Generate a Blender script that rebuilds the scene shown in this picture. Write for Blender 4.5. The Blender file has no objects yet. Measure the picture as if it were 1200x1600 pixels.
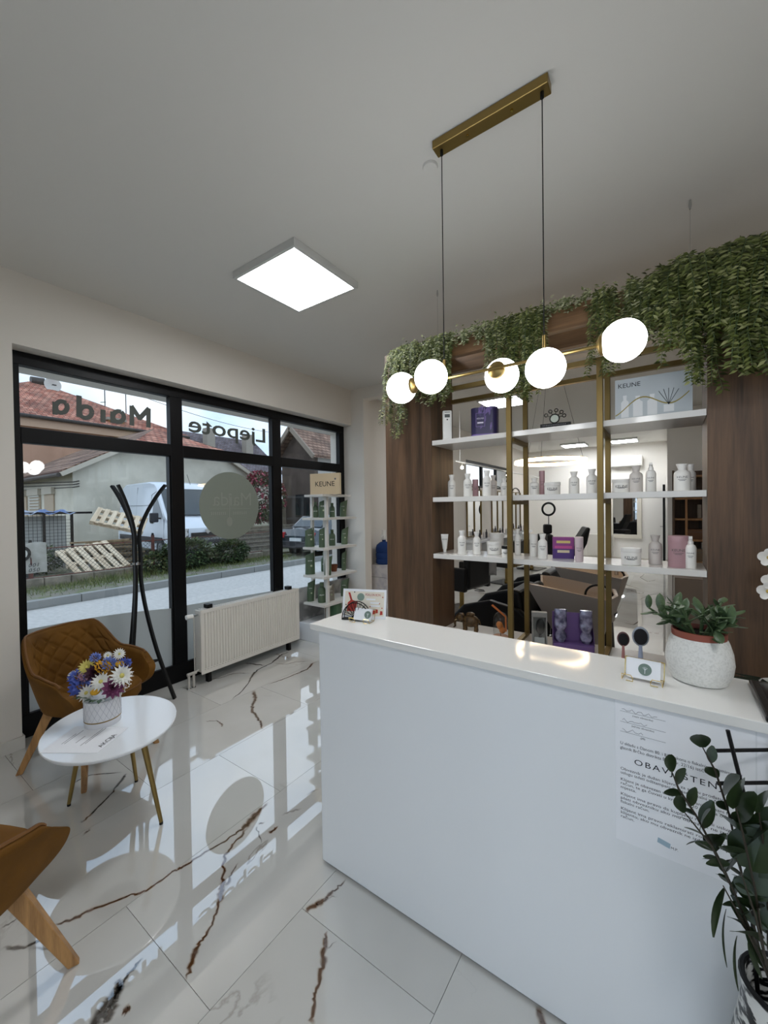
import bpy, bmesh, math, random
from mathutils import Vector, Matrix
random.seed(7)
SC = bpy.context.scene
COL = SC.collection
PI = math.pi

# ------------------------------------------------------------------ camera
FPX, YAW, PITCH, ROLL, EYE = 629.735, .613058, -.0138130, -.0138633, 1.615
def _basis():
    ca, sa = math.cos(YAW), math.sin(YAW)
    r = Vector((ca, sa, 0)); f = Vector((-sa, ca, 0)); u = Vector((0, 0, 1))
    f2 = f*math.cos(PITCH) + u*math.sin(PITCH); u2 = u*math.cos(PITCH) - f*math.sin(PITCH)
    r2 = r*math.cos(ROLL) + u2*math.sin(ROLL); u3 = u2*math.cos(ROLL) - r*math.sin(ROLL)
    return r2, u3, f2
CR, CU, CF = _basis()
CP = Vector((0, 0, EYE))
cam = bpy.data.cameras.new('camera'); camo = bpy.data.objects.new('camera', cam); COL.objects.link(camo)
m = Matrix((CR, CU, -CF)).transposed().to_4x4(); m.translation = CP
camo.matrix_world = m
cam.lens = FPX/1600*36; cam.sensor_width = 36; cam.clip_start = .02; cam.clip_end = 300
SC.camera = camo

# points of the place measured from the photograph, each at its own plane
def ray(u, v): return CR*((u-600)/FPX) - CU*((v-800)/FPX) + CF
def atz(u, v, z=0): d = ray(u, v); return CP + d*((z-EYE)/d.z)
def atx(u, v, x): d = ray(u, v); return CP + d*(x/d.x)
def aty(u, v, y): d = ray(u, v); return CP + d*(y/d.y)

# ------------------------------------------------------------------ world, exposure
def world():
    w = bpy.data.worlds.new('overcast_sky'); SC.world = w; w.use_nodes = True
    n = w.node_tree.nodes; l = w.node_tree.links; n.clear()
    tc = n.new('ShaderNodeTexCoord'); mp = n.new('ShaderNodeMapping'); mp.inputs['Scale'].default_value = (1.2, 1.2, 3.0)
    nz = n.new('ShaderNodeTexNoise'); nz.inputs['Scale'].default_value = 2.2; nz.inputs['Detail'].default_value = 5; nz.inputs['Roughness'].default_value = .55
    rp = n.new('ShaderNodeValToRGB'); rp.color_ramp.elements[0].position = .36; rp.color_ramp.elements[1].position = .62
    rp.color_ramp.elements[0].color = (.38, .53, .74, 1); rp.color_ramp.elements[1].color = (.74, .82, .91, 1)
    bg = n.new('ShaderNodeBackground'); bg.inputs['Strength'].default_value = SKY
    o = n.new('ShaderNodeOutputWorld')
    l.new(tc.outputs['Generated'], mp.inputs['Vector']); l.new(mp.outputs[0], nz.inputs['Vector'])
    l.new(nz.outputs['Fac'], rp.inputs['Fac']); l.new(rp.outputs[0], bg.inputs[0]); l.new(bg.outputs[0], o.inputs[0])
SKY = .85
LED, GLOBE, RINGL = 12.0, 6.0, 6.0       # radiance of the lamps in the rooms
world()
vs = SC.view_settings
vs.view_transform = 'Standard'; vs.look = 'None'; vs.gamma = 1; vs.exposure = 1.15
try: vs.use_curve_mapping = False
except Exception: pass
SC.cycles.use_denoising = True
SC.cycles.max_bounces = 10; SC.cycles.diffuse_bounces = 5; SC.cycles.glossy_bounces = 5
SC.cycles.transparent_max_bounces = 24; SC.cycles.transmission_bounces = 6
SC.cycles.caustics_reflective = False; SC.cycles.caustics_refractive = False
SC.cycles.sample_clamp_indirect = 6.0

# ------------------------------------------------------------------ materials
def lin(c):
    return c/12.92 if c <= .04045 else ((c+.055)/1.055)**2.4
def rgb(h):
    h = h.lstrip('#'); return tuple(lin(int(h[i:i+2], 16)/255) for i in (0, 2, 4)) + (1,)
_M = {}
def M(name, col='#ffffff', rough=.5, metal=0., spec=.5, emit=None, estr=0., coat=0., sheen=0., noise=None, bump=None, alpha=None, trans=0., stretch=(1, 1, 1), ior=None):
    """noise=(scale, other colour, contrast lo, hi); bump=(scale, strength)"""
    if name in _M: return _M[name]
    m = bpy.data.materials.new(name); m.use_nodes = True
    n = m.node_tree.nodes; l = m.node_tree.links
    b = n['Principled BSDF']; c = rgb(col) if isinstance(col, str) else col
    b.inputs['Base Color'].default_value = c; m.diffuse_color = c
    b.inputs['Roughness'].default_value = rough; b.inputs['Metallic'].default_value = metal
    b.inputs['Specular IOR Level'].default_value = spec
    b.inputs['Coat Weight'].default_value = coat; b.inputs['Coat Roughness'].default_value = .05
    if sheen: b.inputs['Sheen Weight'].default_value = sheen; b.inputs['Sheen Roughness'].default_value = .4; b.inputs['Sheen Tint'].default_value = c
    if trans: b.inputs['Transmission Weight'].default_value = trans
    if ior: b.inputs['IOR'].default_value = ior
    if emit: b.inputs['Emission Color'].default_value = rgb(emit); b.inputs['Emission Strength'].default_value = estr
    if noise or bump:
        tc = n.new('ShaderNodeTexCoord'); mp = n.new('ShaderNodeMapping'); mp.inputs['Scale'].default_value = stretch
        l.new(tc.outputs['Object'], mp.inputs[0])
    if noise:
        nz = n.new('ShaderNodeTexNoise'); nz.inputs['Scale'].default_value = noise[0]; nz.inputs['Detail'].default_value = 6
        l.new(mp.outputs[0], nz.inputs['Vector'])
        rp = n.new('ShaderNodeValToRGB'); rp.color_ramp.elements[0].position = noise[2] if len(noise) > 2 else .35
        rp.color_ramp.elements[1].position = noise[3] if len(noise) > 3 else .65
        rp.color_ramp.elements[0].color = c; rp.color_ramp.elements[1].color = rgb(noise[1])
        l.new(nz.outputs['Fac'], rp.inputs[0]); l.new(rp.outputs[0], b.inputs['Base Color'])
    if bump:
        nb = n.new('ShaderNodeTexNoise'); nb.inputs['Scale'].default_value = bump[0]; nb.inputs['Detail'].default_value = 4
        l.new(mp.outputs[0], nb.inputs['Vector'])
        bp = n.new('ShaderNodeBump'); bp.inputs['Strength'].default_value = bump[1]; bp.inputs['Distance'].default_value = .01
        l.new(nb.outputs['Fac'], bp.inputs['Height']); l.new(bp.outputs[0], b.inputs['Normal'])
    _M[name] = m
    return m

def glass_mat(name, tint=(.975, .98, .975), base=.05, rough=0.0):
    """clear pane: see-through with a mirror share that grows towards grazing angles"""
    if name in _M: return _M[name]
    m = bpy.data.materials.new(name); m.use_nodes = True
    n = m.node_tree.nodes; l = m.node_tree.links; n.clear()
    o = n.new('ShaderNodeOutputMaterial'); mx = n.new('ShaderNodeMixShader')
    t = n.new('ShaderNodeBsdfTransparent'); t.inputs[0].default_value = (*tint, 1)
    g = n.new('ShaderNodeBsdfGlossy'); g.inputs['Roughness'].default_value = rough
    lw = n.new('ShaderNodeLayerWeight'); lw.inputs['Blend'].default_value = .5
    p = n.new('ShaderNodeMath'); p.operation = 'POWER'; p.inputs[1].default_value = 5
    a = n.new('ShaderNodeMath'); a.operation = 'MULTIPLY_ADD'; a.inputs[1].default_value = 1-base; a.inputs[2].default_value = base
    l.new(lw.outputs['Facing'], p.inputs[0]); l.new(p.outputs[0], a.inputs[0]); l.new(a.outputs[0], mx.inputs[0])
    l.new(t.outputs[0], mx.inputs[1]); l.new(g.outputs[0], mx.inputs[2]); l.new(mx.outputs[0], o.inputs[0])
    _M[name] = m
    return m

def emit_mat(name, col, strength):
    if name in _M: return _M[name]
    m = bpy.data.materials.new(name); m.use_nodes = True
    n = m.node_tree.nodes; l = m.node_tree.links; n.clear()
    o = n.new('ShaderNodeOutputMaterial'); e = n.new('ShaderNodeEmission'); e.inputs[0].default_value = rgb(col); e.inputs[1].default_value = strength
    l.new(e.outputs[0], o.inputs[0]); _M[name] = m
    return m

def wood_mat(name, dark, light, rough=.45, sc=1.0, axis='z'):
    if name in _M: return _M[name]
    m = bpy.data.materials.new(name); m.use_nodes = True
    n = m.node_tree.nodes; l = m.node_tree.links; b = n['Principled BSDF']
    b.inputs['Roughness'].default_value = rough
    tc = n.new('ShaderNodeTexCoord'); mp = n.new('ShaderNodeMapping')
    s = {'z': (1, 1, .06), 'x': (.06, 1, 1), 'y': (1, .06, 1)}[axis]
    mp.inputs['Scale'].default_value = tuple(v*sc for v in s)
    l.new(tc.outputs['Object'], mp.inputs[0])
    a = n.new('ShaderNodeTexNoise'); a.inputs['Scale'].default_value = 14; a.inputs['Detail'].default_value = 7; a.inputs['Distortion'].default_value = .6
    f = n.new('ShaderNodeTexNoise'); f.inputs['Scale'].default_value = 110; f.inputs['Detail'].default_value = 3
    l.new(mp.outputs[0], a.inputs['Vector']); l.new(mp.outputs[0], f.inputs['Vector'])
    mx = n.new('ShaderNodeMath'); mx.operation = 'MULTIPLY_ADD'; mx.inputs[1].default_value = .35
    l.new(f.outputs['Fac'], mx.inputs[0]); l.new(a.outputs['Fac'], mx.inputs[2])
    rp = n.new('ShaderNodeValToRGB'); rp.color_ramp.elements[0].position = .45; rp.color_ramp.elements[1].position = .85
    rp.color_ramp.elements[0].color = rgb(dark); rp.color_ramp.elements[1].color = rgb(light)
    l.new(mx.outputs[0], rp.inputs[0]); l.new(rp.outputs[0], b.inputs['Base Color'])
    bp = n.new('ShaderNodeBump'); bp.inputs['Strength'].default_value = .12; bp.inputs['Distance'].default_value = .004
    l.new(mx.outputs[0], bp.inputs['Height']); l.new(bp.outputs[0], b.inputs['Normal'])
    _M[name] = m
    return m

def attr_mat(name, rough=.5, spec=.5, attr='col', sheen=0., metal=0.):
    """base colour from the mesh's own colour attribute (pieces of different colours)"""
    if name in _M: return _M[name]
    m = bpy.data.materials.new(name); m.use_nodes = True
    n = m.node_tree.nodes; l = m.node_tree.links; b = n['Principled BSDF']
    a = n.new('ShaderNodeAttribute'); a.attribute_name = attr
    l.new(a.outputs['Color'], b.inputs['Base Color']); b.inputs['Roughness'].default_value = rough
    b.inputs['Specular IOR Level'].default_value = spec; b.inputs['Metallic'].default_value = metal
    if sheen: b.inputs['Sheen Weight'].default_value = sheen
    _M[name] = m
    return m

# ------------------------------------------------------------------ mesh helper
class MB:
    def __init__(s): s.v = []; s.f = []; s.c = []
    def add(s, vs, fs, col=None):
        o = len(s.v); s.v += [tuple(v) for v in vs]
        for f in fs: s.f.append(tuple(i+o for i in f)); s.c.append(col)
        return s
    def box(s, x0, y0, z0, x1, y1, z1, col=None):
        v = [(x0, y0, z0), (x1, y0, z0), (x1, y1, z0), (x0, y1, z0), (x0, y0, z1), (x1, y0, z1), (x1, y1, z1), (x0, y1, z1)]
        return s.add(v, [(3, 2, 1, 0), (4, 5, 6, 7), (0, 1, 5, 4), (1, 2, 6, 5), (2, 3, 7, 6), (3, 0, 4, 7)], col)
    def obox(s, c, sz, rot=None, col=None):
        c = Vector(c); h = [k/2 for k in sz]; R = rot or Matrix.Identity(3)
        v = [c + R @ Vector((a*h[0], b*h[1], d*h[2])) for d in (-1, 1) for a, b in ((-1, -1), (1, -1), (1, 1), (-1, 1))]
        return s.add(v, [(3, 2, 1, 0), (4, 5, 6, 7), (0, 1, 5, 4), (1, 2, 6, 5), (2, 3, 7, 6), (3, 0, 4, 7)], col)
    def bar(s, p, q, w, h, up=(0, 0, 1), col=None):
        """rectangular bar from p to q; w across, h along up"""
        p = Vector(p); q = Vector(q); d = (q-p).normalized(); u = Vector(up)
        sd = d.cross(u)
        if sd.length < 1e-4: sd = d.cross(Vector((1, 0, 0)))
        sd.normalize(); uu = sd.cross(d).normalized()
        v = []
        for e in (p, q): v += [e - sd*w/2 - uu*h/2, e + sd*w/2 - uu*h/2, e + sd*w/2 + uu*h/2, e - sd*w/2 + uu*h/2]
        return s.add(v, [(3, 2, 1, 0), (4, 5, 6, 7), (0, 1, 5, 4), (1, 2, 6, 5), (2, 3, 7, 6), (3, 0, 4, 7)], col)
    def tube(s, path, r, n=8, caps=True, col=None, closed=False, flat=None):
        """tube along a path; r a number or list; flat=(w,h) ratio for an elliptic section"""
        P = [Vector(p) for p in path]; k = len(P)
        rs = r if isinstance(r, (list, tuple)) else [r]*k
        rings = []; prev = None
        for i in range(k):
            if closed: t = P[(i+1) % k] - P[(i-1) % k]
            else: t = P[min(i+1, k-1)] - P[max(i-1, 0)]
            if t.length < 1e-9: t = Vector((0, 0, 1))
            t.normalize()
            if prev is None:
                a = Vector((0, 0, 1)) if abs(t.z) < .9 else Vector((1, 0, 0))
                x = t.cross(a).normalized()
            else:
                x = prev - t*prev.dot(t)
                x = x.normalized() if x.length > 1e-6 else t.orthogonal().normalized()
            y = t.cross(x); prev = x
            fw, fh = flat or (1, 1)
            rings.append([P[i] + x*(math.cos(a)*rs[i]*fw) + y*(math.sin(a)*rs[i]*fh) for a in [2*PI*j/n for j in range(n)]])
        o = [v for rg in rings for v in rg]; f = []
        for i in range(k if closed else k-1):
            i2 = (i+1) % k
            for j in range(n): f.append((i*n+j, i*n+(j+1) % n, i2*n+(j+1) % n, i2*n+j))
        if caps and not closed: f.append(tuple(range(n-1, -1, -1))); f.append(tuple((k-1)*n+j for j in range(n)))
        return s.add(o, f, col)
    def lathe(s, prof, n=24, c=(0, 0, 0), axis='z', cap=True, col=None, sx=1, sy=1):
        """prof: list of (r, h) from bottom to top"""
        c = Vector(c); o = []; f = []
        for r, h in prof:
            for j in range(n):
                a = 2*PI*j/n; x, y = r*math.cos(a)*sx, r*math.sin(a)*sy
                o.append(c + Vector({'z': (x, y, h), 'x': (h, x, y), 'y': (y, h, x)}[axis]))
        k = len(prof)
        for i in range(k-1):
            for j in range(n): f.append((i*n+j, i*n+(j+1) % n, (i+1)*n+(j+1) % n, (i+1)*n+j))
        if cap:
            f.append(tuple(range(n-1, -1, -1))); f.append(tuple((k-1)*n+j for j in range(n)))
        return s.add(o, f, col)
    def sphere(s, c, r, n=20, m=12, col=None, sc=(1, 1, 1)):
        c = Vector(c); o = [c + Vector((0, 0, -r*sc[2]))]; f = []
        for i in range(1, m):
            ph = -PI/2 + PI*i/m
            for j in range(n):
                a = 2*PI*j/n
                o.append(c + Vector((r*math.cos(ph)*math.cos(a)*sc[0], r*math.cos(ph)*math.sin(a)*sc[1], r*math.sin(ph)*sc[2])))
        o.append(c + Vector((0, 0, r*sc[2]))); t = len(o)-1
        for j in range(n): f.append((0, 1+(j+1) % n, 1+j)); f.append((t, 1+(m-2)*n+j, 1+(m-2)*n+(j+1) % n))
        for i in range(m-2):
            for j in range(n): f.append((1+i*n+j, 1+i*n+(j+1) % n, 1+(i+1)*n+(j+1) % n, 1+(i+1)*n+j))
        return s.add(o, f, col)
    def prism(s, poly, vec, col=None):
        """polygon (list of 3-D points) pushed along vec"""
        P = [Vector(p) for p in poly]; V = Vector(vec); n = len(P)
        f = [tuple(range(n-1, -1, -1)), tuple(range(n, 2*n))]
        for i in range(n): f.append((i, (i+1) % n, n+(i+1) % n, n+i))
        return s.add(P + [p+V for p in P], f, col)
    def grid(s, rows, col=None, closed=False):
        n = len(rows[0]); o = [p for r in rows for p in r]; f = []
        for i in range(len(rows)-1):
            for j in range(n if closed else n-1): f.append((i*n+j, i*n+(j+1) % n, (i+1)*n+(j+1) % n, (i+1)*n+j))
        return s.add(o, f, col)
    def leaf(s, p, d, nrm, L, W, col=None, bend=.15):
        p = Vector(p); d = Vector(d).normalized(); nn = Vector(nrm); sd = d.cross(nn)
        if sd.length < 1e-4: sd = d.orthogonal()
        sd.normalize(); nn = sd.cross(d)
        a = p + d*L*.45 - nn*bend*L*.3; t = p + d*L - nn*bend*L
        return s.add([p, a + sd*W/2 + nn*W*.12, t, a - sd*W/2 + nn*W*.12, a], [(0, 4, 1), (4, 2, 1), (0, 3, 4), (4, 3, 2)], col)
    def petal(s, p, d, nrm, L, W, col=None, cup=.15):
        p = Vector(p); d = Vector(d).normalized(); sd = d.cross(Vector(nrm)).normalized(); nn = sd.cross(d); v = [p]
        for i in range(9):
            a = PI*i/8; v.append(p + d*(L*(.55 - .45*math.cos(a))) + sd*(W/2*math.sin(a)**.8) + nn*(cup*W*math.sin(a)))
        for i in range(7, 0, -1):
            a = PI*i/8; v.append(p + d*(L*(.55 - .45*math.cos(a))) - sd*(W/2*math.sin(a)**.8) + nn*(cup*W*math.sin(a)))
        m = p + d*L*.55; v.append(m); k = len(v)-1
        return s.add(v, [(k, i, i+1) for i in range(1, k-1)] + [(k, k-1, 1)], col)
    def mesh(s, name, smooth=False, angle=40):
        me = bpy.data.meshes.new(name); me.from_pydata([tuple(v) for v in s.v], [], s.f)
        if any(c is not None for c in s.c):
            at = me.color_attributes.new('col', 'FLOAT_COLOR', 'CORNER'); li = 0; buf = []
            for f, c in zip(s.f, s.c):
                cc = rgb(c) if isinstance(c, str) else (c or (1, 1, 1, 1))
                for _ in f: buf += cc
            at.data.foreach_set('color', buf)
        if smooth:
            me.polygons.foreach_set('use_smooth', [True]*len(me.polygons))
            try: me.set_sharp_from_angle(angle=math.radians(angle))
            except Exception: pass
        me.update()
        return me
    def build(s, name, mat, parent=None, smooth=False, bevel=0, seg=2, angle=40, fixn=True):
        me = s.mesh(name, smooth, angle)
        if fixn:
            bm = bmesh.new(); bm.from_mesh(me); bmesh.ops.recalc_face_normals(bm, faces=bm.faces); bm.to_mesh(me); bm.free()
        o = link(name, me, mat, parent)
        if bevel:
            b = o.modifiers.new('bevel', 'BEVEL'); b.width = bevel; b.segments = seg; b.limit_method = 'ANGLE'; b.angle_limit = math.radians(50)
            b.harden_normals = False
        return o

def link(name, me, mat=None, parent=None):
    o = bpy.data.objects.new(name, me); COL.objects.link(o)
    if mat is not None and not me.materials: me.materials.append(mat)
    if parent is not None: o.parent = parent
    return o
def tag(o, label=None, cat=None, group=None, kind=None):
    if label: o['label'] = label
    if cat: o['category'] = cat
    if group: o['group'] = group
    if kind: o['kind'] = kind
    return o
def thing(name, label, cat, loc=(0, 0, 0), rotz=0., group=None):
    o = bpy.data.objects.new(name, None); COL.objects.link(o); o.empty_display_size = .1
    o.location = loc; o.rotation_euler = (0, 0, rotz)
    return tag(o, label, cat, group)
def struct(o, label=None, cat=None): return tag(o, label, cat, kind='structure')
def copy_tree(o, parent=None):
    c = o.copy(); COL.objects.link(c); c.parent = parent
    for ch in list(o.children): copy_tree(ch, c)
    return c
def piece(name, me, mat, parent, loc=(0, 0, 0), rot=None, scale=None):
    o = link(name, me, mat, parent); o.location = loc
    if rot is not None: o.rotation_euler = rot
    if scale is not None: o.scale = scale
    return o

_T = {}
def text_mesh(s, size, depth=0., align='CENTER', space=1., shear=0., bold=0.):
    k = (s, size, depth, align, space, shear, bold)
    if k in _T: return _T[k]
    cu = bpy.data.curves.new('lettering', 'FONT'); cu.body = s; cu.size = size; cu.extrude = depth; cu.align_x = align; cu.align_y = 'CENTER'
    cu.space_character = space; cu.shear = shear; cu.offset = bold; cu.resolution_u = 3
    ob = bpy.data.objects.new('lettering', cu); COL.objects.link(ob)
    dg = bpy.context.evaluated_depsgraph_get(); dg.update()
    me = bpy.data.meshes.new_from_object(ob.evaluated_get(dg)); bpy.data.objects.remove(ob)
    _T[k] = [tuple(v.co) for v in me.vertices], [tuple(p.vertices) for p in me.polygons]
    bpy.data.meshes.remove(me)
    return _T[k]
def lettering(s, size, o, xd, yd, mat, parent=None, depth=.0, align='CENTER', name='lettering', wrap=None, space=1., off=.0006, shear=0.):
    """flat print: text in the plane (o, xd, yd); wrap = radius of an upright cylinder it is printed on (o then is the axis point)"""
    v, f = text_mesh(s, size, depth, align, space, shear); o = Vector(o); xd = Vector(xd).normalized(); yd = Vector(yd).normalized(); nd = xd.cross(yd)
    if wrap:
        pts = []
        for x, y, z in v:
            a = x/wrap; pts.append(o + (nd*math.cos(a) + xd*math.sin(a))*(wrap+off+z) + yd*y)
    else: pts = [o + xd*x + yd*y + nd*(z+off) for x, y, z in v]
    return MB().add(pts, f).build(name, mat, parent, fixn=False)

# ------------------------------------------------------------------ shared materials
WALLP = M('wall_paint', '#ddd7ce', .75, spec=.25, bump=(60, .02))
CEILP = M('ceiling_paint', '#d8d6d1', .85, spec=.2)
SALONP = M('salon_wall_paint', '#efece6', .75, spec=.25)
BLACKF = M('black_anodised_frame', '#08080a', .42, spec=.22)
BLACK = M('matte_black', '#070708', .5, spec=.3)
BLACKL = M('black_leatherette', '#08080a', .42, spec=.3, bump=(180, .05))
WHITEL = M('white_lacquer', '#e4e7ea', .12, spec=.5)
WHITEP = M('white_plastic', '#e8e7e3', .3)
WHITEM = M('white_enamel', '#dfdbd3', .35)
GOLD = M('brushed_gold', '#97804f', .36, metal=1.)
GOLDF = M('gold_paint_frame', '#7d693d', .45, metal=.65)
GOLDW = M('bright_gold_wire', '#d9bd72', .22, metal=1.)
CHROME = M('chrome', '#c9cbcc', .15, metal=1.)
WALNUT = wood_mat('walnut_laminate', '#35261a', '#664c35', .5, 1.0)
WALNUTX = wood_mat('walnut_beam', '#5a4028', '#8f6c49', .5, 1.0, 'x')
OAK = wood_mat('oak_leg', '#8a6237', '#b98b55', .45, 3.0)
PAPER = M('paper', '#eceef2', .7, spec=.2)
INK = M('print_black', '#23252b', .7, spec=.2)
INKG = M('print_grey', '#6f7075', .7, spec=.2)
GLASS = glass_mat('window_glass')
CLEAR = glass_mat('clear_glass', (.95, .96, .95), .06)
MIRROR = M('mirror_silver', '#e6e8e8', .02, metal=1.)

# ------------------------------------------------------------------ floor
def marble_mat():
    m = bpy.data.materials.new('polished_marble_tile'); m.use_nodes = True
    n = m.node_tree.nodes; l = m.node_tree.links; b = n['Principled BSDF']
    b.inputs['Roughness'].default_value = .012; b.inputs['Specular IOR Level'].default_value = .95; b.inputs['IOR'].default_value = 2.0
    tc = n.new('ShaderNodeTexCoord'); oi = n.new('ShaderNodeObjectInfo')
    sc = n.new('ShaderNodeVectorMath'); sc.operation = 'SCALE'; sc.inputs['Scale'].default_value = 60
    cb = n.new('ShaderNodeCombineXYZ'); l.new(oi.outputs['Random'], cb.inputs[0]); l.new(oi.outputs['Random'], cb.inputs[1]); l.new(oi.outputs['Random'], cb.inputs[2])
    l.new(cb.outputs[0], sc.inputs[0])
    ad = n.new('ShaderNodeVectorMath'); l.new(tc.outputs['Object'], ad.inputs[0]); l.new(sc.outputs[0], ad.inputs[1])
    cl = n.new('ShaderNodeTexNoise'); cl.inputs['Scale'].default_value = 1.6; cl.inputs['Detail'].default_value = 3
    l.new(ad.outputs[0], cl.inputs['Vector'])
    r1 = n.new('ShaderNodeValToRGB'); r1.color_ramp.elements[0].color = rgb('#c4c2bc'); r1.color_ramp.elements[1].color = rgb('#cfcec9')
    r1.color_ramp.elements[0].position = .35; r1.color_ramp.elements[1].position = .6
    l.new(cl.outputs['Fac'], r1.inputs[0])
    vn = n.new('ShaderNodeTexNoise'); vn.inputs['Scale'].default_value = 1.15; vn.inputs['Detail'].default_value = 7; vn.inputs['Roughness'].default_value = .52; vn.inputs['Distortion'].default_value = .9
    l.new(ad.outputs[0], vn.inputs['Vector'])
    s = n.new('ShaderNodeMath'); s.operation = 'SUBTRACT'; s.inputs[1].default_value = .5; l.new(vn.outputs['Fac'], s.inputs[0])
    a = n.new('ShaderNodeMath'); a.operation = 'ABSOLUTE'; l.new(s.outputs[0], a.inputs[0])
    mr = n.new('ShaderNodeMapRange'); mr.inputs['From Min'].default_value = .0; mr.inputs['From Max'].default_value = .006; mr.inputs['To Min'].default_value = 1; mr.inputs['To Max'].default_value = 0
    l.new(a.outputs[0], mr.inputs[0])
    mk = n.new('ShaderNodeTexNoise'); mk.inputs['Scale'].default_value = 1.3; mk.inputs['Detail'].default_value = 1
    l.new(ad.outputs[0], mk.inputs['Vector'])
    mm = n.new('ShaderNodeMapRange'); mm.inputs['From Min'].default_value = .56; mm.inputs['From Max'].default_value = .72; mm.inputs['To Max'].default_value = .75
    l.new(mk.outputs['Fac'], mm.inputs[0])
    mu = n.new('ShaderNodeMath'); mu.operation = 'MULTIPLY'; l.new(mr.outputs[0], mu.inputs[0]); l.new(mm.outputs[0], mu.inputs[1])
    mx = n.new('ShaderNodeMix'); mx.data_type = 'RGBA'; l.new(mu.outputs[0], mx.inputs[0]); l.new(r1.outputs[0], mx.inputs[6]); mx.inputs[7].default_value = rgb('#77685a')
    l.new(mx.outputs[2], b.inputs['Base Color'])
    return m
MARBLE = marble_mat()
GROUT = M('tile_grout', '#8f8d88', .8)
XW, XG, YB_, CEIL, YFAR, XR = -3.605, -3.74, 4.36, 3.24, 13.0, 1.6
YN = -1.3
fl = struct(MB().box(-4.0, YN-.2, -.15, XR+.2, YFAR+.2, -.005).build('floor', GROUT), 'polished white marble tile floor with brown veins', 'floor')
_tm = {}
def tile(x0, y0, x1, y1):
    g = .0012; w, h = round(x1-x0-2*g, 3), round(y1-y0-2*g, 3)
    if w < .02 or h < .02: return
    if (w, h) not in _tm: _tm[w, h] = MB().box(-w/2, -h/2, -.009, w/2, h/2, 0).mesh('floor_tile')
    piece('floor_tile', _tm[w, h], MARBLE, fl, ((x0+x1)/2, (y0+y1)/2, 0))
for i in range(-6, 5):
    x0 = -.611 + .6*i; x1 = x0 + .6
    off = 1.108 + .4*(i+1)
    j0 = math.floor((YN - off)/1.2)
    for j in range(j0, j0 + 14):
        y0 = off + 1.2*j; y1 = y0 + 1.2
        a, b_, c, d = max(x0, -3.74), max(y0, YN), min(x1, XR), min(y1, YFAR)
        if a >= c or b_ >= d: continue
        if b_ >= 8.6 and a > -.01: continue
        tile(a, b_, c, d)
# the large veins of the tiles in view: flat print with its own shape, lying in the tile faces
def vein_mat():
    m = bpy.data.materials.new('marble_vein_print'); m.use_nodes = True
    n = m.node_tree.nodes; l = m.node_tree.links; b = n['Principled BSDF']; o = n['Material Output']
    b.inputs['Roughness'].default_value = .012; b.inputs['Specular IOR Level'].default_value = .95; b.inputs['IOR'].default_value = 2.0
    at = n.new('ShaderNodeAttribute'); at.attribute_name = 'col'
    sp = n.new('ShaderNodeSeparateColor'); l.new(at.outputs['Color'], sp.inputs[0])
    tc = n.new('ShaderNodeTexCoord'); nz = n.new('ShaderNodeTexNoise'); nz.inputs['Scale'].default_value = 38; nz.inputs['Detail'].default_value = 4
    l.new(tc.outputs['Object'], nz.inputs['Vector'])
    ma = n.new('ShaderNodeMapRange'); ma.inputs['From Min'].default_value = .3; ma.inputs['From Max'].default_value = .6; ma.inputs['To Min'].default_value = .7
    l.new(nz.outputs['Fac'], ma.inputs[0])
    pw = n.new('ShaderNodeMath'); pw.operation = 'POWER'; pw.inputs[1].default_value = 1.6; l.new(sp.outputs[0], pw.inputs[0])
    al = n.new('ShaderNodeMath'); al.operation = 'MULTIPLY'; l.new(pw.outputs[0], al.inputs[0]); l.new(ma.outputs[0], al.inputs[1])
    al2 = n.new('ShaderNodeMath'); al2.operation = 'MULTIPLY'; l.new(al.outputs[0], al2.inputs[0]); l.new(sp.outputs[2], al2.inputs[1])
    rp = n.new('ShaderNodeValToRGB'); e = rp.color_ramp.elements
    e[0].position = .25; e[0].color = rgb('#b39468'); e[1].position = 1.0; e[1].color = rgb('#5a3a20')
    e2 = rp.color_ramp.elements.new(.6); e2.color = rgb('#8a5f36')
    l.new(sp.outputs[0], rp.inputs[0])
    mx = n.new('ShaderNodeMix'); mx.data_type = 'RGBA'; l.new(sp.outputs[1], mx.inputs[0]); mx.inputs[6].default_value = rgb('#4b4640'); l.new(rp.outputs[0], mx.inputs[7])
    l.new(mx.outputs[2], b.inputs['Base Color'])
    tr = n.new('ShaderNodeBsdfTransparent'); ms = n.new('ShaderNodeMixShader')
    l.new(al2.outputs[0], ms.inputs[0]); l.new(tr.outputs[0], ms.inputs[1]); l.new(b.outputs[0], ms.inputs[2]); l.new(ms.outputs[0], o.inputs[0])
    return m
VEINM = vein_mat()
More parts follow.
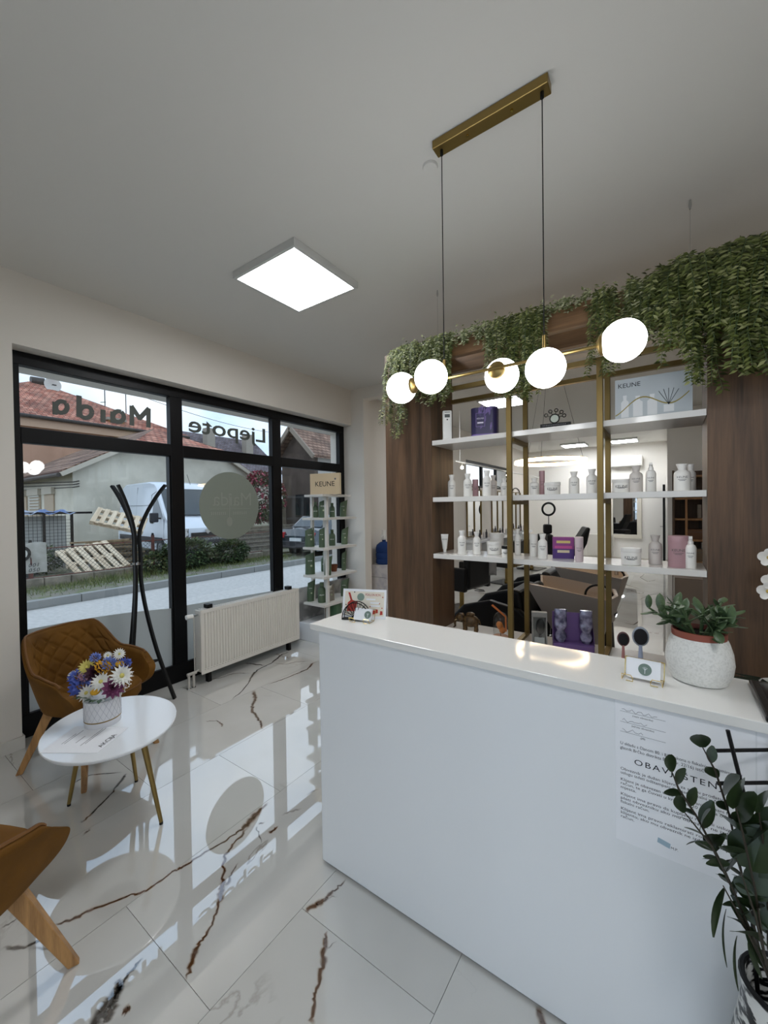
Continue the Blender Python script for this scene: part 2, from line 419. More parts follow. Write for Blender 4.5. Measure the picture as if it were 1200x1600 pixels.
def vein(pts, widths, brown=1., strength=1.):
    """pts on the floor; widths in metres (half); brown 0 grey .. 1 brown"""
    P = []; W = []
    for i in range(len(pts)-1):
        k = 6
        for j in range(k):
            t = j/k; p = pts[i].lerp(pts[i+1], t)
            jit = .10*(pts[i+1]-pts[i]).length
            if j: p = p + Vector((random.uniform(-1, 1), random.uniform(-1, 1), 0))*min(jit, .006)
            P.append(p); W.append((widths[i]*(1-t)+widths[i+1]*t)*random.uniform(.7, 1.3))
    P.append(pts[-1]); W.append(widths[-1])
    rows = []; n = len(P)
    mb = MB(); prev = None
    for i in range(n):
        d = P[min(i+1, n-1)] - P[max(i-1, 0)]; sd = Vector((-d.y, d.x, 0)).normalized()
        end = min(1, i/2.5, (n-1-i)/2.5)
        row = [P[i] + sd*W[i]*k for k in (-1, -.3, .3, 1)]
        cur = (row, end)
        if prev:
            a, b_ = prev[0], row
            for q in range(3):
                mb.add([a[q], a[q+1], b_[q+1], b_[q]], [(0, 1, 2, 3)])
                c = lambda k, e: ((0 if k in (0, 3) else 1)*e, brown, strength, 1)
                mb.c[-1] = [c(q, prev[1]), c(q+1, prev[1]), c(q+1, end), c(q, end)]
        prev = cur
    me = bpy.data.meshes.new('marble_vein'); me.from_pydata([(v[0], v[1], .0005) for v in map(Vector, mb.v)], [], mb.f)
    at = me.color_attributes.new('col', 'FLOAT_COLOR', 'CORNER'); buf = []
    for c in mb.c:
        for q in c: buf += q
    at.data.foreach_set('color', buf); me.update()
    return link('marble_vein', me, VEINM, fl)
def veinpx(px, w, brown=1., s=1.):
    pts = [atz(u, v, 0) for u, v in px]
    if not isinstance(w, (list, tuple)): w = [w]*len(px)
    vein(pts, [k*.62*(pts[i]-CP).length/FPX for i, k in enumerate(w)], brown, s)
veinpx([(80, 1448), (117, 1434), (142, 1422), (198, 1401), (229, 1392), (268, 1363), (286, 1354), (338, 1322), (369, 1303), (387, 1289), (401, 1272), (419, 1252)], [3, 5, 5, 3, 3.5, 3, 4.5, 3, 4, 9, 8, 2])
veinpx([(390, 1291), (366, 1317), (350, 1338), (348, 1368), (347, 1391), (341, 1417), (332, 1442), (317, 1466), (306, 1483), (299, 1506), (290, 1533)], [5, 3, 4, 4, 8, 4, 3, 4, 6, 7, 2])
veinpx([(399, 1290), (404, 1302), (412, 1320)], [3, 2, 1.5], .5, .6)
veinpx([(402, 1287), (414, 1286)], [4, 4]); veinpx([(418, 1302), (428, 1297), (436, 1290)], [5, 5, 2])
veinpx([(374, 1345), (362, 1367), (351, 1390)], [2, 3, 5], 1, .7)
veinpx([(222, 1495), (203, 1519), (191, 1536), (183, 1549), (165, 1574), (146, 1600), (130, 1625)], [3, 3, 4, 11, 13, 12, 10], .15)
veinpx([(182, 1530), (187, 1546), (172, 1580), (163, 1605)], [4, 8, 9, 8], .3)
veinpx([(188, 1583), (199, 1578), (206, 1573)], [5, 9, 3])
veinpx([(0, 1482), (38, 1481), (84, 1456)], [3, 5, 2], .1); veinpx([(40, 1481), (99, 1481)], [4, 1], .3, .5)
veinpx([(0, 1452), (20, 1440), (45, 1420)], [3, 2, 1], .1, .7)
veinpx([(474, 1425), (490, 1416), (503, 1408), (523, 1392), (541, 1372)], [4, 7, 9, 3, 3]); veinpx([(505, 1406), (530, 1400)], [3, 1.5], 1, .5)
veinpx([(510, 1453), (508, 1474), (506, 1503), (495, 1544), (490, 1560), (487, 1610)], [2, 6, 7, 4, 4, 6]); veinpx([(508, 1482), (528, 1470)], [3, 1], .8, .5)
veinpx([(454, 1018), (440, 1023), (426, 1035), (402, 1047), (395, 1054), (389, 1066), (378, 1080), (360, 1095)], [2, 3, 2.5, 3, 4, 2.5, 2.5, 2], .1)
veinpx([(416, 1040), (398, 1038), (382, 1036)], [2, 3.5, 4], .2); veinpx([(396, 1052), (366, 1052), (340, 1060), (316, 1064)], [2, 1.5, 2, 1.5], .1, .8)
veinpx([(426, 1035.6), (446, 1038), (464, 1034), (484, 1033)], [1.5, 2, 2, 1], .5, .8)
veinpx([(491, 1034), (480, 1046), (438, 1063), (418, 1070)], [4, 3, 2.5, 1.5], .9)
veinpx([(395, 1078), (400, 1091), (395, 1100), (394, 1111), (402, 1121), (408, 1130), (409, 1141)], [6, 6, 4, 6, 4, 4, 3], .8)
veinpx([(319, 1127), (338, 1126), (347, 1131), (348, 1137)], [1.5, 1.5, 3, 2], .7)
veinpx([(105, 1227), (142, 1211), (195, 1207)], [2, 2, 2.5], .1); veinpx([(197, 1208), (192, 1217), (172, 1242), (140, 1275), (128, 1286)], [3, 4, 2, 3, 3], .1)
veinpx([(144, 1293), (128, 1306)], [3, 3], .1, .8)
veinpx([(841, 1572), (845, 1590), (850, 1612)], [7, 9, 8], .9); veinpx([(478, 1243), (500, 1232)], [4, 3], 1, .5); veinpx([(439, 1273), (456, 1268), (473, 1264)], [3, 4, 2], 1, .4)
veinpx([(1010, 895), (1000, 902), (1012, 909), (1030, 905)], [1, 1.5, 2, 1], .3); veinpx([(998, 938), (1013, 930), (1026, 928), (1045, 936)], [1, 2, 2, 1], .3)
veinpx([(965, 908), (985, 916), (1006, 922)], [1, 2, 1], .3); veinpx([(1008, 960), (1020, 955), (1044, 962)], [1, 2, 1], .3); veinpx([(972, 973), (990, 976), (999, 970)], [1, 2, 2], .4)

# ------------------------------------------------------------------ walls, ceiling
hwA = atx(728, 725, XW); hwB = atx(797, 740, XW); HZ0, HZ1 = 2.02, 2.62
HY0, HY1 = hwA.y, hwB.y
wl = MB()
wl.box(-4.0, YN-.2, 0, XW, .80, CEIL)                       # solid part beside the shop window
wl.box(-4.0, .80, 2.66, -3.80, YB_, CEIL); wl.box(-3.80, .80, 2.75, XW, YB_, CEIL)   # lintel
wl.box(-4.0, YB_, 0, XW, HY0, CEIL); wl.box(-4.0, HY0, 0, XW, HY1, HZ0); wl.box(-4.0, HY0, HZ1, XW, HY1, CEIL); wl.box(-4.0, HY1, 0, XW, YFAR, CEIL)
struct(wl.build('wall_left', WALLP), 'white wall around the black framed shop window', 'wall')
wb = MB().box(XW, YB_, 0, -3.39, YB_+.14, CEIL).box(-3.39, YB_, 3.085, .62, YB_+.14, CEIL).box(.62, YB_, 0, XR, YB_+.14, CEIL)
struct(wb.build('wall_back', WALLP), 'white wall with the wide opening to the salon', 'wall')
struct(MB().box(-4.0, YFAR, 0, 0.2, YFAR+.2, CEIL).box(0, 8.6, 0, .2, YFAR, CEIL).box(.2, 8.6, 0, XR+.2, 8.8, CEIL).build('wall_far', SALONP), 'white end wall of the salon', 'wall')
struct(MB().box(XR, YN-.2, 0, XR+.2, 8.6, CEIL).build('wall_right', WALLP), 'white right hand wall', 'wall')
wn = MB().box(XW, YN-.2, 0, -1.6, YN, CEIL).box(-1.6, YN-.2, 2.95, 1.5, YN, CEIL).box(1.5, YN-.2, 0, XR, YN, CEIL)
struct(wn.build('wall_near', WALLP), 'unseen white wall with the added glazed entrance', 'wall')
struct(MB().box(-4.0, YN-.2, CEIL, XR+.2, YFAR+.2, CEIL+.2).build('ceiling', CEILP), 'plain white ceiling', 'ceiling')
BASET = M('baseboard_tile', '#d9d5cd', .15, noise=(4, '#c9c2b6'))
struct(MB().box(XW, YN, 0, XW+.012, .80, .085).box(-3.72, .80, 0, XW+.012, .812, .085).build('baseboard_left', BASET), 'low tile skirting along the left wall', 'baseboard')
struct(MB().box(-3.604, YFAR-.012, 0, 0, YFAR, .1).build('baseboard_far', BASET), 'low tile skirting along the far salon wall', 'baseboard')
struct(MB().box(XW, YB_+.15, 0, XW+.012, YFAR-.02, .1).build('baseboard_salon', BASET), 'low tile skirting along the left salon wall', 'baseboard')

# ------------------------------------------------------------------ shop window
w1 = bpy.data.objects.new('window_1', None); COL.objects.link(w1); w1.location = (XG, 0, 0)
struct(w1, 'black framed shop window with fanlights', 'window')
fx0, fx1 = -.07, 0.
GY = [(.864, 1.918), (2.032, 3.092), (3.215, 4.262)]
ZB, ZT0, ZT1, ZTOP = .165, 2.104, 2.215, 2.656
MB().box(fx0, .81, .0, fx1, 4.355, ZB).build('bottom_rail', BLACKF, w1, bevel=.004)
MB().box(fx0, .81, ZTOP, fx1, 4.355, 2.748).build('top_rail', BLACKF, w1, bevel=.004)
for (a, b_) in ((.81, .864), (1.918, 2.032), (3.092, 3.215), (4.262, 4.355)):
    MB().box(fx0, a, ZB, fx1, b_, ZTOP).build('mullion', BLACKF, w1, bevel=.004)
for a, b_ in GY:
    MB().box(fx0, a, ZT0, fx1, b_, ZT1).build('transom', BLACKF, w1, bevel=.004)
    MB().box(-.04, a, ZB, -.034, b_, ZT0).build('pane', GLASS, w1); MB().box(-.04, a, ZT1, -.034, b_, ZTOP).build('pane', GLASS, w1)
# glazing beads along the lower panes
for a, b_ in GY:
    MB().box(fx0, a, ZB, -.012, a+.012, ZT0).build('glazing_bead', BLACKF, w1); MB().box(fx0, b_-.012, ZB, -.012, b_, ZT0).build('glazing_bead', BLACKF, w1)
def film_mat(name, col, tr):
    m = bpy.data.materials.new(name); m.use_nodes = True; n = m.node_tree.nodes; l = m.node_tree.links; n.clear()
    o = n.new('ShaderNodeOutputMaterial'); d = n.new('ShaderNodeBsdfDiffuse'); t = n.new('ShaderNodeBsdfTranslucent'); p = n.new('ShaderNodeBsdfTransparent')
    a = n.new('ShaderNodeMixShader'); b = n.new('ShaderNodeMixShader')
    d.inputs[0].default_value = rgb(col); t.inputs[0].default_value = rgb(col); a.inputs[0].default_value = .5; b.inputs[0].default_value = tr
    l.new(d.outputs[0], a.inputs[1]); l.new(t.outputs[0], a.inputs[2]); l.new(a.outputs[0], b.inputs[1]); l.new(p.outputs[0], b.inputs[2]); l.new(b.outputs[0], o.inputs[0])
    return m
FROST = film_mat('frosted_film', '#c0c2bf', .15)
# frosted film with a gently bowed top edge on the lower panes
for k, (a, b_) in enumerate(GY[:2]):
    tops = []
    for i in range(17):
        y = a + .002 + (b_-a-.004)*i/16; t = (y - .864)/(1.918-.864) if k == 0 else 1 + (y-2.032)/1.1
        tops.append((-.031, y, .765 - .07*min(t, 1) - .05*max(0, t-1) + (.02*math.sin(PI*min(t, 1)) if k == 0 else 0)))
    MB().prism([(-.031, a+.002, ZB+.002)] + [(-.031, b_-.002, ZB+.002)] + tops[::-1], (-.0012, 0, 0)).build('frosted_film', FROST, w1)
FILMG = film_mat('grey_vinyl', '#a3a79b', .0)
FILMGL = film_mat('grey_vinyl_print', '#b5b9ae', .0)
SIGNG = M('sign_vinyl_dark_grey', '#4c514c', .6)
cy, cz, cr = 2.553, 1.647, .353
MB().lathe([(cr, 0), (cr, .0015)], 64, (-.0335, cy, cz), 'x').build('round_decal', FILMG, w1)
# print inside the round decal, read from the street (mirrored from indoors)
YD = (0, 1, 0); ZD = (0, 0, 1)
MB().box(-.0316, cy-.24, cz-.035, -.0308, cy+.24, cz-.032).build('decal_line', FILMGL, w1)
MB().box(-.0316, cy-.026, cz-.13, -.0308, cy-.014, cz+.13).build('decal_brush', FILMGL, w1)
MB().sphere((-.0310, cy-.02, cz-.17), .036, 12, 8, sc=(.02, 1, 1.4)).build('decal_brush', FILMGL, w1)
for s_, w_ in ((-1, .16), (1, .16)):
    for i in range(8):
        y = cy - .02 + s_*(.05 + i*.022); MB().box(-.0314, y-.006, cz-.095, -.0308, y+.006, cz-.065).build('decal_letter', FILMGL, w1)
# the words over the shop window, read from the street (mirrored from indoors)
def street_word(s, y0, y1, z0, size, sp=1., mat=SIGNG, x=-.0300, bold=0.):
    v, f = text_mesh(s, size, 0, 'LEFT', sp, 0., bold); xs = [p[0] for p in v]; lo, hi = min(xs), max(xs); k = (y1-y0)/(hi-lo)
    mb = MB().add([(x, y1 - (p[0]-lo)*k, z0 + p[1]) for p in v], f)
    o = mb.build('street_lettering', mat, w1, fixn=False)
    so = o.modifiers.new('thick', 'SOLIDIFY'); so.thickness = .0008
    return o
XS = XG-.030
def sign_stroke(pts, rpx):
    P = [atx(u, v, XS) for u, v in pts]; P = [Vector((XS-XG, p.y, p.z)) for p in P]
    k = (atx(pts[0][0], pts[0][1], XS)-CP).dot(CF)/FPX
    mb = MB().tube(P, rpx*k, 8); mb.v = [(-.030 + (x+.030)*.06, y, z) for x, y, z in mb.v]      # flat vinyl on the pane
    mb.build('street_letter', SIGNG, w1, smooth=True)
def sign_arc(u, v, ru, rv, a0, a1, rpx, lead=(), tail=()):
    sign_stroke(list(lead) + [(u + ru*math.cos(math.radians(a0 + (a1-a0)*i/20)), v + rv*math.sin(math.radians(a0 + (a1-a0)*i/20))) for i in range(21)] + list(tail), rpx)
# mirrored letters M a i d a, from the right
for q in ([(232, 668), (232, 638)], [(233, 638), (217, 655)], [(219, 655), (205, 634)], [(206, 634), (206, 665)]): sign_stroke(q, 3.4)
sign_arc(185, 651, 8.5, 8.5, -60, 300, 3.3); sign_stroke([(176, 643), (176, 661)], 3.4)
sign_stroke([(161, 640), (161, 660)], 3.6); sign_stroke([(161, 628), (161.3, 629)], 4.0)
sign_arc(134, 644, 9.5, 9, 0, 360, 3.3); sign_stroke([(123.5, 618), (123.5, 652)], 3.6)
sign_arc(96, 636, 9, 9, -40, 320, 3.3); sign_stroke([(86, 628), (86, 648)], 3.4)
a = atx(297, 665, XG); b_ = atx(417, 680, XG); street_word('Ljepote', a.y, b_.y, atx(355, 672, XG).z, .225, bold=.003)
street_word('Maida', cy-.21, cy+.25, cz+.06, .2, mat=FILMGL, x=-.0308)
# plinth and marble cladding in the window corner
MARBG = M('grey_marble_cladding', '#b5b5b3', .2, noise=(5, '#7d7d7d', .45, .62))
struct(MB().box(-3.735, 3.42, .0, -3.16, YB_, .215).build('trim_1', WHITEL, bevel=.006), 'white display plinth in the window corner', 'plinth')
struct(MB().box(-3.735, 3.42, .217, -3.70, YB_-.002, .62).build('trim_2', MARBG), 'grey marble cladding behind the display plinth', 'cladding')
# high strip window in the salon
w3 = bpy.data.objects.new('window_3', None); COL.objects.link(w3); w3.location = (XW-.05, 0, 0); struct(w3, 'dark framed high strip window in the salon', 'window')
MB().box(-.04, HY0, HZ0, .02, HY1, HZ0+.05).build('bottom_rail', BLACKF, w3); MB().box(-.04, HY0, HZ1-.09, .02, HY1, HZ1).build('top_rail', BLACKF, w3)
for i in range(4):
    y = HY0 + (HY1-HY0-.08)*i/3; MB().box(-.04, y, HZ0+.05, .02, y+.08, HZ1-.09).build('mullion', BLACKF, w3)
for i in range(3):
    y = HY0 + (HY1-HY0-.08)*i/3 + .08; MB().box(-.015, y, HZ0+.05, -.01, y+(HY1-HY0-.08)/3-.08, HZ1-.09).build('pane', GLASS, w3)
# unseen glazed entrance behind the camera, added to light the counter front
w2 = bpy.data.objects.new('window_2', None); COL.objects.link(w2); w2.location = (0, YN-.08, 0); struct(w2, 'added black framed entrance glazing behind the camera that lets in daylight', 'window')
EX0, EX1, EZ = -1.6, 1.5, 2.95
MB().box(EX0, -.03, 0, EX1, .03, .08).build('bottom_rail', BLACKF, w2); MB().box(EX0, -.03, EZ-.08, EX1, .03, EZ).build('top_rail', BLACKF, w2)
for i in range(4):
    x = EX0 + i*(EX1-EX0-.07)/3; MB().box(x, -.03, .08, x+.07, .03, EZ-.08).build('mullion', BLACKF, w2)
for i in range(3):
    x = EX0 + i*(EX1-EX0-.07)/3 + .07; MB().box(x, -.003, .08, x+(EX1-EX0-.07)/3-.07, .003, EZ-.08).build('pane', GLASS, w2)

# ------------------------------------------------------------------ ceiling lamps
LEDM = emit_mat('led_diffuser', '#f8fbff', LED)
PFRAME = M('led_panel_frame', '#c9c9c6', .4)
def led_panel(x, y, label, group='square ceiling light panels'):
    t = thing('ceiling_light_panel', label, 'ceiling light', (x, y, CEIL), 0, group)
    s, h = .305, .05
    f = MB()
    for a in ((-s, -s, s, -s+.022), (-s, s-.022, s, s), (-s, -s+.022, -s+.022, s-.022), (s-.022, -s+.022, s, s-.022)):
        f.box(a[0], a[1], -h, a[2], a[3], -.0005)
    f.build('frame', PFRAME, t, bevel=.002)
    MB().box(-s+.022, -s+.022, -h+.003, s-.022, s-.022, -h+.012).build('diffuser', LEDM, t)
    return t
led_panel(-2.13, 2.0, 'square white ceiling light panel over the waiting area')
led_panel(.75, -.45, 'added square ceiling light panel behind the camera lighting the counter front')  # added out of view to brighten the counter front and nearby floor
led_panel(-2.08, 6.2, 'square ceiling light panel in the salon nearest the shelf unit')
led_panel(-2.07, 12.0, 'left one of the two far square ceiling light panels in the salon')
led_panel(-.9, 12.0, 'right one of the two far square ceiling light panels in the salon')

GLOBEM = emit_mat('opal_globe', '#fbfdff', GLOBE)
def pendant():
    t = thing('globe_pendant_lamp', 'brass bar pendant lamp with five opal glass globes over the counter', 'pendant lamp', (-.607, 1.652, CEIL))
    pl = MB().box(-.245, -.03, -.037, .245, .03, -.0005).build('ceiling_plate', GOLD, t, bevel=.003)
    for x in (-.09, .10): MB().lathe([(.0055, -.043), (.0055, -.037)], 12, (x, 0, 0)).build('screw', GOLDW, pl, smooth=True)
    bz = 2.185 - CEIL; xa, xb = -.36, .40
    for x, in ((-.213,), (.217,)):
        MB().tube([(x, 0, -.036), (x, 0, -.06)], .007, 10).build('cord_grip', BLACK, t, smooth=True)
        MB().tube([(x, 0, -.05), (x, 0, bz+.085)], .0022, 8).build('cord', BLACK, t, smooth=True)
        MB().tube([(x, 0, bz), (x, 0, bz+.085)], .0075, 12).build('stem', GOLD, t, smooth=True)
    MB().tube([(xa, 0, bz), (xb, 0, bz)], .0065, 12).build('bar', GOLD, t, smooth=True)
    def globe(c, d, r=.072):
        """c: where the cap sits on the bar, d: direction from the bar to the globe"""
        c = Vector(c); d = Vector(d).normalized(); g = c + d*(r*.97+.012)
        MB().sphere(g, r, 32, 20).build('glass_globe', GLOBEM, t, smooth=True)
        MB().tube([c - d*.002, c + d*.006, c + d*.010, c + d*.022], [.012, .030, .036, .038], 20).build('globe_cap', GOLD, t, smooth=True)
    globe((xa, 0, bz), (-1, 0, 0)); globe((xb, 0, bz), (1, 0, 0))
    globe((-.235, -.004, bz), (0, -1, -.1)); globe((.02, .004, bz), (0, 1, -.12)); globe((.235, -.004, bz-.004), (0, -.75, -.75))
    return t
pendant()
MB().lathe([(.033, -.012), (.036, -.006), (.036, -.0005)], 24, (0, 0, 0)).build('ceiling_disc', CEILP, None, smooth=True)
o = COL.objects['ceiling_disc']; o.location = (-.923, 1.735, CEIL); tag(o, 'small flat white disc on the ceiling beside the pendant plate', 'ceiling disc')

# ------------------------------------------------------------------ reception counter
CX0, CX1, CY0, CY1, CZ = -1.29, .62, 1.31, 1.57, 1.06
t = thing('reception_counter', 'long white glossy reception counter', 'counter', (0, 0, 0))
MB().box(CX0, CY0, .012, CX1, CY0+.018, CZ).build('front_panel', WHITEL, t, bevel=.0015)
MB().box(CX0, CY0+.018, .012, CX0+.018, CY1, CZ).build('side_panel', WHITEL, t, bevel=.0015)
MB().box(CX1-.018, CY0+.018, .012, CX1, CY1, CZ).build('side_panel', WHITEL, t, bevel=.0015)
MB().box(CX0+.018, CY0+.02, .70, CX1-.018, 1.95, .725).build('desk_top', WHITEL, t, bevel=.002)
MB().box(-1.335, 1.297, CZ, CX1+.03, 1.585, 1.0865).build('counter_top', M('white_counter_top', '#e5e4e0', .07, spec=.5), t, bevel=.002)
MB().box(CX0+.01, CY0+.012, 0, CX1-.01, CY0+.03, .012).build('base_strip', M('grey_plinth_strip', '#6c7073', .5), t)
CT = 1.0865
# notice sheets taped to the counter front
YS = CY0
def sheet(x0, z0, x1, z1, y, name, label):
    t = thing(name, label, 'notice', (x0, y, z0)); w, h = x1-x0, z1-z0
    MB().box(0, -.0006, 0, w, 0, h).build('paper', PAPER, t)
    return t
ns = sheet(-.124, .655, .173, 1.0575, YS-.0004, 'paper_notice', 'printed A3 notice sheet taped to the counter front')
XD = (1, 0, 0)
def line(s, z, size, x=.012, sp=1., mat=INK, align='LEFT', name='printed_line', w=None):
    v, f = text_mesh(s, size, 0, align, sp)
    k = 1.
    if w: xs = [p[0] for p in v]; k = w/(max(xs)-min(xs))
    MB().add([(x + p[0]*k, -.0009, z + p[1]) for p in v], f).build(name, mat, ns, fixn=False)
for z in (.372, .342, .314):
    MB().box(.012, -.0009, z, .118, -.0007, z+.0007).build('ruled_line', INKG, ns)
for z, pts in ((.377, 14), (.348, 10), (.320, 9)):
    p = [(.016 + .0065*i + random.uniform(-.002, .002), -.0009, z + .004*math.sin(i*2.1) + random.uniform(-.002, .003)) for i in range(pts)]
    MB().tube(p, .0005, 4).build('handwriting', INKG, ns)
for s, z in (('(naziv obveznika)', .3655), ('(adresa obveznika)', .3365), ('(JIB)', .3085)): line(s, z, .007, .066, align='CENTER')
line('U skladu s članom 80. i 81. Zakona o fiskalnim sistemima („Sl.', .281, .0118, w=.262); line('glasnik Brčko distrikta BiH", br. 22/16) ističem', .268, .0118, w=.20)
line('OBAVJEŠTENJE', .237, .022, .045, 1.25, w=.205)
for k, (s, w) in enumerate((('Obveznik je dužan klijentu za svaku prodatu robu ili', .262), ('uslugu izdati odštampani ili pisani fiskalni račun.', .225), (None, 0), ('Klijent je obavezan uzeti odštampani ili pisani fiskalni', .262), ('račun, te ga čuvati u krugu od 20 metara od tog', .25), ('mjesta.', .037), (None, 0), ('Klijent ima pravo da kupljenu robu ili uslugu ne', .262), ('plati obvezniku ako mu obveznik ne izda', .24), ('fiskalni račun.', .068), (None, 0), ('Klijent ima pravo reklamirati robu uz račun', .25), ('klijentu, ako mu obveznik ne izda odštampani', .25), ('račun.', .032))):
    if s: line(s, .208 - k*.0112 + sum(.003 for q in range(k) if q in (2, 6, 10)), .0112, w=w)
line('M.P.', .034, .0095, .128); MB().add([(.098, -.0009, .036), (.126, -.0009, .030), (.128, -.0009, .044), (.100, -.0009, .050)], [(0, 1, 2, 3)]).build('ink_stamp', M('stamp_blue', '#9fb7c6', .7), ns, fixn=False)
ns2 = sheet(.176, .70, .215, 1.0575, YS-.0004, 'paper_sheet', 'narrow blank sheet edge right of the printed notice'); ns2['category'] = 'sheet'

# ------------------------------------------------------------------ things on the counter
def card_holder(x, y, rz, label, logo_x):
    t = thing('card_holder', label, 'card holder', (x, y, CT), rz, 'gold wire card holders on the counter')
    w = .05; r = .0013
    MB().tube([(-w, -.022, .004), (-w, .03, .004), (-w, .045, .052)], r, 6).build('wire', GOLDW, t, smooth=True)
    MB().tube([(w, -.022, .004), (w, .03, .004), (w, .045, .052)], r, 6).build('wire', GOLDW, t, smooth=True)
    MB().tube([(-w, .03, .004), (w, .03, .004)], r, 6).build('wire', GOLDW, t, smooth=True); MB().tube([(-w, .045, .052), (w, .045, .052)], r, 6).build('wire', GOLDW, t, smooth=True)
    for s in (-1, 1):
        MB().tube([(s*w, -.022, .004), (s*w, -.030, .022), (s*(w-.024), -.030, .022), (s*(w-.028), -.026, .012), (s*(w-.028), -.022, .002), (s*(w-.01), -.022, .002)], r, 6).build('front_hook', GOLDW, t, smooth=True)
    rot = Matrix.Rotation(math.radians(-24), 3, 'X')
    for k in range(5):
        c = MB().obox((0, .008 + k*.0035, .032), (.085, .0006, .052), rot).build('business_card', PAPER, t)
        if k == 0:
            d = rot @ Vector((0, -1, 0)); o = Vector((logo_x, .008, .034)) + d*.0006
            MB().add([o + rot @ Vector((.017*math.cos(a), 0, .017*math.sin(a))) for a in [2*PI*q/24 for q in range(24)]], [tuple(range(24))]).build('round_logo', M('sage_print', '#6d8077', .6), c, fixn=False)
            tr = MB().tube([o + d*.0004 + rot @ Vector((0, 0, -.012)), o + d*.0004 + rot @ Vector((0, 0, 0))], .0008, 5)
            for a in (-.8, -.4, 0, .4, .8): tr.tube([o + d*.0004 + rot @ Vector((0, 0, -.002)), o + d*.0004 + rot @ Vector((.009*math.sin(a), 0, .009*math.cos(a)-.001))], .0004, 4)
            tr.build('tree_emblem', PAPER, c)
    return t
p = atz(1004, 1066, CT); card_holder(p.x, p.y+.005, math.radians(-4), 'gold wire card holder beside the potted succulent', .005)
p = atz(565, 972, CT); ch = card_holder(p.x, p.y, math.radians(10), 'gold wire card holder in front of the gift voucher card', .028)
# gift voucher card in a black fan shaped wire stand
a = atz(528, 966, CT); b_ = atz(601, 970, CT)
vx, vy = (a.x+b_.x)/2, (a.y+b_.y)/2 + .02; ang = math.atan2(b_.y-a.y, b_.x-a.x)
t = thing('voucher_card', 'white and red gift voucher card leaning in the black fan stand', 'card', (vx, vy, CT+.001), ang)
rot = Matrix.Rotation(math.radians(-12), 3, 'X'); W_, H_ = .215, .135
MB().obox(rot @ Vector((0, 0, H_/2)), (W_, .0012, H_), rot).build('card', PAPER, t)
def oncard(mb_pts, name, mat, k=.0012): MB().add([rot @ Vector((x, -k, z)) for x, z in mb_pts], [tuple(range(len(mb_pts)))]).build(name, mat, t, fixn=False)
RED = M('print_red', '#b2372c', .6); SAGE = M('print_sage', '#7f9488', .6); CREAM = M('print_cream', '#e3dccd', .6)
oncard([(-.097, .012), (.097, .012), (.097, .124), (-.097, .124)], 'printed_panel', CREAM, .0008)
oncard([(-.085, .03), (-.04, .03), (-.035, .075), (-.065, .085), (-.082, .07)], 'printed_gift', RED); oncard([(-.068, .08), (-.058, .08), (-.072, .118), (-.082, .118)], 'printed_ribbon', RED)
for x, z in ((.05, .03), (.062, .035), (.085, .028)): oncard([(x-.007, z-.01), (x+.007, z-.008), (x+.006, z+.008), (x-.005, z+.009)], 'printed_gift', RED)
oncard([(-.018 + .018*math.cos(q), .098 + .018*math.sin(q)) for q in [2*PI*i/20 for i in range(20)]], 'printed_disc', SAGE)
for x, z in ((.03, .055), (.075, .07), (-.09, .06), (.09, .1), (-.05, .12), (.088, .05)): oncard([(x + .003*math.cos(q), z + .003*math.sin(q)) for q in [2*PI*i/8 for i in range(8)]], 'printed_dot', RED if x > 0 else INK)
for x, z in ((.03, .088), (.05, .072), (.052, .058)): oncard([(x-.02, z-.003), (x+.025, z-.003), (x+.025, z+.004), (x-.02, z+.004)], 'printed_bar', PAPER)
v, f = text_mesh('POKLON BON', .016, 0, 'LEFT', 1.); MB().add([rot @ Vector((.004+p[0]*.72, -.0014, .109+p[1])) for p in v], f).build('lettering', RED, t, fixn=False)
t = thing('fan_wire_stand', 'black fan shaped wire napkin stand on the counter end', 'napkin holder', (vx-.012, vy-.045, CT), ang)
for y in (0, .03):
    arc = [(-.066*math.cos(q), y, .004 + .078*math.sin(q)) for q in [PI*i/20 for i in range(21)]]
    MB().tube(arc, .0022, 6).build('arch_wire', BLACK, t, smooth=True)
    for q in range(1, 10): a = PI*q/10; MB().tube([(-.02*math.cos(a), y, .012 + .012*math.sin(a)), (-.065*math.cos(a), y, .004 + .077*math.sin(a))], .0013, 5).build('spoke', BLACK, t)
    MB().prism([(-.022*math.cos(q), y-.0012, .006 + .02*math.sin(q)) for q in [PI*i/10 for i in range(11)]], (0, .0024, 0)).build('hub_plate', BLACK, t)
MB().box(-.068, -.002, .001, .068, .032, .005).build('base_plate', BLACK, t)
# black flat pad at the right end of the counter
t = thing('payment_pad', 'flat black pad lying at the right end of the counter', 'pad', (.19, 1.30, CT))
MB().box(0, 0, .0, .22, .25, .016).build('body', M('black_gloss_plastic', '#060607', .25), t, bevel=.005); MB().box(.02, .02, .0162, .20, .23, .017).build('screen', M('pad_screen', '#0c0d10', .08), t)

# ------------------------------------------------------------------ succulent in a white pot
def blade(L, W, T, n=7, tip=.5, curve=.0):
    """fleshy leaf along +x, rounded section"""
    rows = []
    for i in range(n+1):
        u = i/n; w = W/2*(math.sin(PI*min(1, u*.86+.10))**.7)*(1 if u < .98 else .25); th = T/2*(1-u*.6)
        rows.append([(L*u, w*math.cos(a), curve*L*u*u + th*math.sin(a)*(1 if math.sin(a) > 0 else .7)) for a in [2*PI*j/8 for j in range(8)]])
    mb = MB().grid(rows, closed=True); mb.add(rows[0], [tuple(range(7, -1, -1))]); mb.add(rows[-1], [tuple(range(8))])
    return mb
def orient(d, roll=0.):
    d = Vector(d).normalized(); q = d.to_track_quat('X', 'Z'); e = (q.to_matrix() @ Matrix.Rotation(roll, 3, 'X')).to_euler(); return e
SUCC = M('jade_leaf', '#35492f', .35, spec=.5, noise=(30, '#566b48'), )
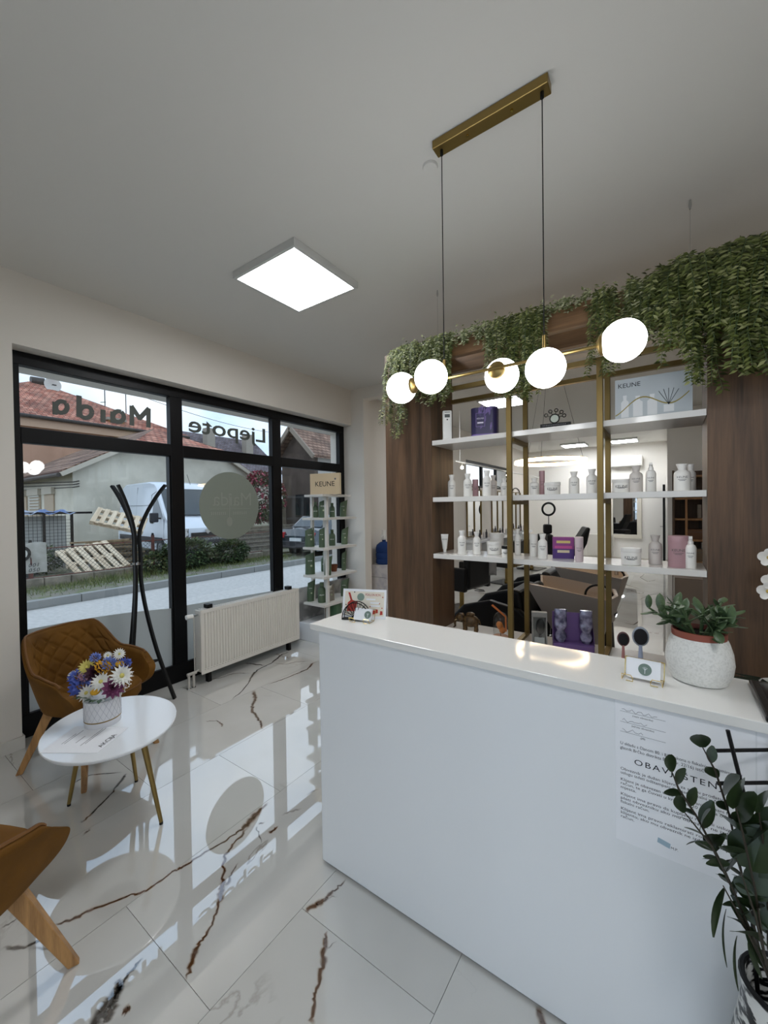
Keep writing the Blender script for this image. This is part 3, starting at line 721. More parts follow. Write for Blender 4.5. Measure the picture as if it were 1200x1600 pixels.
STEM = M('green_stem', '#4c5f3c', .6)
def succulent():
    p = atz(1092, 1062, CT); t = thing('potted_succulent', 'green jade succulent in a speckled white pot', 'potted plant', (p.x, p.y, CT))
    POT = M('speckled_white_ceramic', '#e6e5e0', .55, noise=(160, '#d3d2cc', .45, .7), bump=(220, .15))
    R = .083
    MB().lathe([(.052, 0), (.068, .004), (.079, .03), (R, .06), (.080, .09), (.072, .118), (.066, .132), (.062, .134), (.060, .128), (.066, .09)], 40, cap=False).build('outer_pot', POT, t, smooth=True)
    MB().lathe([(.050, .002), (.052, .003)], 40).build('pot_foot', POT, t)
    MB().lathe([(.050, .06), (.060, .130), (.0665, .131), (.0675, .150), (.064, .151), (.061, .139), (.059, .138)], 40, cap=False).build('nursery_pot', M('terracotta_plastic', '#8e4a39', .5), t, smooth=True)
    MB().lathe([(.01, .136), (.058, .138)], 24).build('soil', M('potting_soil', '#2a211a', .95, bump=(120, .6)), t)
    lm = blade(.046, .023, .006).mesh('leaf', True); lm.materials.append(SUCC)
    random.seed(3)
    for k in range(15):
        az = 2*PI*k/15 + random.uniform(-.3, .3); el = random.uniform(.45, 1.35); L = random.uniform(.06, .115)
        if k == 4: az, el, L = PI*1.02, .55, .12
        base = Vector((.022*math.cos(az), .022*math.sin(az), .138)); d = Vector((math.cos(az)*math.cos(el), math.sin(az)*math.cos(el), math.sin(el)))
        tip = base + d*L
        MB().tube([base, base + d*L*.5 + Vector((0, 0, -.004)), tip], [.0045, .004, .003], 6).build('stem', STEM, t, smooth=True)
        for j in range(random.choice((6, 7, 8))):
            q = base + d*L*(.45 + .55*(j//2)/3.) if j < 7 else tip
            s = d.orthogonal(); s = Matrix.Rotation(j*PI/2 + k + (j//2)*.6, 3, d) @ s
            dd = (s*1.0 + d*.75 + Vector((0, 0, .15))).normalized()
            sc = random.uniform(.75, 1.15)
            piece('leaf', lm, None, t, q, orient(dd, random.uniform(-.4, .4)), (sc, sc, sc))
    return t
succulent()

# white orchid and its dark leaves at the right edge, on the cabinet behind the counter
def orchid():
    t = thing('orchid_plant', 'white orchid flowering in front of the right walnut column', 'flowers', (.40, 2.42, .69))
    MB().lathe([(.05, 0), (.06, .01), (.07, .12), (.066, .125), (.06, .11)], 24, cap=False).build('pot', M('white_ceramic', '#dedcd6', .25), t, smooth=True)
    MB().lathe([(.005, .001), (.052, .002)], 24).build('pot_base', M('white_ceramic'), t)
    MB().lathe([(.005, .10), (.06, .101)], 20).build('bark', M('potting_soil'), t)
    MB().tube([(0, 0, .1), (.01, 0, .35), (-.02, 0, .6), (-.06, 0, .68)], .004, 6).build('flower_stem', STEM, t, smooth=True)
    pet = M('orchid_petal', '#f0eee9', .5)
    for c in ((-.04, -.02, .68), (-.03, -.03, .58), (-.045, -.035, .535), (.02, -.02, .62), (.03, -.01, .50)):
        fo = MB()
        for k in range(5):
            a = 2*PI*k/5 + .4; d = Vector((math.cos(a), -.35, math.sin(a))).normalized(); fo.petal(c, d, (0, -1, 0), .042, .042 if k in (0, 2) else .032)
        fo.build('flower', pet, t, smooth=True)
        MB().sphere((c[0], c[1]-.012, c[2]), .008, 8, 6).build('flower_heart', M('orchid_heart', '#b59a4a', .6), t)
    dl = M('dark_leaf', '#16241a', .35)
    for a, L in ((2.9, .16), (3.4, .2), (.3, .18), (4.4, .14), (1.6, .15)):
        d = Vector((math.cos(a), math.sin(a), .5)); MB().leaf((0, 0, .1), d, (0, 0, 1), L, .06, bend=.3).build('leaf', dl, t, smooth=True)
orchid()

# ------------------------------------------------------------------ walnut and gold display unit
YF, YBK, XL0, XL1, XR0, XR1 = 2.57, 2.93, -1.783, -1.386, .163, .56
LEDGE = .69
t = unit = thing('display_shelf_unit', 'tall walnut and gold open display shelf unit behind the counter', 'shelf unit', (0, 0, 0))
SHELFW = M('white_gloss_shelf', '#dedcd8', .12, spec=.5)
for a, b_ in ((XL0, XL1), (XR0, XR1)):
    MB().box(a, YF, LEDGE, b_, YBK, 2.775).build('wood_column', WALNUT, t, bevel=.002)
MB().box(XL1, YF, 2.645, XR0, YF+.05, 2.775).build('top_beam', WALNUTX, t, bevel=.002)
MB().box(XL1, YBK-.05, 2.645, XR0, YBK, 2.775).build('top_beam', WALNUTX, t, bevel=.002)
MB().box(XL0, 2.22, .0, XR1, 2.95, LEDGE).build('base_cabinet', M('base_cabinet_white', '#cfcac4', .3), t, bevel=.003)
PW = .030
PX = [-.8187, -.3077]
for x in PX:
    for y in (YF+PW/2, YBK-PW/2): MB().box(x-PW/2, y-PW/2, LEDGE, x+PW/2, y+PW/2, 2.41 if y > YF+.1 else 2.41).build('gold_post', GOLDF, t, bevel=.0015)
    for z in (2.08-.034, 1.675-.034, 1.27-.034, LEDGE+.02): MB().box(x-PW/2, YF+PW, z-.026, x+PW/2, YBK-PW, z-.001).build('gold_bracket', GOLDF, t, bevel=.001)
for y in (YF+PW/2, YBK-PW/2):
    MB().box(XL1, y-PW/2, 2.41, XR0, y+PW/2, 2.44).build('gold_rail', GOLDF, t, bevel=.0015)
SZ = [2.08, 1.675, 1.27]
for z in SZ:
    for a, b_ in ((XL1+.006, PX[0]-PW/2), (PX[0]-PW/2, PX[1]-PW/2), (PX[1]-PW/2, XR0-.002)):
        MB().box(a+.0005, YF+.0+PW*.0+.002, z-.033, b_-.0005, YBK-PW-.002, z).build('shelf', SHELFW, t, bevel=.0015)
# the boards stand behind the front posts
for o in unit.children:
    if o.name.startswith('gold_post') and o.data.vertices[0].co.y < YF+.02: o.location.y = -.031
for k, (u, v_) in enumerate(((1078, 314), (685, 455))):
    p = atz(u, v_, CEIL); t = thing('suspension_cable', ('right' if k == 0 else 'left') + ' thin steel cable from ceiling to the planted beam', 'cable', (p.x, 2.75, 2.776))
    MB().tube([(0, 0, 0), (0, 0, CEIL-2.776-.04)], .0012, 6).build('cable', CHROME, t)
    MB().tube([(0, 0, CEIL-2.776-.05), (0, 0, CEIL-2.776-.03), (0, 0, CEIL-2.776-.001)], [.004, .008, .005], 8).build('ceiling_hook', CHROME, t, smooth=True)
    MB().box(-.03, -.185, -.0, .03, .185, .003).build('fixing_strap', CHROME, t)

# ------------------------------------------------------------------ hair care products
PW_ = M('product_white', '#f0eee9', .3); PGREY = M('product_warm_grey', '#d5cec8', .35); PROSE = M('product_rose', '#b59096', .4); CAPW = M('cap_white', '#f2f0ec', .3)
PRINT = M('product_print', '#5a5a5a', .6)
GRP = 'hair care products on the display shelves'
def along(p): d = (CP - Vector(p)); d.z = 0; return d.normalized()
def prod(kind, x, y, z, h, label, mat=None, r=None, grp=GRP):
    mat = mat or PW_; f = along((x, y, z)); rz = math.atan2(f.x, -f.y)
    if kind == 'bottle':
        r = r or h*.20; t = thing('shampoo_bottle', label, 'bottle', (x, y, z), rz, grp)
        MB().lathe([(r*.93, 0), (r, .006*h), (r, .60*h), (r*.93, .69*h), (r*.6, .76*h), (r*.48, .78*h)], 20).build('body', mat, t, smooth=True)
        MB().lathe([(r*.50, .78*h), (r*.52, .84*h), (r*.72, .985*h), (r*.68, h)], 20).build('flared_cap', CAPW if mat is PW_ else mat, t, smooth=True)
        pz = .5
    elif kind == 'pump':
        r = r or h*.135; t = thing('spray_bottle', label, 'bottle', (x, y, z), rz, grp)
        MB().lathe([(r*.95, 0), (r, .01*h), (r, .64*h), (r*.8, .72*h), (r*.5, .75*h)], 20).build('body', mat, t, smooth=True)
        MB().lathe([(r*.52, .75*h), (r*.52, .83*h), (r*.36, .86*h), (r*.36, .93*h)], 16).build('collar', CAPW, t, smooth=True)
        MB().box(-r*.32, -r*.95, .93*h, r*.32, r*.4, h).build('pump_head', CAPW, t, bevel=.001)
        pz = .48
    elif kind == 'jar':
        r = r or h*.74; t = thing('hair_mask_jar', label, 'jar', (x, y, z), rz, grp)
        MB().lathe([(r*.9, 0), (r*.95, .03*h), (r*.97, .70*h), (r*.92, .74*h)], 28).build('body', mat, t, smooth=True)
        MB().lathe([(r*.98, .74*h), (r, .77*h), (r, .97*h), (r*.96, h)], 28).build('lid', CAPW, t, smooth=True)
        pz = .45
    elif kind == 'can':
        r = r or h*.19; t = thing('product_canister', label, 'canister', (x, y, z), rz, grp)
        MB().lathe([(r*.97, 0), (r, .012*h), (r, .80*h)], 26).build('body', mat, t, smooth=True)
        MB().lathe([(r*1.02, .80*h), (r*1.02, .985*h), (r*.98, h)], 26).build('lid', mat, t, smooth=True)
        pz = .55
    elif kind == 'tube':
        r = r or h*.16; t = thing('cream_tube', label, 'tube', (x, y, z), rz, grp)
        MB().lathe([(r*.55, 0), (r*.6, .15*h), (r*.62, .17*h)], 14).build('cap', CAPW, t, smooth=True)
        rows = []
        for i in range(7):
            q = i/6; w = r*(.75 + .55*q); d = r*.75*(1-q) + .0015
            rows.append([(w*math.cos(a), d*math.sin(a), h*(.17 + .83*q)) for a in [2*PI*j/14 for j in range(14)]])
        mb = MB().grid(rows, closed=True); mb.add(rows[-1], [tuple(range(14))]); mb.build('body', mat, t, smooth=True)
        lettering('KEUNE', h*.09, (0, -r*.6, h*.72), (1, 0, 0), (0, 0, 1), PRINT, t); return t
    R = r*(.97 if kind == 'jar' else 1.)
    lettering('KEUNE', r*.42, (0, 0, h*pz), (1, 0, 0), (0, 0, 1), PRINT, t, wrap=R)
    for k, (dz, w) in enumerate(((-.09, .5), (-.13, .34))):
        pts = []; ww = r*w
        for i in range(5):
            a = -ww/R/1 + 2*ww/R*i/4; pts.append((math.sin(a)*(R+.0005), -math.cos(a)*(R+.0005)))
        MB().grid([[(px_, py_, h*(pz+dz)+e) for px_, py_ in pts] for e in (0, .0022)]).build('printed_line', PRINT, t)
    return t
def shelf_item(kind, u, vb, vt, z, label, mat=None, y=None, wpx=None):
    if y is None:
        p = atz(u, vb, z); y = min(max(p.y, YF+.05), YBK-.07)
    p = aty(u, vb, y); dist = (p-CP).dot(CF)
    h = (vb-vt)*dist/FPX; r = (wpx*dist/FPX/2 if wpx else None)
    return prod(kind, p.x, y, z+.0004, h, label, mat, r)
z2, z3, z1 = SZ[1], SZ[2], SZ[0]
# middle shelf, left bay
shelf_item('bottle', 706, 774, 739, z2, 'white shampoo bottle first from left on the middle shelf', y=2.72, wpx=12)
shelf_item('bottle', 731, 774, 738, z2, 'white shampoo bottle second from left on the middle shelf', y=2.68, wpx=13)
shelf_item('can', 743, 774, 747, z2, 'small rose carton tube behind the second middle shelf bottle', PROSE, y=2.78, wpx=9)
shelf_item('bottle', 761, 773, 733, z2, 'tall white shampoo bottle third from left on the middle shelf', y=2.68, wpx=13)
shelf_item('bottle', 771, 773, 740, z2, 'warm grey bottle tucked behind the third middle shelf bottle', PGREY, y=2.80, wpx=11)
shelf_item('bottle', 788, 772, 744, z2, 'white bottle beside the left gold post on the middle shelf', y=2.74, wpx=11)
# middle shelf, middle bay
shelf_item('bottle', 835, 768, 741, z2, 'broad white bottle beside the rear gold post on the middle shelf', y=2.80, wpx=14)
shelf_item('can', 847, 768, 730, z2, 'slim rose canister next to a jar on the middle shelf', PROSE, y=2.84, wpx=8)
shelf_item('jar', 863, 768, 749, z2, 'white hair mask jar in the middle bay of the middle shelf', y=2.72, wpx=24)
shelf_item('bottle', 897, 768, 733, z2, 'warm white shampoo bottle beside the jar in the middle bay', y=2.72, wpx=15)
shelf_item('bottle', 925, 767, 729, z2, 'white shampoo bottle left of the right gold post on the middle shelf', y=2.70, wpx=16)
# middle shelf, right bay
shelf_item('jar', 971, 766, 745, z2, 'white hair mask jar right of the right gold post on the middle shelf', y=2.74, wpx=27)
shelf_item('bottle', 994, 766, 725, z2, 'warm grey shampoo bottle beside the right hand jar on the middle shelf', PGREY, y=2.70, wpx=18)
shelf_item('pump', 1017, 765, 720, z2, 'slim white pump bottle on the middle shelf', y=2.70, wpx=14)
shelf_item('bottle', 1066, 764, 722, z2, 'large white shampoo bottle near the right walnut column', y=2.66, wpx=22)
shelf_item('bottle', 1079, 764, 722, z2, 'white shampoo bottle behind the large one near the right column', y=2.80, wpx=14)
# bottom shelf
shelf_item('tube', 695, 863, 835, z3, 'small white cream tube at the left end of the bottom shelf', y=2.70)
shelf_item('bottle', 722, 866, 829, z3, 'white shampoo bottle first from left on the bottom shelf', wpx=13)
shelf_item('bottle', 745, 866, 831, z3, 'white shampoo bottle second from left on the bottom shelf', wpx=12)
shelf_item('jar', 772, 866, 846, z3, 'white hair mask jar standing on the left bay of the bottom shelf', wpx=22)
shelf_item('jar', 776, 860, 830, z3, 'tall white tub behind the jar on the bottom shelf', y=2.86, wpx=22)
sj = shelf_item('jar', 790, 870, 852, z3, 'small white tub with dark lid beside the left gold post', y=2.62, wpx=12)
for c in sj.children:
    if c.name.startswith('lid'): c.data.materials.clear(); c.data.materials.append(BLACK)
shelf_item('bottle', 809, 866, 826, z3, 'slim white bottle behind the left gold post on the bottom shelf', y=2.80, wpx=9)
shelf_item('can', 834, 870, 835, z3, 'white canister behind the bottle in the middle bay', y=2.76, wpx=12)
shelf_item('bottle', 848, 873, 834, z3, 'white shampoo bottle left of the purple carton', wpx=14)
shelf_item('can', 905, 877, 839, z3, 'pale pink spray can right of the purple carton', M('product_pale_rose', '#cdbcc0', .4), wpx=12)
shelf_item('jar', 986, 882, 856, z3, 'white hair mask jar on the right bay of the bottom shelf', wpx=28)
shelf_item('bottle', 1024, 881, 836, z3, 'warm grey shampoo bottle on the right bay of the bottom shelf', PGREY, wpx=18)
shelf_item('can', 1060, 886, 837, z3, 'large rose canister on the right bay of the bottom shelf', PROSE, wpx=27)
shelf_item('pump', 1079, 888, 838, z3, 'white spray bottle at the right end of the bottom shelf', wpx=15)
# purple carton on the bottom shelf
p = atz(880, 872, z3); t = thing('purple_carton', 'magenta and purple product carton on the bottom shelf', 'carton', (p.x, p.y, z3), .25, None)
CARM = attr_mat('printed_carton', .45)
cw, ch_, cd = .062, .135, .05
MB().box(-cw, -cd/2, 0, cw, cd/2, ch_*.45, '#4d2f78').box(-cw, -cd/2, ch_*.45, cw, cd/2, ch_, '#8d3f86').build('carton', CARM, t)
for z_, w_, c_ in ((.105, .04, '#d8c27a'), (.072, .05, '#c04f8f'), (.045, .035, '#d8c9a8')): MB().box(-w_, -cd/2-.0006, z_-.008, w_, -cd/2, z_+.008, c_).build('printed_band', CARM, t)
# white air freshener, purple tin, emblem trophy, boxed set on the top shelf
p = aty(699, 690, 2.615); t = thing('air_freshener', 'tall white automatic air freshener on the top shelf', 'dispenser', (p.x, 2.615, z1), .5)
MB().box(-.032, -.03, 0, .032, .03, .205).build('body', WHITEP, t, bevel=.008, seg=3); MB().box(-.018, -.0312, .155, .018, -.0302, .178).build('display', M('lcd_dark', '#2b3330', .3), t)
MB().lathe([(.005, -.0315), (.005, -.030)], 12, (0, 0, .14), 'y').build('sensor', BLACK, t); MB().box(-.018, -.0312, .190, .018, -.0302, .1935).build('vent_slot', BLACK, t)
p = aty(758, 680, 2.665); t = thing('round_purple_tin', 'dark purple leaf patterned gift tin on the top shelf', 'tin', (p.x, 2.665, z1), .22)
PUR = M('tin_dark_purple', '#2c2550', .4); LPUR = M('tin_light_purple', '#7a63a8', .45)
hw, hh = .088, .19; r_ = .04
outl = [(math.copysign(hw-r_, cx_) + r_*math.cos(a), math.copysign(.07-r_, cy_) + r_*math.sin(a)) for cx_, cy_, a0 in ((1, 1, 0), (-1, 1, PI/2), (-1, -1, PI), (1, -1, 1.5*PI)) for a in [a0 + PI/2*i/6 for i in range(7)]]
MB().prism([(x, y, .012) for x, y in outl], (0, 0, hh-.012)).build('body', PUR, t, smooth=True); MB().prism([(x*1.01, y*1.01, 0) for x, y in outl], (0, 0, .012)).build('base_band', LPUR, t)
for k in range(26):
    random.seed(k); x, z_ = random.uniform(-.045, .045), random.uniform(.03, .175); a = random.uniform(.4, 1.2)
    for q in range(4): MB().leaf((x, -.0705, z_ + q*.008), (math.cos(a), 0, math.sin(a)), (0, -1, 0), .022, .004, bend=0).build('leaf_print', LPUR, t, fixn=False)
for a in ((-.05, .06, .01, .0625), (-.05, .15, .01, .1525), (-.05, .06, -.0475, .1525), (.0075, .06, .01, .1525)): MB().box(a[0], -.0712, a[1], a[2], -.0702, a[3]).build('label_frame', LPUR, t)
MB().box(-.047, -.0708, .063, .007, -.0702, .150).build('label_panel', PUR, t)
lettering('KEUNE', .015, (-.02, -.0706, .115), (1, 0, 0), (0, 0, 1), M('print_pale', '#d9d4e6', .6), t)
MB().box(-.04, -.0715, .082, 0, -.0710, .092).build('printed_bar', M('print_pale'), t)
p = aty(868, 666, 2.60); t = thing('emblem_trophy', 'black name stand with a round paw shaped emblem on the top shelf', 'trophy', (p.x, 2.60, z1), .12)
MB().box(-.085, -.02, 0, .085, .02, .022).build('base', BLACK, t, bevel=.002)
for i in range(14): MB().box(-.07+i*.0095, -.0206, .008, -.065+i*.0095, -.0202, .014).build('engraved_letter', INKG, t)
ring = lambda c, r, w: MB().tube([(c[0] + r*math.cos(a), 0, c[1] + r*math.sin(a)) for a in [2*PI*i/24 for i in range(24)]], w, 6, closed=True)
ring((-.005, .052), .026, .004).build('emblem_ring', BLACK, t, smooth=True); MB().lathe([(.024, -.002), (.024, .002)], 24, (-.005, 0, .052), 'y').build('emblem_plate', M('emblem_grey', '#8d9389', .35, metal=.4), t)
for a in (150, 115, 80, 45, 15):
    a = math.radians(a); c = (-.005 + .055*math.cos(a), .052 + .05*math.sin(a)); MB().tube([(-.005 + .028*math.cos(a), 0, .052 + .028*math.sin(a)), (c[0]-.008*math.cos(a), 0, c[1]-.008*math.sin(a))], .002, 6).build('emblem_stalk', BLACK, t)
    ring(c, .0095, .0028).build('emblem_loop', BLACK, t, smooth=True)
p = aty(1019, 652, 2.62); t = thing('gift_set_box', 'pale grey boxed gift set with product pictures on the top shelf', 'box', (p.x, 2.62, z1), .04)
bw, bh = .172, .215
MB().box(-bw, -.03, 0, bw, .03, bh).build('box', M('carton_pale_grey', '#aeb6bb', .35), t, bevel=.001)
lettering('KEUNE', .034, (-.105, -.0302, .178), (1, 0, 0), (0, 0, 1), INK, t)
PB = M('print_bottle', '#d5d8da', .5)
for x, w_, h_ in ((-.125, .018, .125), (-.065, .022, .115), (.0, .022, .115)):
    MB().add([(x-w_, -.0305, .005), (x+w_, -.0305, .005), (x+w_, -.0305, h_*.7), (x+w_*.4, -.0305, h_*.8), (x+w_*.5, -.0305, h_), (x-w_*.5, -.0305, h_), (x-w_*.4, -.0305, h_*.8), (x-w_, -.0305, h_*.7)], [tuple(range(8))]).build('printed_bottle', PB, t, fixn=False)
MB().add([(.05, -.0305, .012), (.095, -.0305, .012), (.095, -.0305, .05), (.05, -.0305, .05)], [(0, 1, 2, 3)]).build('printed_diffuser', PB, t, fixn=False)
for a in (-.5, -.25, 0, .25, .5): MB().tube([(.072, -.0306, .05), (.072 + .09*math.sin(a), -.0306, .05 + .085*math.cos(a))], .0012, 4).build('printed_reed', INK, t)
wv = [(-bw+.002+i*.0143, -.0307, .055 + .035*math.sin(i*.33-1.2) + i*.0022) for i in range(24)]
MB().grid([wv, [(x, y, z_-.007) for x, y, z_ in wv]]).build('printed_gold_wave', M('print_gold', '#8b7d35', .5), t)

# ------------------------------------------------------------------ things on the base cabinet of the unit
p = atz(730, 988, LEDGE); BR = M('bronze_resin', '#35271a', .45, metal=.25, noise=(40, '#6b5230'))
t = thing('elephant_figurine', 'dark bronze elephant figurine beside the left walnut column', 'figurine', (p.x+.01, p.y+.04, LEDGE), .3)
MB().sphere((0, 0, .075), .05, 18, 12, sc=(1.25, .85, .9)).build('body', BR, t, smooth=True); MB().sphere((-.075, 0, .098), .032, 14, 10).build('head', BR, t, smooth=True)
for x in (-.04, .04):
    for y in (-.022, .022): MB().lathe([(.015, 0), (.013, .03), (.017, .07)], 10, (x, y, 0)).build('leg', BR, t, smooth=True)
MB().tube([(-.098, 0, .09), (-.115, 0, .06), (-.112, 0, .03), (-.125, 0, .022)], [.014, .010, .007, .005], 8).build('trunk', BR, t, smooth=True)
for s in (-1, 1):
    MB().sphere((-.062, s*.03, .10), .026, 12, 8, sc=(.6, .25, 1)).build('ear', BR, t, smooth=True); MB().tube([(-.095, s*.014, .085), (-.115, s*.016, .078)], [.004, .002], 6).build('tusk', M('ivory_resin', '#c9b48a', .5), t)
MB().sphere((.0, 0, .125), .03, 12, 8, sc=(1.1, .9, .5)).build('saddle', BR, t, smooth=True); MB().tube([(.06, 0, .09), (.072, 0, .05)], .004, 6).build('tail', BR, t)
p = atz(781, 998, LEDGE); t = thing('glass_cloche', 'glass dome with preserved orange flower and ribbon', 'cloche', (p.x, p.y+.02, LEDGE), 0)
MB().lathe([(.058, 0), (.06, .008), (.054, .014)], 28).build('base', M('orange_base', '#a5642e', .5), t, smooth=True)
MB().lathe([(.050, .014), (.051, .11), (.046, .145), (.034, .168), (.016, .18), (.003, .183)], 28, cap=False).build('glass_dome', CLEAR, t, smooth=True)
for k in range(3): MB().sphere((.012*math.cos(k*2.1), .012*math.sin(k*2.1), .055 + .02*k), .022, 10, 8).build('preserved_flower', M('flower_orange', '#c8772f', .6), t, smooth=True)
MB().tube([(0, 0, .014), (0, 0, .09)], .002, 6).build('flower_stem', STEM, t)
RB = M('ribbon_orange', '#b8642a', .45)
MB().prism([(-.055, -.03, .225), (-.045, -.03, .235), (.05, -.03, .165), (.045, -.03, .155)], (0, .002, 0)).build('ribbon', RB, t); MB().prism([(.04, -.03, .165), (.05, -.03, .165), (.052, -.03, .06), (.04, -.03, .06)], (0, .002, 0)).build('ribbon', RB, t)
p = atz(842, 1016, LEDGE); t = thing('boxed_brush', 'black hair brush in a clear fronted silver box', 'box', (p.x, p.y+.02, LEDGE), .3)
w_, h_, d_ = .046, .235, .035
SILV = M('silver_carton', '#8d8b88', .35, metal=.3)
MB().box(-w_, d_, 0, w_, d_+.003, h_).build('back_panel', SILV, t)
for a in ((-w_, 0, -w_+.008, h_), (w_-.008, 0, w_, h_), (-w_+.008, 0, w_-.008, .03), (-w_+.008, h_-.03, w_-.008, h_)): MB().box(a[0], 0, a[1], a[2], .0015, a[3]).build('front_frame', SILV, t)
MB().box(-w_, .0015, 0, -w_+.0015, d_, h_).build('side_panel', SILV, t); MB().box(w_-.0015, .0015, 0, w_, d_, h_).build('side_panel', SILV, t); MB().box(-w_+.0015, .0015, h_-.0015, w_-.0015, d_, h_).build('top_panel', SILV, t)
MB().box(-w_+.008, .004, .03, w_-.008, .0045, h_-.03).build('clear_window', CLEAR, t)
MB().sphere((.006, .02, .14), .03, 14, 10, sc=(.9, .35, 1.7)).build('brush_head', BLACK, t, smooth=True); MB().tube([(.006, .02, .09), (.006, .02, .035)], .008, 8).build('brush_handle', BLACK, t, smooth=True)
MB().box(-.03, .005, .035, .03, .0055, .075).build('printed_card', M('card_grey', '#b9bcbf', .5), t)
p = atz(888, 1018, LEDGE); t = thing('purple_brush_display', 'purple counter display with packed detangling brushes', 'display', (p.x+.02, p.y+.03, LEDGE), .28)
LIL = M('display_lilac', '#6a4f86', .55); ww = .115
MB().box(-ww, .03, 0, ww, .034, .235).build('back_panel', LIL, t); MB().box(-ww, -.06, 0, ww, .03, .055).build('tray', LIL, t, bevel=.001)
for s in (-1, 1): MB().prism([(s*ww, -.06, .055), (s*ww, .03, .055), (s*ww, .03, .2)], (.002*s, 0, 0)).build('side_wing', LIL, t)
SPRK = M('packed_brush_film', '#8d8aa6', .12, spec=.9, noise=(30, '#3f3d58')); 
for x in (-.07, .075):
    b = MB(); rows = []
    for i in range(13):
        q = i/12; w = .036*(1 if q > .45 else .55 + .45*abs(math.sin(q*9))); dd = .016 + .006*math.sin(q*17)
        rows.append([(x + w*math.cos(a), -.015 + dd*math.sin(a), .057 + .205*q) for a in [2*PI*j/10 for j in range(10)]])
    b.grid(rows, closed=True); b.add(rows[-1], [tuple(range(10))]); b.build('packed_brush', SPRK, t, smooth=True, angle=25)
def hairbrush(u, vb, vt, mat, rim, label, wpx):
    p = atz(u, 1042, LEDGE) ; y = 2.50; p = aty(u, vb, y); D = (p-CP).dot(CF); zt = aty(u, vt, y).z; w = wpx*D/FPX/2
    t = thing('paddle_brush', label, 'hair brush', (p.x, y, LEDGE), .15, 'paddle brushes standing on the base cabinet')
    H = zt-LEDGE; hz = H - w*1.35
    MB().sphere((0, 0, hz), w, 20, 12, sc=(1, .28, 1.35)).build('brush_back', rim, t, smooth=True)
    MB().sphere((0, -w*.20, hz), w*.82, 18, 10, sc=(1, .22, 1.35)).build('bristle_pad', M('bristle_black', '#17161c', .8, bump=(400, .8)), t, smooth=True)
    MB().tube([(0, 0, 0), (0, 0, H*.25), (0, 0, hz-w*1.15)], [w*.32, w*.36, w*.2], 10).build('handle', mat, t, smooth=True)
    MB().lathe([(w*.6, 0), (w*.6, .006)], 16).build('stand_foot', mat, t)
hairbrush(974, 1034, 987, M('brush_pink', '#b07a78', .4), M('brush_dark_rim', '#5a3b3d', .4), 'smaller pink handled paddle brush', 17)
hairbrush(1001, 1036, 979, M('brush_blue', '#9aa5bd', .4), M('brush_silver_rim', '#8f97a3', .35), 'larger blue handled paddle brush', 23)

# ------------------------------------------------------------------ hanging greenery on the beam
LEAFM = attr_mat('artificial_leaf', .5, .3)
GREENS = ['#3d471d', '#505a28', '#616a35', '#303818', '#727846', '#8a8e60', '#475024']
PALE = ['#717851', '#949972', '#5d653d', '#a8ab8a', '#4e5630']
def strand(mb, p, L, sway, pal, size, step, fern=False):
    """one hanging strand: leaves in pairs along a drooping line"""
    q = Vector(p); d = Vector((sway[0], sway[1], .25 if fern else -.1)).normalized(); n = int(L/step)
    pts = [q.copy()]
    for i in range(n):
        d = (d + Vector((random.uniform(-.12, .12), random.uniform(-.12, .12), -.16))).normalized(); q = q + d*step; pts.append(q.copy())
        for s in (-1, 1):
            sd = d.cross(Vector((random.uniform(-.4, .4), random.uniform(-1, -.3), .35))).normalized()*s
            ld = (sd + d*random.uniform(.2, .6)).normalized()
            mb.leaf(q, ld, (random.uniform(-.5, .5), -1, .6), size*random.uniform(.7, 1.2), size*random.uniform(.35, .55), random.choice(pal), .2)
    return pts
def greenery(x0, x1, L0, L1, n, label, pal=GREENS, size=.026, fern=False, z0=2.79, y0=YF-.02, bush=0, seed=0):
    random.seed(seed + 100)
    xm = (x0+x1)/2; t = thing('hanging_greenery', label, 'artificial plant', (xm, y0+.03, 2.776), 0, 'artificial greenery hanging from the beam')
    mb = MB(); stems = MB()
    for i in range(n):
        x = random.uniform(x0, x1) - xm; L = random.uniform(L0, L1)
        pts = strand(mb, (x, random.uniform(-.03, .04), .015 + random.uniform(-.03, .03)), L, (random.uniform(-.25, .25), random.uniform(-1, -.4)), pal, size, size*.55, fern)
        stems.tube(pts[::2] + [pts[-1]], .0011, 4, caps=False)
    for i in range(bush):
        c = Vector((random.uniform(x0-.01, x1+.01)-xm, random.uniform(-.06, .07), random.uniform(-.05, .06))); a = random.uniform(0, 2*PI); 
        d = Vector((math.cos(a), random.uniform(-1, .2), math.sin(a)*.8)); mb.leaf(c, d, (random.uniform(-.4, .4), -1, .6), size*random.uniform(.8, 1.3), size*.5, random.choice(pal), .2)
    f = mb.build('foliage', LEAFM, t, fixn=False); f['kind'] = 'stuff'
    s = stems.build('stems', STEM, t, fixn=False); s['kind'] = 'stuff'
    return t
greenery(-1.70, -1.56, .30, .74, 30, 'trailing plant at the far left end of the beam', size=.026, bush=33, seed=1)
greenery(-1.56, -1.42, .15, .45, 20, 'bushy plant next to the left end of the beam', size=.025, bush=38, seed=2)
greenery(-1.40, -1.20, .30, .52, 40, 'long hanging plant left of the purple tin', pal=PALE+GREENS, size=.027, bush=33, seed=3)
greenery(-1.18, -.96, .05, .15, 20, 'short pale plant lying on the beam above the tin', pal=PALE, size=.026, bush=110, seed=4)
greenery(-.96, -.84, .22, .40, 16, 'small drooping plant right of the pale plant', pal=PALE+GREENS, size=.024, bush=22, seed=5)
greenery(-.86, -.62, .30, .60, 50, 'dense dark plant in the middle of the beam', size=.027, bush=49, seed=6)
greenery(-.62, -.36, .05, .13, 22, 'short pale plant right of the middle of the beam', pal=PALE, size=.026, bush=110, seed=7)
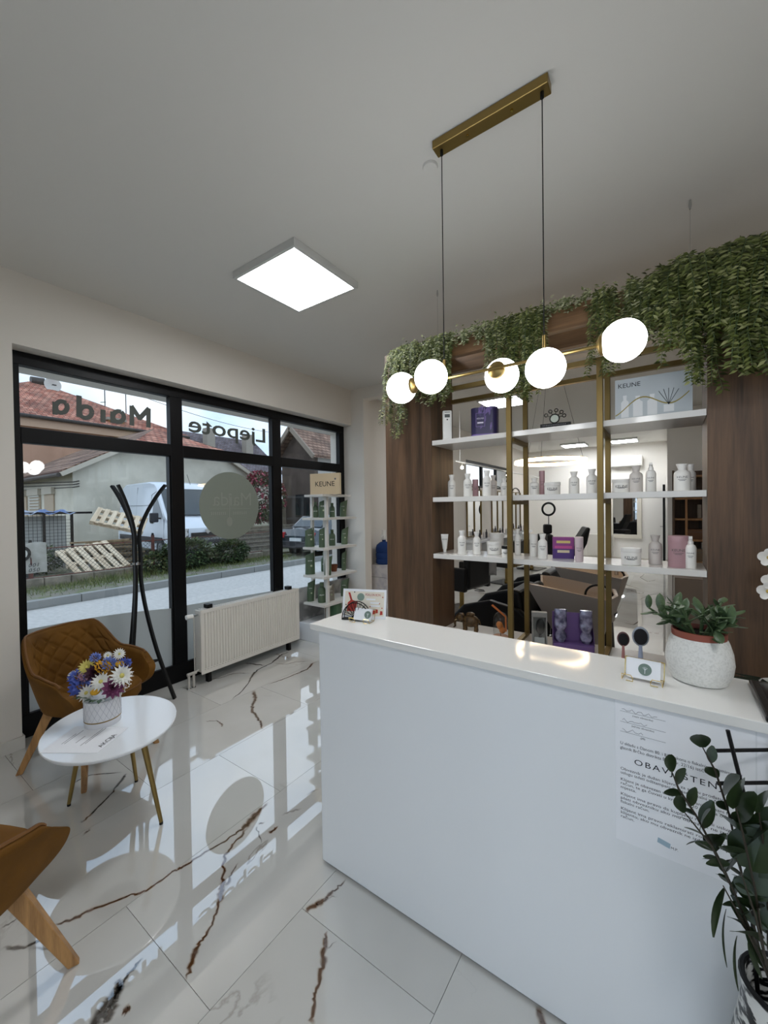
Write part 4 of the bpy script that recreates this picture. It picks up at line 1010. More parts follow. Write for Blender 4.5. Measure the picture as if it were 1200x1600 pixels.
greenery(-.33, -.24, .30, .55, 16, 'thin trailing plant hanging beside the right gold post', size=.026, bush=27, seed=8)
greenery(-.17, .03, .20, .45, 44, 'pale leafy plant left of the fern cascade', pal=PALE+GREENS, size=.028, bush=60, seed=9)
greenery(.0, .22, .30, .62, 64, 'large fern cascade over the right bay', fern=True, size=.034, bush=49, seed=10)
greenery(.10, .17, .5, .74, 16, 'narrow ivy strand beside the right walnut column', size=.026, bush=11, seed=11)
greenery(.20, .42, .40, .78, 84, 'large fern cascade over the right walnut column', fern=True, size=.036, bush=66, seed=12)

# ------------------------------------------------------------------ armchairs
VELVET = M('mustard_velvet', '#6e4915', .75, spec=.2, sheen=.35, noise=(7, '#54360b', .3, .75), bump=(260, .05))
PIPING = M('velvet_piping', '#6b4415', .7)
def shell_point(s, q):
    """s -1..1 round the bucket from the right arm front to the left arm front, q 0..1 bottom to rim; seat faces +x"""
    a = abs(s); sg = 1 if s > 0 else -1
    # plan curve: back arc then arms
    if a < .55:
        th = a/.55*math.radians(82); x, y = -.27*math.cos(th)**.8, .285*math.sin(th)**.9
    else:
        u = (a-.55)/.45; th = math.radians(82); x0, y0 = -.27*math.cos(th)**.8, .285*math.sin(th)**.9
        x = x0 + u*(.30 - .085*u*u*abs(2*q-1)**2.6); y = y0 + .012*math.sin(u*PI)
    def sm(e0, e1, v): v = min(1, max(0, (v-e0)/(e1-e0))); return v*v*(3-2*v)
    top = .83 - .19*sm(.30, .56, a) - .025*sm(.56, .9, a) - .05*sm(.85, 1.04, a)
    bot = .385 + .02*sm(.5, 1, a)
    fl = .74 + .26*q**.8; fx = fl if x < 0 else .95 + .05*q
    lean = -.055*(q**1.2)*(1-sm(.25, .6, a))
    return Vector((x*fx + lean + .02, sg*y*fl, bot + (top-bot)*q))
def armchair(loc, rz, label):
    t = thing('armchair', label, 'armchair', loc, rz, 'mustard velvet armchairs')
    ns, nq = 200, 60; th = .045
    def nrm(s, q):
        e = .012; a = shell_point(min(1, s+e), q) - shell_point(max(-1, s-e), q)
        n = Vector((a.y, -a.x, 0))
        return n.normalized() if n.length else Vector((1, 0, 0))
    inner, outer = [], []
    for j in range(nq+1):
        q = j/nq; ri, ro = [], []
        for i in range(ns+1):
            s = -1 + 2*i/ns; p = shell_point(s, q); n = nrm(s, q)
            c = Vector((.0, 0, p.z)); 
            if n.dot(c-p) < 0: n = -n
            w = th*(1 if q < .9 else max(.25, math.sqrt(max(0, 1-((q-.9)/.1)**2*.9))))
            # diamond quilting on the inside of the back
            a = abs(s); msk = max(0, min(1, (.52-a)/.06))*max(0, min(1, (.93-q)/.05))*max(0, min(1, (q-.12)/.1))
            u, v = s*6.2, q*4.2
            d1 = abs(((u+v) % 1) - .5)*2; d2 = abs(((u-v) % 1) - .5)*2
            puff = ((1-max(d1, d2)**5)*.013 - .008)*msk
            ri.append(p + n*(w/2 + puff)); ro.append(p - n*(w/2))
        inner.append(ri); outer.append(ro)
    mb = MB(); m = ns+1; V = [p for r in inner for p in r] + [p for r in outer for p in r]; off = (nq+1)*m; F = []
    for j in range(nq):
        for i in range(ns):
            a = j*m+i; F.append((a, a+1, a+1+m, a+m)); b = off+a; F.append((b+m, b+1+m, b+1, b))
    for i in range(ns):
        a = nq*m+i; F.append((a, a+1, off+a+1, off+a)); F.append((i+1, i, off+i, off+i+1))
    for j in range(nq):
        for e in (0, ns): a = j*m+e; F.append((a, a+m, off+a+m, off+a) if e == 0 else (a+m, a, off+a, off+a+m))
    mb.add(V, F); mb.build('bucket_shell', VELVET, t, smooth=True, angle=60)
    tops = [(a + b)/2 + Vector((0, 0, .004)) for a, b in zip(inner[-1], outer[-1])]
    MB().tube(tops[6:-6:3], .007, 6).build('rim_piping', PIPING, t, smooth=True)
    # seat cushion
    pts = []
    for k in range(40):
        a = 2*PI*k/40; c, s_ = math.cos(a), math.sin(a); pts.append((.045 + .245*math.copysign(abs(c)**.62, c), .225*math.copysign(abs(s_)**.62, s_)))
    rows = []
    for z, f in ((.37, .86), (.375, .93), (.40, 1.), (.455, 1.), (.475, .96), (.487, .8), (.492, .4), (.493, .02)): rows.append([(x*f + .045*(1-f), y*f, z) for x, y in pts])
    MB().grid(rows, closed=True).build('seat_cushion', VELVET, t, smooth=True, angle=70)
    MB().tube([(x, y, .455) for x, y in pts], .004, 6, closed=True).build('seat_piping', PIPING, t, smooth=True)
    MB().box(-.19, -.17, .355, .22, .17, .385).build('under_frame', BLACK, t, bevel=.01)
    for sx, sy in ((1, 1), (1, -1), (-1, 1), (-1, -1)):
        top = Vector((.02 + sx*.15, sy*.14, .37)); ft = Vector((.02 + sx*.27, sy*.25, .0))
        d = (ft-top).normalized(); up = Vector((sx, sy, 0)).normalized(); s_ = d.cross(up).normalized()
        r = []
        for p, a, b in ((top, .03, .022), (ft, .017, .013)): r.append([p + s_*b*i + up*a*j for i, j in ((-1, -1), (1, -1), (1, 1), (-1, 1))])
        for q in range(4): r[1][q].z = 0
        MB().add(r[0]+r[1], [(3, 2, 1, 0), (4, 5, 6, 7), (0, 1, 5, 4), (1, 2, 6, 5), (2, 3, 7, 6), (3, 0, 4, 7)]).build('leg', OAK, t, bevel=.004)
    return t
ac1 = armchair((-3.10, 1.02, 0), math.radians(18), 'mustard velvet armchair beside the shop window')
ac = copy_tree(ac1); ac.location = (-1.84, .14, 0); ac.rotation_euler = (0, 0, math.radians(115)); ac['label'] = 'mustard velvet armchair in the left foreground cut by the frame'

# ------------------------------------------------------------------ coffee table
TZ = .485
t = thing('coffee_table', 'oval white gloss coffee table on gold legs', 'coffee table', (-2.405, .895, 0), math.radians(-15))
prof = [(.955, TZ-.022), (.985, TZ-.016), (1., TZ-.006), (.995, TZ-.001), (.985, TZ)]
rows = [[(.345*k*math.cos(a), .30*k*math.sin(a), z) for a in [2*PI*j/72 for j in range(72)]] for k, z in prof]
mb = MB().grid(rows, closed=True); mb.add(rows[0], [tuple(range(71, -1, -1))]); mb.add(rows[-1], [tuple(range(72))]); mb.build('table_top', WHITEL, t, smooth=True, angle=30)
iz = Matrix.Rotation(math.radians(15), 3, 'Z')
for fx, fy in ((-2.158, .969), (-2.613, 1.047), (-2.712, .747)):
    f = iz @ Vector((fx+2.43, fy-.86, 0)); a = Vector((f.x*.62, f.y*.62, TZ-.022))
    MB().tube([f + Vector((0, 0, .012)), a], [.009, .016], 14).build('leg', GOLD, t, smooth=True); MB().tube([f, f + Vector((0, 0, .012))], .009, 12).build('rubber_foot', BLACK, t, smooth=True)
MB().lathe([(.10, TZ-.030), (.10, TZ-.0222)], 24).build('mounting_plate', BLACK, t)
# promotion sheet on the table
t = thing('promotion_sheet', 'white promotion leaflet lying on the coffee table', 'leaflet', (0, 0, TZ+.0008))
c = [atz(u, v, TZ) for u, v in ((61, 1177), (118, 1135), (201, 1137), (152, 1177))]
MB().prism([(p.x, p.y, 0) for p in c], (0, 0, .0008)).build('paper', PAPER, t)
xd = (c[2]-c[3]).normalized(); yd = Vector((-xd.y, xd.x, 0))
pc = (c[0]+c[1]+c[2]+c[3])/4
q = atz(168, 1158, TZ); lettering('AKCIJA', .034, (q.x, q.y, .0012), xd, yd, INK, t)
for k, (u, v) in enumerate(((150, 1150), (144, 1152), (126, 1156), (116, 1152), (108, 1155))):
    q = atz(u, v, TZ); w = (.07, .075, .03, .06, .045)[k]
    MB().add([Vector((q.x, q.y, .0012)) + xd*a*w + yd*b*.0016 for a, b in ((-1, -1), (1, -1), (1, 1), (-1, 1))], [(0, 1, 2, 3)]).build('printed_line', INKG, t, fixn=False)
# round flower box
def flower_box():
    p = atz(161, 1128, TZ); t = thing('flower_box', 'mixed flower bouquet in a round quilted white hat box', 'bouquet', (p.x, p.y, TZ))
    BX = M('white_hat_box', '#dfe0e4', .5); R = .083
    MB().lathe([(R*.97, 0), (R*.98, .001), (R*.98, .03)], 40).build('box_base', BX, t, smooth=True); MB().lathe([(R, .03), (R, .137)], 40).build('box_body', BX, t, smooth=True)
    MB().lathe([(R*1.005, .030), (R*1.01, .033), (R*1.005, .036)], 40, cap=False).build('gold_band', GOLD, t, smooth=True)
    ln = M('quilt_line_grey', '#a9acb5', .5)
    for s in (-1, 1):
        for k in range(20):
            a0 = 2*PI*k/20; MB().tube([(math.cos(a0+s*.105*i)*(R+.0002), math.sin(a0+s*.105*i)*(R+.0002), .037 + .0165*i) for i in range(7)], .0006, 4).build('quilt_line', ln, t)
    h = along(t.location); MB().sphere((h.x*R*1.0-.02, h.y*R, .085), .009, 8, 6, sc=(1, .6, .8)).build('gold_heart', GOLD, t, smooth=True)
    MB().lathe([(.01, .125), (R*.95, .127)], 24).build('flower_foam', M('floral_foam', '#24331f', .9), t)
    cols = {'white': '#e6e6e0', 'blue': '#4457a8', 'lblue': '#7388c9', 'yellow': '#d9a526', 'lyellow': '#cfc46a', 'plum': '#3a1529', 'mauve': '#7d4166', 'pink': '#b98fa8'}
    def px(u, v, zz):
        d = ray(u, v); s = (zz-EYE)/d.z; return CP + d*s
    vd = along(t.location)
    def bloom(u, v, wpx, kind, col, depth=0.):
        base = Vector(t.location); right = CR.copy(); right.z = 0; right.normalize(); D = (base-CP).dot(CF)
        dx = (u-160)*D/FPX; zz = TZ + .125 + (1100-v)*D/FPX*.96; c = right*dx + vd*depth*1.0; c.z = zz-TZ; r = wpx*D/FPX/2
        n = (vd*1.0 + Vector((0, 0, .55)) + right*(dx*5)).normalized(); xx = n.orthogonal().normalized(); yy = n.cross(xx)
        mb = MB(); hc = cols[col]
        if kind == 'daisy':
            for ring_, (m_, f) in enumerate(((16, 1.), (14, .8), (10, .55))):
                for i in range(m_):
                    a = 2*PI*(i+.5*ring_)/m_; d = (xx*math.cos(a) + yy*math.sin(a) + n*(.15 + .35*ring_)).normalized(); mb.leaf(c, d, n, r*f, r*.33, bend=.1)
            o = mb.build('flower', M('petal_'+col, hc, .6), t, smooth=True); MB().sphere(c + n*r*.12, r*.2, 8, 6).build('flower_heart', M('petal_lyellow', cols['lyellow'], .6), o)
        elif kind == 'rose':
            for ring_ in range(6):
                m_ = 12 - ring_; f = 1 - ring_*.13
                for i in range(m_):
                    a = 2*PI*i/m_ + ring_*.7; d = (xx*math.cos(a) + yy*math.sin(a) + n*(.1 + .45*ring_)).normalized(); mb.leaf(c, d, n, r*f, r*.55, bend=-.25)
            mb.build('flower', M('petal_'+col, hc, .6), t, smooth=True)
        elif kind == 'pompon':
            for i in range(46):
                z_ = 1-2*(i+.5)/46; a = i*2.4; rr = math.sqrt(1-z_*z_); d = Vector((rr*math.cos(a), rr*math.sin(a), z_)); mb.leaf(c + d*r*.5, d + xx*.3, d.orthogonal(), r*.6, r*.5, bend=.2)
            mb.build('flower', M('petal_'+col, hc, .6), t, smooth=True)
        elif kind == 'ball':
            mb.sphere(c, r, 12, 8, sc=(1, 1, .7)).build('flower', M('petal_'+col, hc, .6), t, smooth=True)
    for a in ((136, 1049, 26, 'daisy', 'lyellow', -.01), (113, 1064, 18, 'daisy', 'white', -.02), (122, 1066, 26, 'pompon', 'blue', -.02), (131, 1064, 16, 'pompon', 'pink', 0), (149, 1056, 30, 'rose', 'plum', .02),
              (161, 1049, 24, 'pompon', 'yellow', 0), (172, 1044, 22, 'pompon', 'lblue', -.02), (158, 1067, 30, 'daisy', 'white', .05), (176, 1076, 36, 'rose', 'mauve', .06), (190, 1060, 36, 'daisy', 'white', .03),
              (126, 1078, 30, 'pompon', 'blue', .02), (136, 1085, 28, 'daisy', 'white', .05), (149, 1081, 13, 'ball', 'yellow', .07), (188, 1045, 12, 'ball', 'yellow', -.02), (196, 1046, 20, 'pompon', 'blue', -.03),
              (188, 1032, 20, 'daisy', 'white', -.05), (150, 1037, 16, 'pompon', 'lblue', -.05), (170, 1035, 14, 'daisy', 'white', -.06)): bloom(*a)
    gl = M('bouquet_leaf', '#3c5a33', .5); random.seed(5)
    for k in range(26):
        a = 2*PI*k/26; d = Vector((math.cos(a), math.sin(a), random.uniform(.15, .7))); MB().leaf((math.cos(a)*.05, math.sin(a)*.05, .145), d, (0, 0, 1), random.uniform(.05, .085), .026, bend=.1).build('leaf', gl, t, smooth=True)
    gy = MB()
    for k in range(70):
        a = random.uniform(-.5, .9); r = random.uniform(.07, .13); c = Vector((math.cos(a)*r*.8 + .02, math.sin(a)*r + .02, random.uniform(.15, .24))); gy.sphere(c, .0035, 5, 4)
    o = gy.build('small_white_sprays', M('petal_white', cols['white'], .6), t); o['kind'] = 'stuff'
flower_box()

# ------------------------------------------------------------------ coat rack
def coat_rack():
    bx, by = -3.526, 1.515; t = thing('coat_rack', 'black bent metal coat rack in front of the window', 'coat rack', (bx, by, 0))
    right = Vector((CR.x, CR.y, 0)).normalized(); depth = Vector((CF.x, CF.y, 0)).normalized()
    def arm(foot, top, dirv):
        P = []
        ks = [(0, foot), (.12, foot*.86), (.45, foot*.50), (.8, foot*.22), (1.05, foot*.10), (1.25, foot*.06 + top*.05), (1.42, top*.10), (1.56, top*.30), (1.68, top*.58), (1.77, top*.84), (1.815, top)]
        def cat(i, u):
            g = lambda k: Vector((ks[k][1].x, ks[k][1].y, ks[k][0])); n = len(ks)-1
            p0, p1, p2, p3 = g(max(0, i-1)), g(i), g(i+1), g(min(n, i+2))
            return .5*((2*p1) + (p2-p0)*u + (2*p0-5*p1+4*p2-p3)*u*u + (3*p1-p0-3*p2+p3)*u**3)
        for i in range(len(ks)-1):
            for j in range(4): P.append(cat(i, j/4))
        P.append(cat(len(ks)-2, 1))
        w, th = .034, .020; side = dirv.cross(Vector((0, 0, 1))).normalized(); V = []; F = []
        for i, p in enumerate(P):
            d = (P[min(i+1, len(P)-1)] - P[max(i-1, 0)]).normalized(); u = side.cross(d).normalized()
            V += [p - side*w/2 - u*th/2, p + side*w/2 - u*th/2, p + side*w/2 + u*th/2, p - side*w/2 + u*th/2]
        for i in range(len(P)-1):
            for j in range(4): F.append((4*i+j, 4*i+(j+1) % 4, 4*i+4+(j+1) % 4, 4*i+4+j))
        F += [(3, 2, 1, 0), tuple(4*(len(P)-1)+j for j in range(4))]
        MB().add(V, F).build('bent_arm', BLACK, t, bevel=.003)
    FT = (right*.205 + depth*.15, right*.02 - depth*.20, -right*.15 + depth*.02)
    for f, tp in zip(FT, (right*.235 + depth*.02, -right*.075 - depth*.10, -right*.215 + depth*.04)):
        arm(f, tp, tp.normalized())
    ring_ = [(f.x*.62, f.y*.62, .36) for f in FT]
    MB().prism([(x, y, .352) for x, y, z in ring_], (0, 0, .006)).build('lower_tray', M('smoked_metal', '#2b2c2f', .3), t)
    for k in range(3): MB().tube([ring_[k], ring_[(k+1) % 3]], .007, 8).build('brace', BLACK, t, smooth=True); MB().lathe([(.006, 0), (.006, .005)], 8, (ring_[k][0]*1.05, ring_[k][1]*1.05, .36)).build('bolt', CHROME, t)
    MB().lathe([(.032, 1.17), (.032, 1.19)], 20).build('clamp_ring', CHROME, t, smooth=True)
coat_rack()

# ------------------------------------------------------------------ radiator
def radiator():
    x1 = -3.475; y0, y1, z0, z1 = 2.02, 3.215, .10, .69
    t = thing('panel_radiator', 'white ribbed panel radiator under the shop window', 'radiator', (x1, y0, 0)); L = y1-y0
    n = 38; pts = []; pit = (L-.06)/n
    prof = [(0, 0), (0, .015)]
    for i in range(n):
        y = .03 + i*pit; prof += [(0, y), (-.011, y+pit*.16), (-.011, y+pit*.36), (0, y+pit*.5)]
    prof += [(0, L-.015), (0, L)]
    for zz0, zz1, name in ((z0+.035, z1-.035, 'ribbed_front'),):
        rows = [[(x, y, zz0) for x, y in prof], [(x, y, zz1) for x, y in prof]]
        MB().grid(rows).build(name, WHITEM, t, fixn=False)
    MB().box(-.008, 0, z0, 0, L, z0+.035).build('front_edge', WHITEM, t, bevel=.003); MB().box(-.008, 0, z1-.035, 0, L, z1).build('front_edge', WHITEM, t, bevel=.003)
    MB().box(-.10, 0, z0+.02, -.01, .012, z1-.005).build('end_cover', WHITEM, t, bevel=.003); MB().box(-.10, L-.012, z0+.02, -.01, L, z1-.005).build('end_cover', WHITEM, t, bevel=.003)
    MB().box(-.10, .012, z0+.02, -.095, L-.012, z1-.02).build('rear_panel', WHITEM, t)
    for i in range(46): MB().box(-.09, .03+i*(L-.06)/46, z1-.006, -.015, .03+i*(L-.06)/46+.008, z1-.001).build('grille_bar', WHITEM, t)
    for i in range(n): MB().box(-.0012, .033+i*pit, z0+.040, .0005, .033+i*pit+pit*.5, z0+.047).build('rib_highlight', M('enamel_highlight', '#f3f0ea', .25), t)  # lighter enamel strips paint a highlight at the foot of each rib
    for y in (.08, L-.14):
        MB().box(-.075, y, 0, -.03, y+.035, z0+.05).build('foot_bracket', BLACK, t); MB().box(-.085, y, z1, -.02, y+.05, z1+.035).build('top_bracket', BLACK, t)
    # valve and pipes
    MB().tube([(-.045, 0, z1-.045), (-.045, -.05, z1-.045)], .009, 10).build('valve_body', CHROME, t, smooth=True)
    MB().tube([(-.045, -.05, z1-.045), (-.045, -.11, z1-.045)], [.018, .021], 14).build('thermostat_head', WHITEP, t, smooth=True)
    PIP = M('pipe_white', '#b9b5ae', .4)
    MB().tube([(-.045, -.04, z1-.05), (-.045, -.04, .12)], .006, 10).build('supply_pipe', PIP, t, smooth=True)
    for y in (-.10, -.055): MB().tube([(-.04, y, 0), (-.04, y, .13)], .011, 10).build('floor_pipe', PIP, t, smooth=True); MB().lathe([(.018, 0), (.017, .006)], 14, (-.04, y, 0)).build('floor_collar', CHROME, t, smooth=True)
    MB().tube([(-.04, -.115, .13), (-.04, -.03, .13)], .014, 10).build('valve_block', PIP, t, smooth=True); MB().tube([(-.045, -.04, .13), (-.045, 0, .14)], .008, 8).build('return_elbow', PIP, t, smooth=True)
radiator()

# ------------------------------------------------------------------ corner display stand with green products
SX0, SX1, SY0, SY1 = -3.66, -3.31, 3.46, 4.08
t = thing('corner_display_stand', 'white five tier display stand in the window corner', 'display stand', (SX1, SY0, .215))
STW = M('stand_white', '#dad8d2', .35); TI = [.455, .79, 1.13, 1.49, 1.77]
for k, z in enumerate(TI):
    a0, b0 = (SX0, SY1) if k < 4 else (SX0+.04, SY1-.10)
    MB().box(a0-SX1, 0, z-.215-.028, 0, b0-SY0, z-.215).build('tier', STW, t, bevel=.002)
zs = [.215] + [z for z in TI]
for k in range(5):
    for (x, y) in ((-.06, .12), (-.26, .30), (-.30, .12)) if k else ((-.06, .12), (-.26, .30)):
        MB().box(x-.017, y-.017, zs[k]-.215, x+.017, y+.017, TI[k]-.215-.028).build('post', STW, t)
# sign on the top tier
p = aty(507, 768, 3.58); t = thing('brand_sign', 'cream block sign standing on the display stand', 'sign', (p.x, 3.60, 1.77), .28)
MB().box(-.20, -.02, 0, .20, .02, .255).build('sign_block', M('cream_sign', '#d9c4a2', .55), t, bevel=.001)
lettering('KEUNE', .085, (0, -.0204, .125), (1, 0, 0), (0, 0, 1), INK, t); MB().sphere((.14, -.0205, .185), .012, 8, 6, sc=(1, .05, 1)).build('sign_emblem', INKG, t)
GRN = M('product_sage_green', '#4b5f47', .5); GRN2 = M('product_light_sage', '#5d7055', .5); SG = 'green products on the corner display stand'
def pouch(x, y, z, w, h, label, mat=GRN, bag=False, cat='pouch'):
    f = along((x, y, z)); t = thing('green_pouch', label, cat, (x, y, z), math.atan2(f.x, -f.y) + random.uniform(-.2, .2), SG)
    rows = []
    for i in range(9):
        q = i/8; ww = w/2*(.92 + .1*q if not bag else 1-.12*q); d = w*.28*(1-q)**.7 + .004
        rows.append([(ww*math.cos(a) + (.012*q*q*w/.07 if not bag else 0), d*math.sin(a), h*q + (.02*math.cos(a)*q**4)) for a in [2*PI*j/12 for j in range(12)]])
    mb = MB().grid(rows, closed=True); mb.add(rows[0], [tuple(range(11, -1, -1))]); mb.add(rows[-1], [tuple(range(12))]); mb.build('pouch_body', mat, t, smooth=True)
    MB().lathe([(w*.11, -w*.285), (w*.11, -w*.275)], 12, (w*.12, 0, h*.42), 'y').build('round_sticker', M('sticker_pale', '#b9c1a0', .6), t)
    lettering('KEUNE', w*.14, (0, -w*.25, h*.66), (1, 0, 0), (0, .06, 1), M('print_sage_dark', '#33402f', .6), t)
    return t
def gbottle(x, y, z, h, label):
    r = h*.2; f = along((x, y, z)); t = thing('green_bottle', label, 'bottle', (x, y, z), math.atan2(f.x, -f.y), SG)
    MB().lathe([(r*.95, 0), (r, .01), (r, .62*h), (r*.8, .72*h), (r*.45, .78*h), (r*.45, .82*h)], 18).build('body', GRN, t, smooth=True); MB().lathe([(r*.48, .82*h), (r*.5, h)], 14).build('cap', GRN2, t, smooth=True)
    lettering('KEUNE', r*.4, (0, 0, h*.4), (1, 0, 0), (0, 0, 1), M('print_sage_dark'), t, wrap=r)
def stand_item(fn, u, vb, vt, z, y, label, **k):
    p = aty(u, vb, y); x = min(max(p.x, SX0+.04), SX1-.04); D = (Vector((x, y, z))-CP).dot(CF); h = (vb-vt)*D/FPX
    if fn == 'p': pouch(x, y, z+.0005, k.get('w', .1), h, label, k.get('mat', GRN), k.get('bag', False))
    else: gbottle(x, y, z+.0005, h, label)
random.seed(11)
names = ['top', 'second', 'third', 'bottom']
for k, (z, vb) in enumerate(((TI[3], 808), (TI[2], 850), (TI[1], 895), (TI[0], 938))):
    tier = names[k] + ' product tier'
    if k == 0:
        stand_item('b', 493, vb-3, 781, z, 3.62, 'green bottle at the left of the '+tier)
        stand_item('p', 504, vb-2, 779, z, 3.57, 'dark green pouch at the front of the '+tier, w=.10); stand_item('b', 519, vb-4, 782, z, 3.78, 'green bottle behind the post on the '+tier); stand_item('p', 536, vb-4, 780, z, 3.98, 'green pouch with pale sticker at the right of the '+tier, w=.09, mat=GRN2)
    if k == 1:
        stand_item('p', 480, vb-1, 821, z, 3.54, 'open green paper bag at the left of the '+tier, w=.12, bag=True); stand_item('p', 503, vb+2, 822, z, 3.56, 'narrow green pouch at the front of the '+tier, w=.08)
        stand_item('b', 519, vb-3, 822, z, 3.78, 'green bottle behind the post on the '+tier); stand_item('p', 538, vb-5, 820, z, 3.99, 'green pouch with pale sticker at the right of the '+tier, w=.085, mat=GRN2)
    if k == 2:
        stand_item('p', 482, vb-4, 859, z, 3.54, 'open green paper bag at the left of the '+tier, w=.12, bag=True); stand_item('p', 512, vb-2, 865, z, 3.60, 'leaning green pouch at the front of the '+tier, w=.09); stand_item('b', 497, vb-6, 860, z, 3.80, 'green bottle at the back of the '+tier)
        stand_item('p', 537, vb-9, 858, z, 3.99, 'slim green pouch at the right of the '+tier, w=.06, mat=GRN2)
        p = aty(522, 890, 3.86); tt = thing('terracotta_pot', 'small terracotta coloured pot on the third product tier', 'pot', (p.x, 3.86, z)); MB().lathe([(.034, 0), (.048, .085), (.05, .088), (.044, .088), (.032, .01)], 20, cap=False).build('pot', M('terracotta', '#7a4427', .7), tt, smooth=True); MB().lathe([(.002, .06), (.04, .062)], 16).build('soil', M('potting_soil'), tt)
    if k == 3:
        stand_item('p', 481, vb-5, 902, z, 3.54, 'green pouch at the left of the '+tier, w=.09); stand_item('b', 503, vb-2, 905, z, 3.57, 'green bottle at the front of the '+tier); stand_item('p', 516, vb-7, 908, z, 3.70, 'crumpled foil sachet beside the bottle on the '+tier, w=.11, mat=M('foil_sachet', '#a39e92', .3, metal=.6), bag=True)
        stand_item('p', 538, vb-12, 900, z, 3.98, 'pointed green pouch at the right of the '+tier, w=.10, mat=GRN2); stand_item('b', 509, vb-9, 905, z, 3.86, 'green bottle at the back of the '+tier)
t = thing('green_carton', 'green and brown carton on the plinth under the display stand', 'carton', (-3.42, 3.72, .216), .2)
MB().box(-.07, -.06, 0, .0, .06, .20).build('brown_side', M('kraft_carton', '#7a5a3e', .7), t); MB().box(.0, -.06, 0, .09, .06, .20).build('green_side', M('carton_green', '#3f5f42', .6), t)

# ------------------------------------------------------------------ water bottle with pump on a carton, behind the opening
t = thing('drinks_carton', 'tall white cardboard carton carrying the blue water bottle', 'carton', (-3.455, 4.90, 0), 0.03)
MB().box(-.135, -.15, 0, .135, .15, .76).build('carton', M('white_carton', '#d6d3d3', .7, noise=(9, '#c3c0c6', .45, .6)), t, bevel=.003); MB().box(-.135, -.1512, .58, .135, -.1502, .585).build('carton_seam', INKG, t)
t = thing('water_bottle', 'large blue water bottle with white hand pump', 'water bottle', (-3.455, 4.90, .761))
BLU = M('blue_bottle_plastic', '#2d4a86', .12, spec=.6, trans=.35, ior=1.2)
MB().lathe([(.11, 0), (.125, .015), (.125, .07), (.118, .08), (.125, .09), (.125, .16), (.118, .17), (.125, .18), (.125, .24), (.11, .285), (.06, .325), (.028, .335), (.028, .36)], 28).build('bottle', BLU, t, smooth=True)
MB().lathe([(.034, .36), (.04, .37), (.04, .40), (.034, .46), (.03, .50), (.024, .505)], 18).build('pump', WHITEP, t, smooth=True); MB().tube([(0, -.03, .42), (.03, -.09, .43), (.035, -.11, .40)], .009, 8).build('spout', WHITEP, t, smooth=True)
t = thing('wall_switch_box', 'black control box on the wall above the water bottle', 'control box', (XW+.002, 5.32, 1.34)); MB().box(0, -.09, -.16, .05, .09, .16).build('box', BLACK, t, bevel=.004); MB().lathe([(.012, .05), (.012, .056)], 12, (0, 0, .08), 'x').build('knob', CHROME, t, smooth=True)

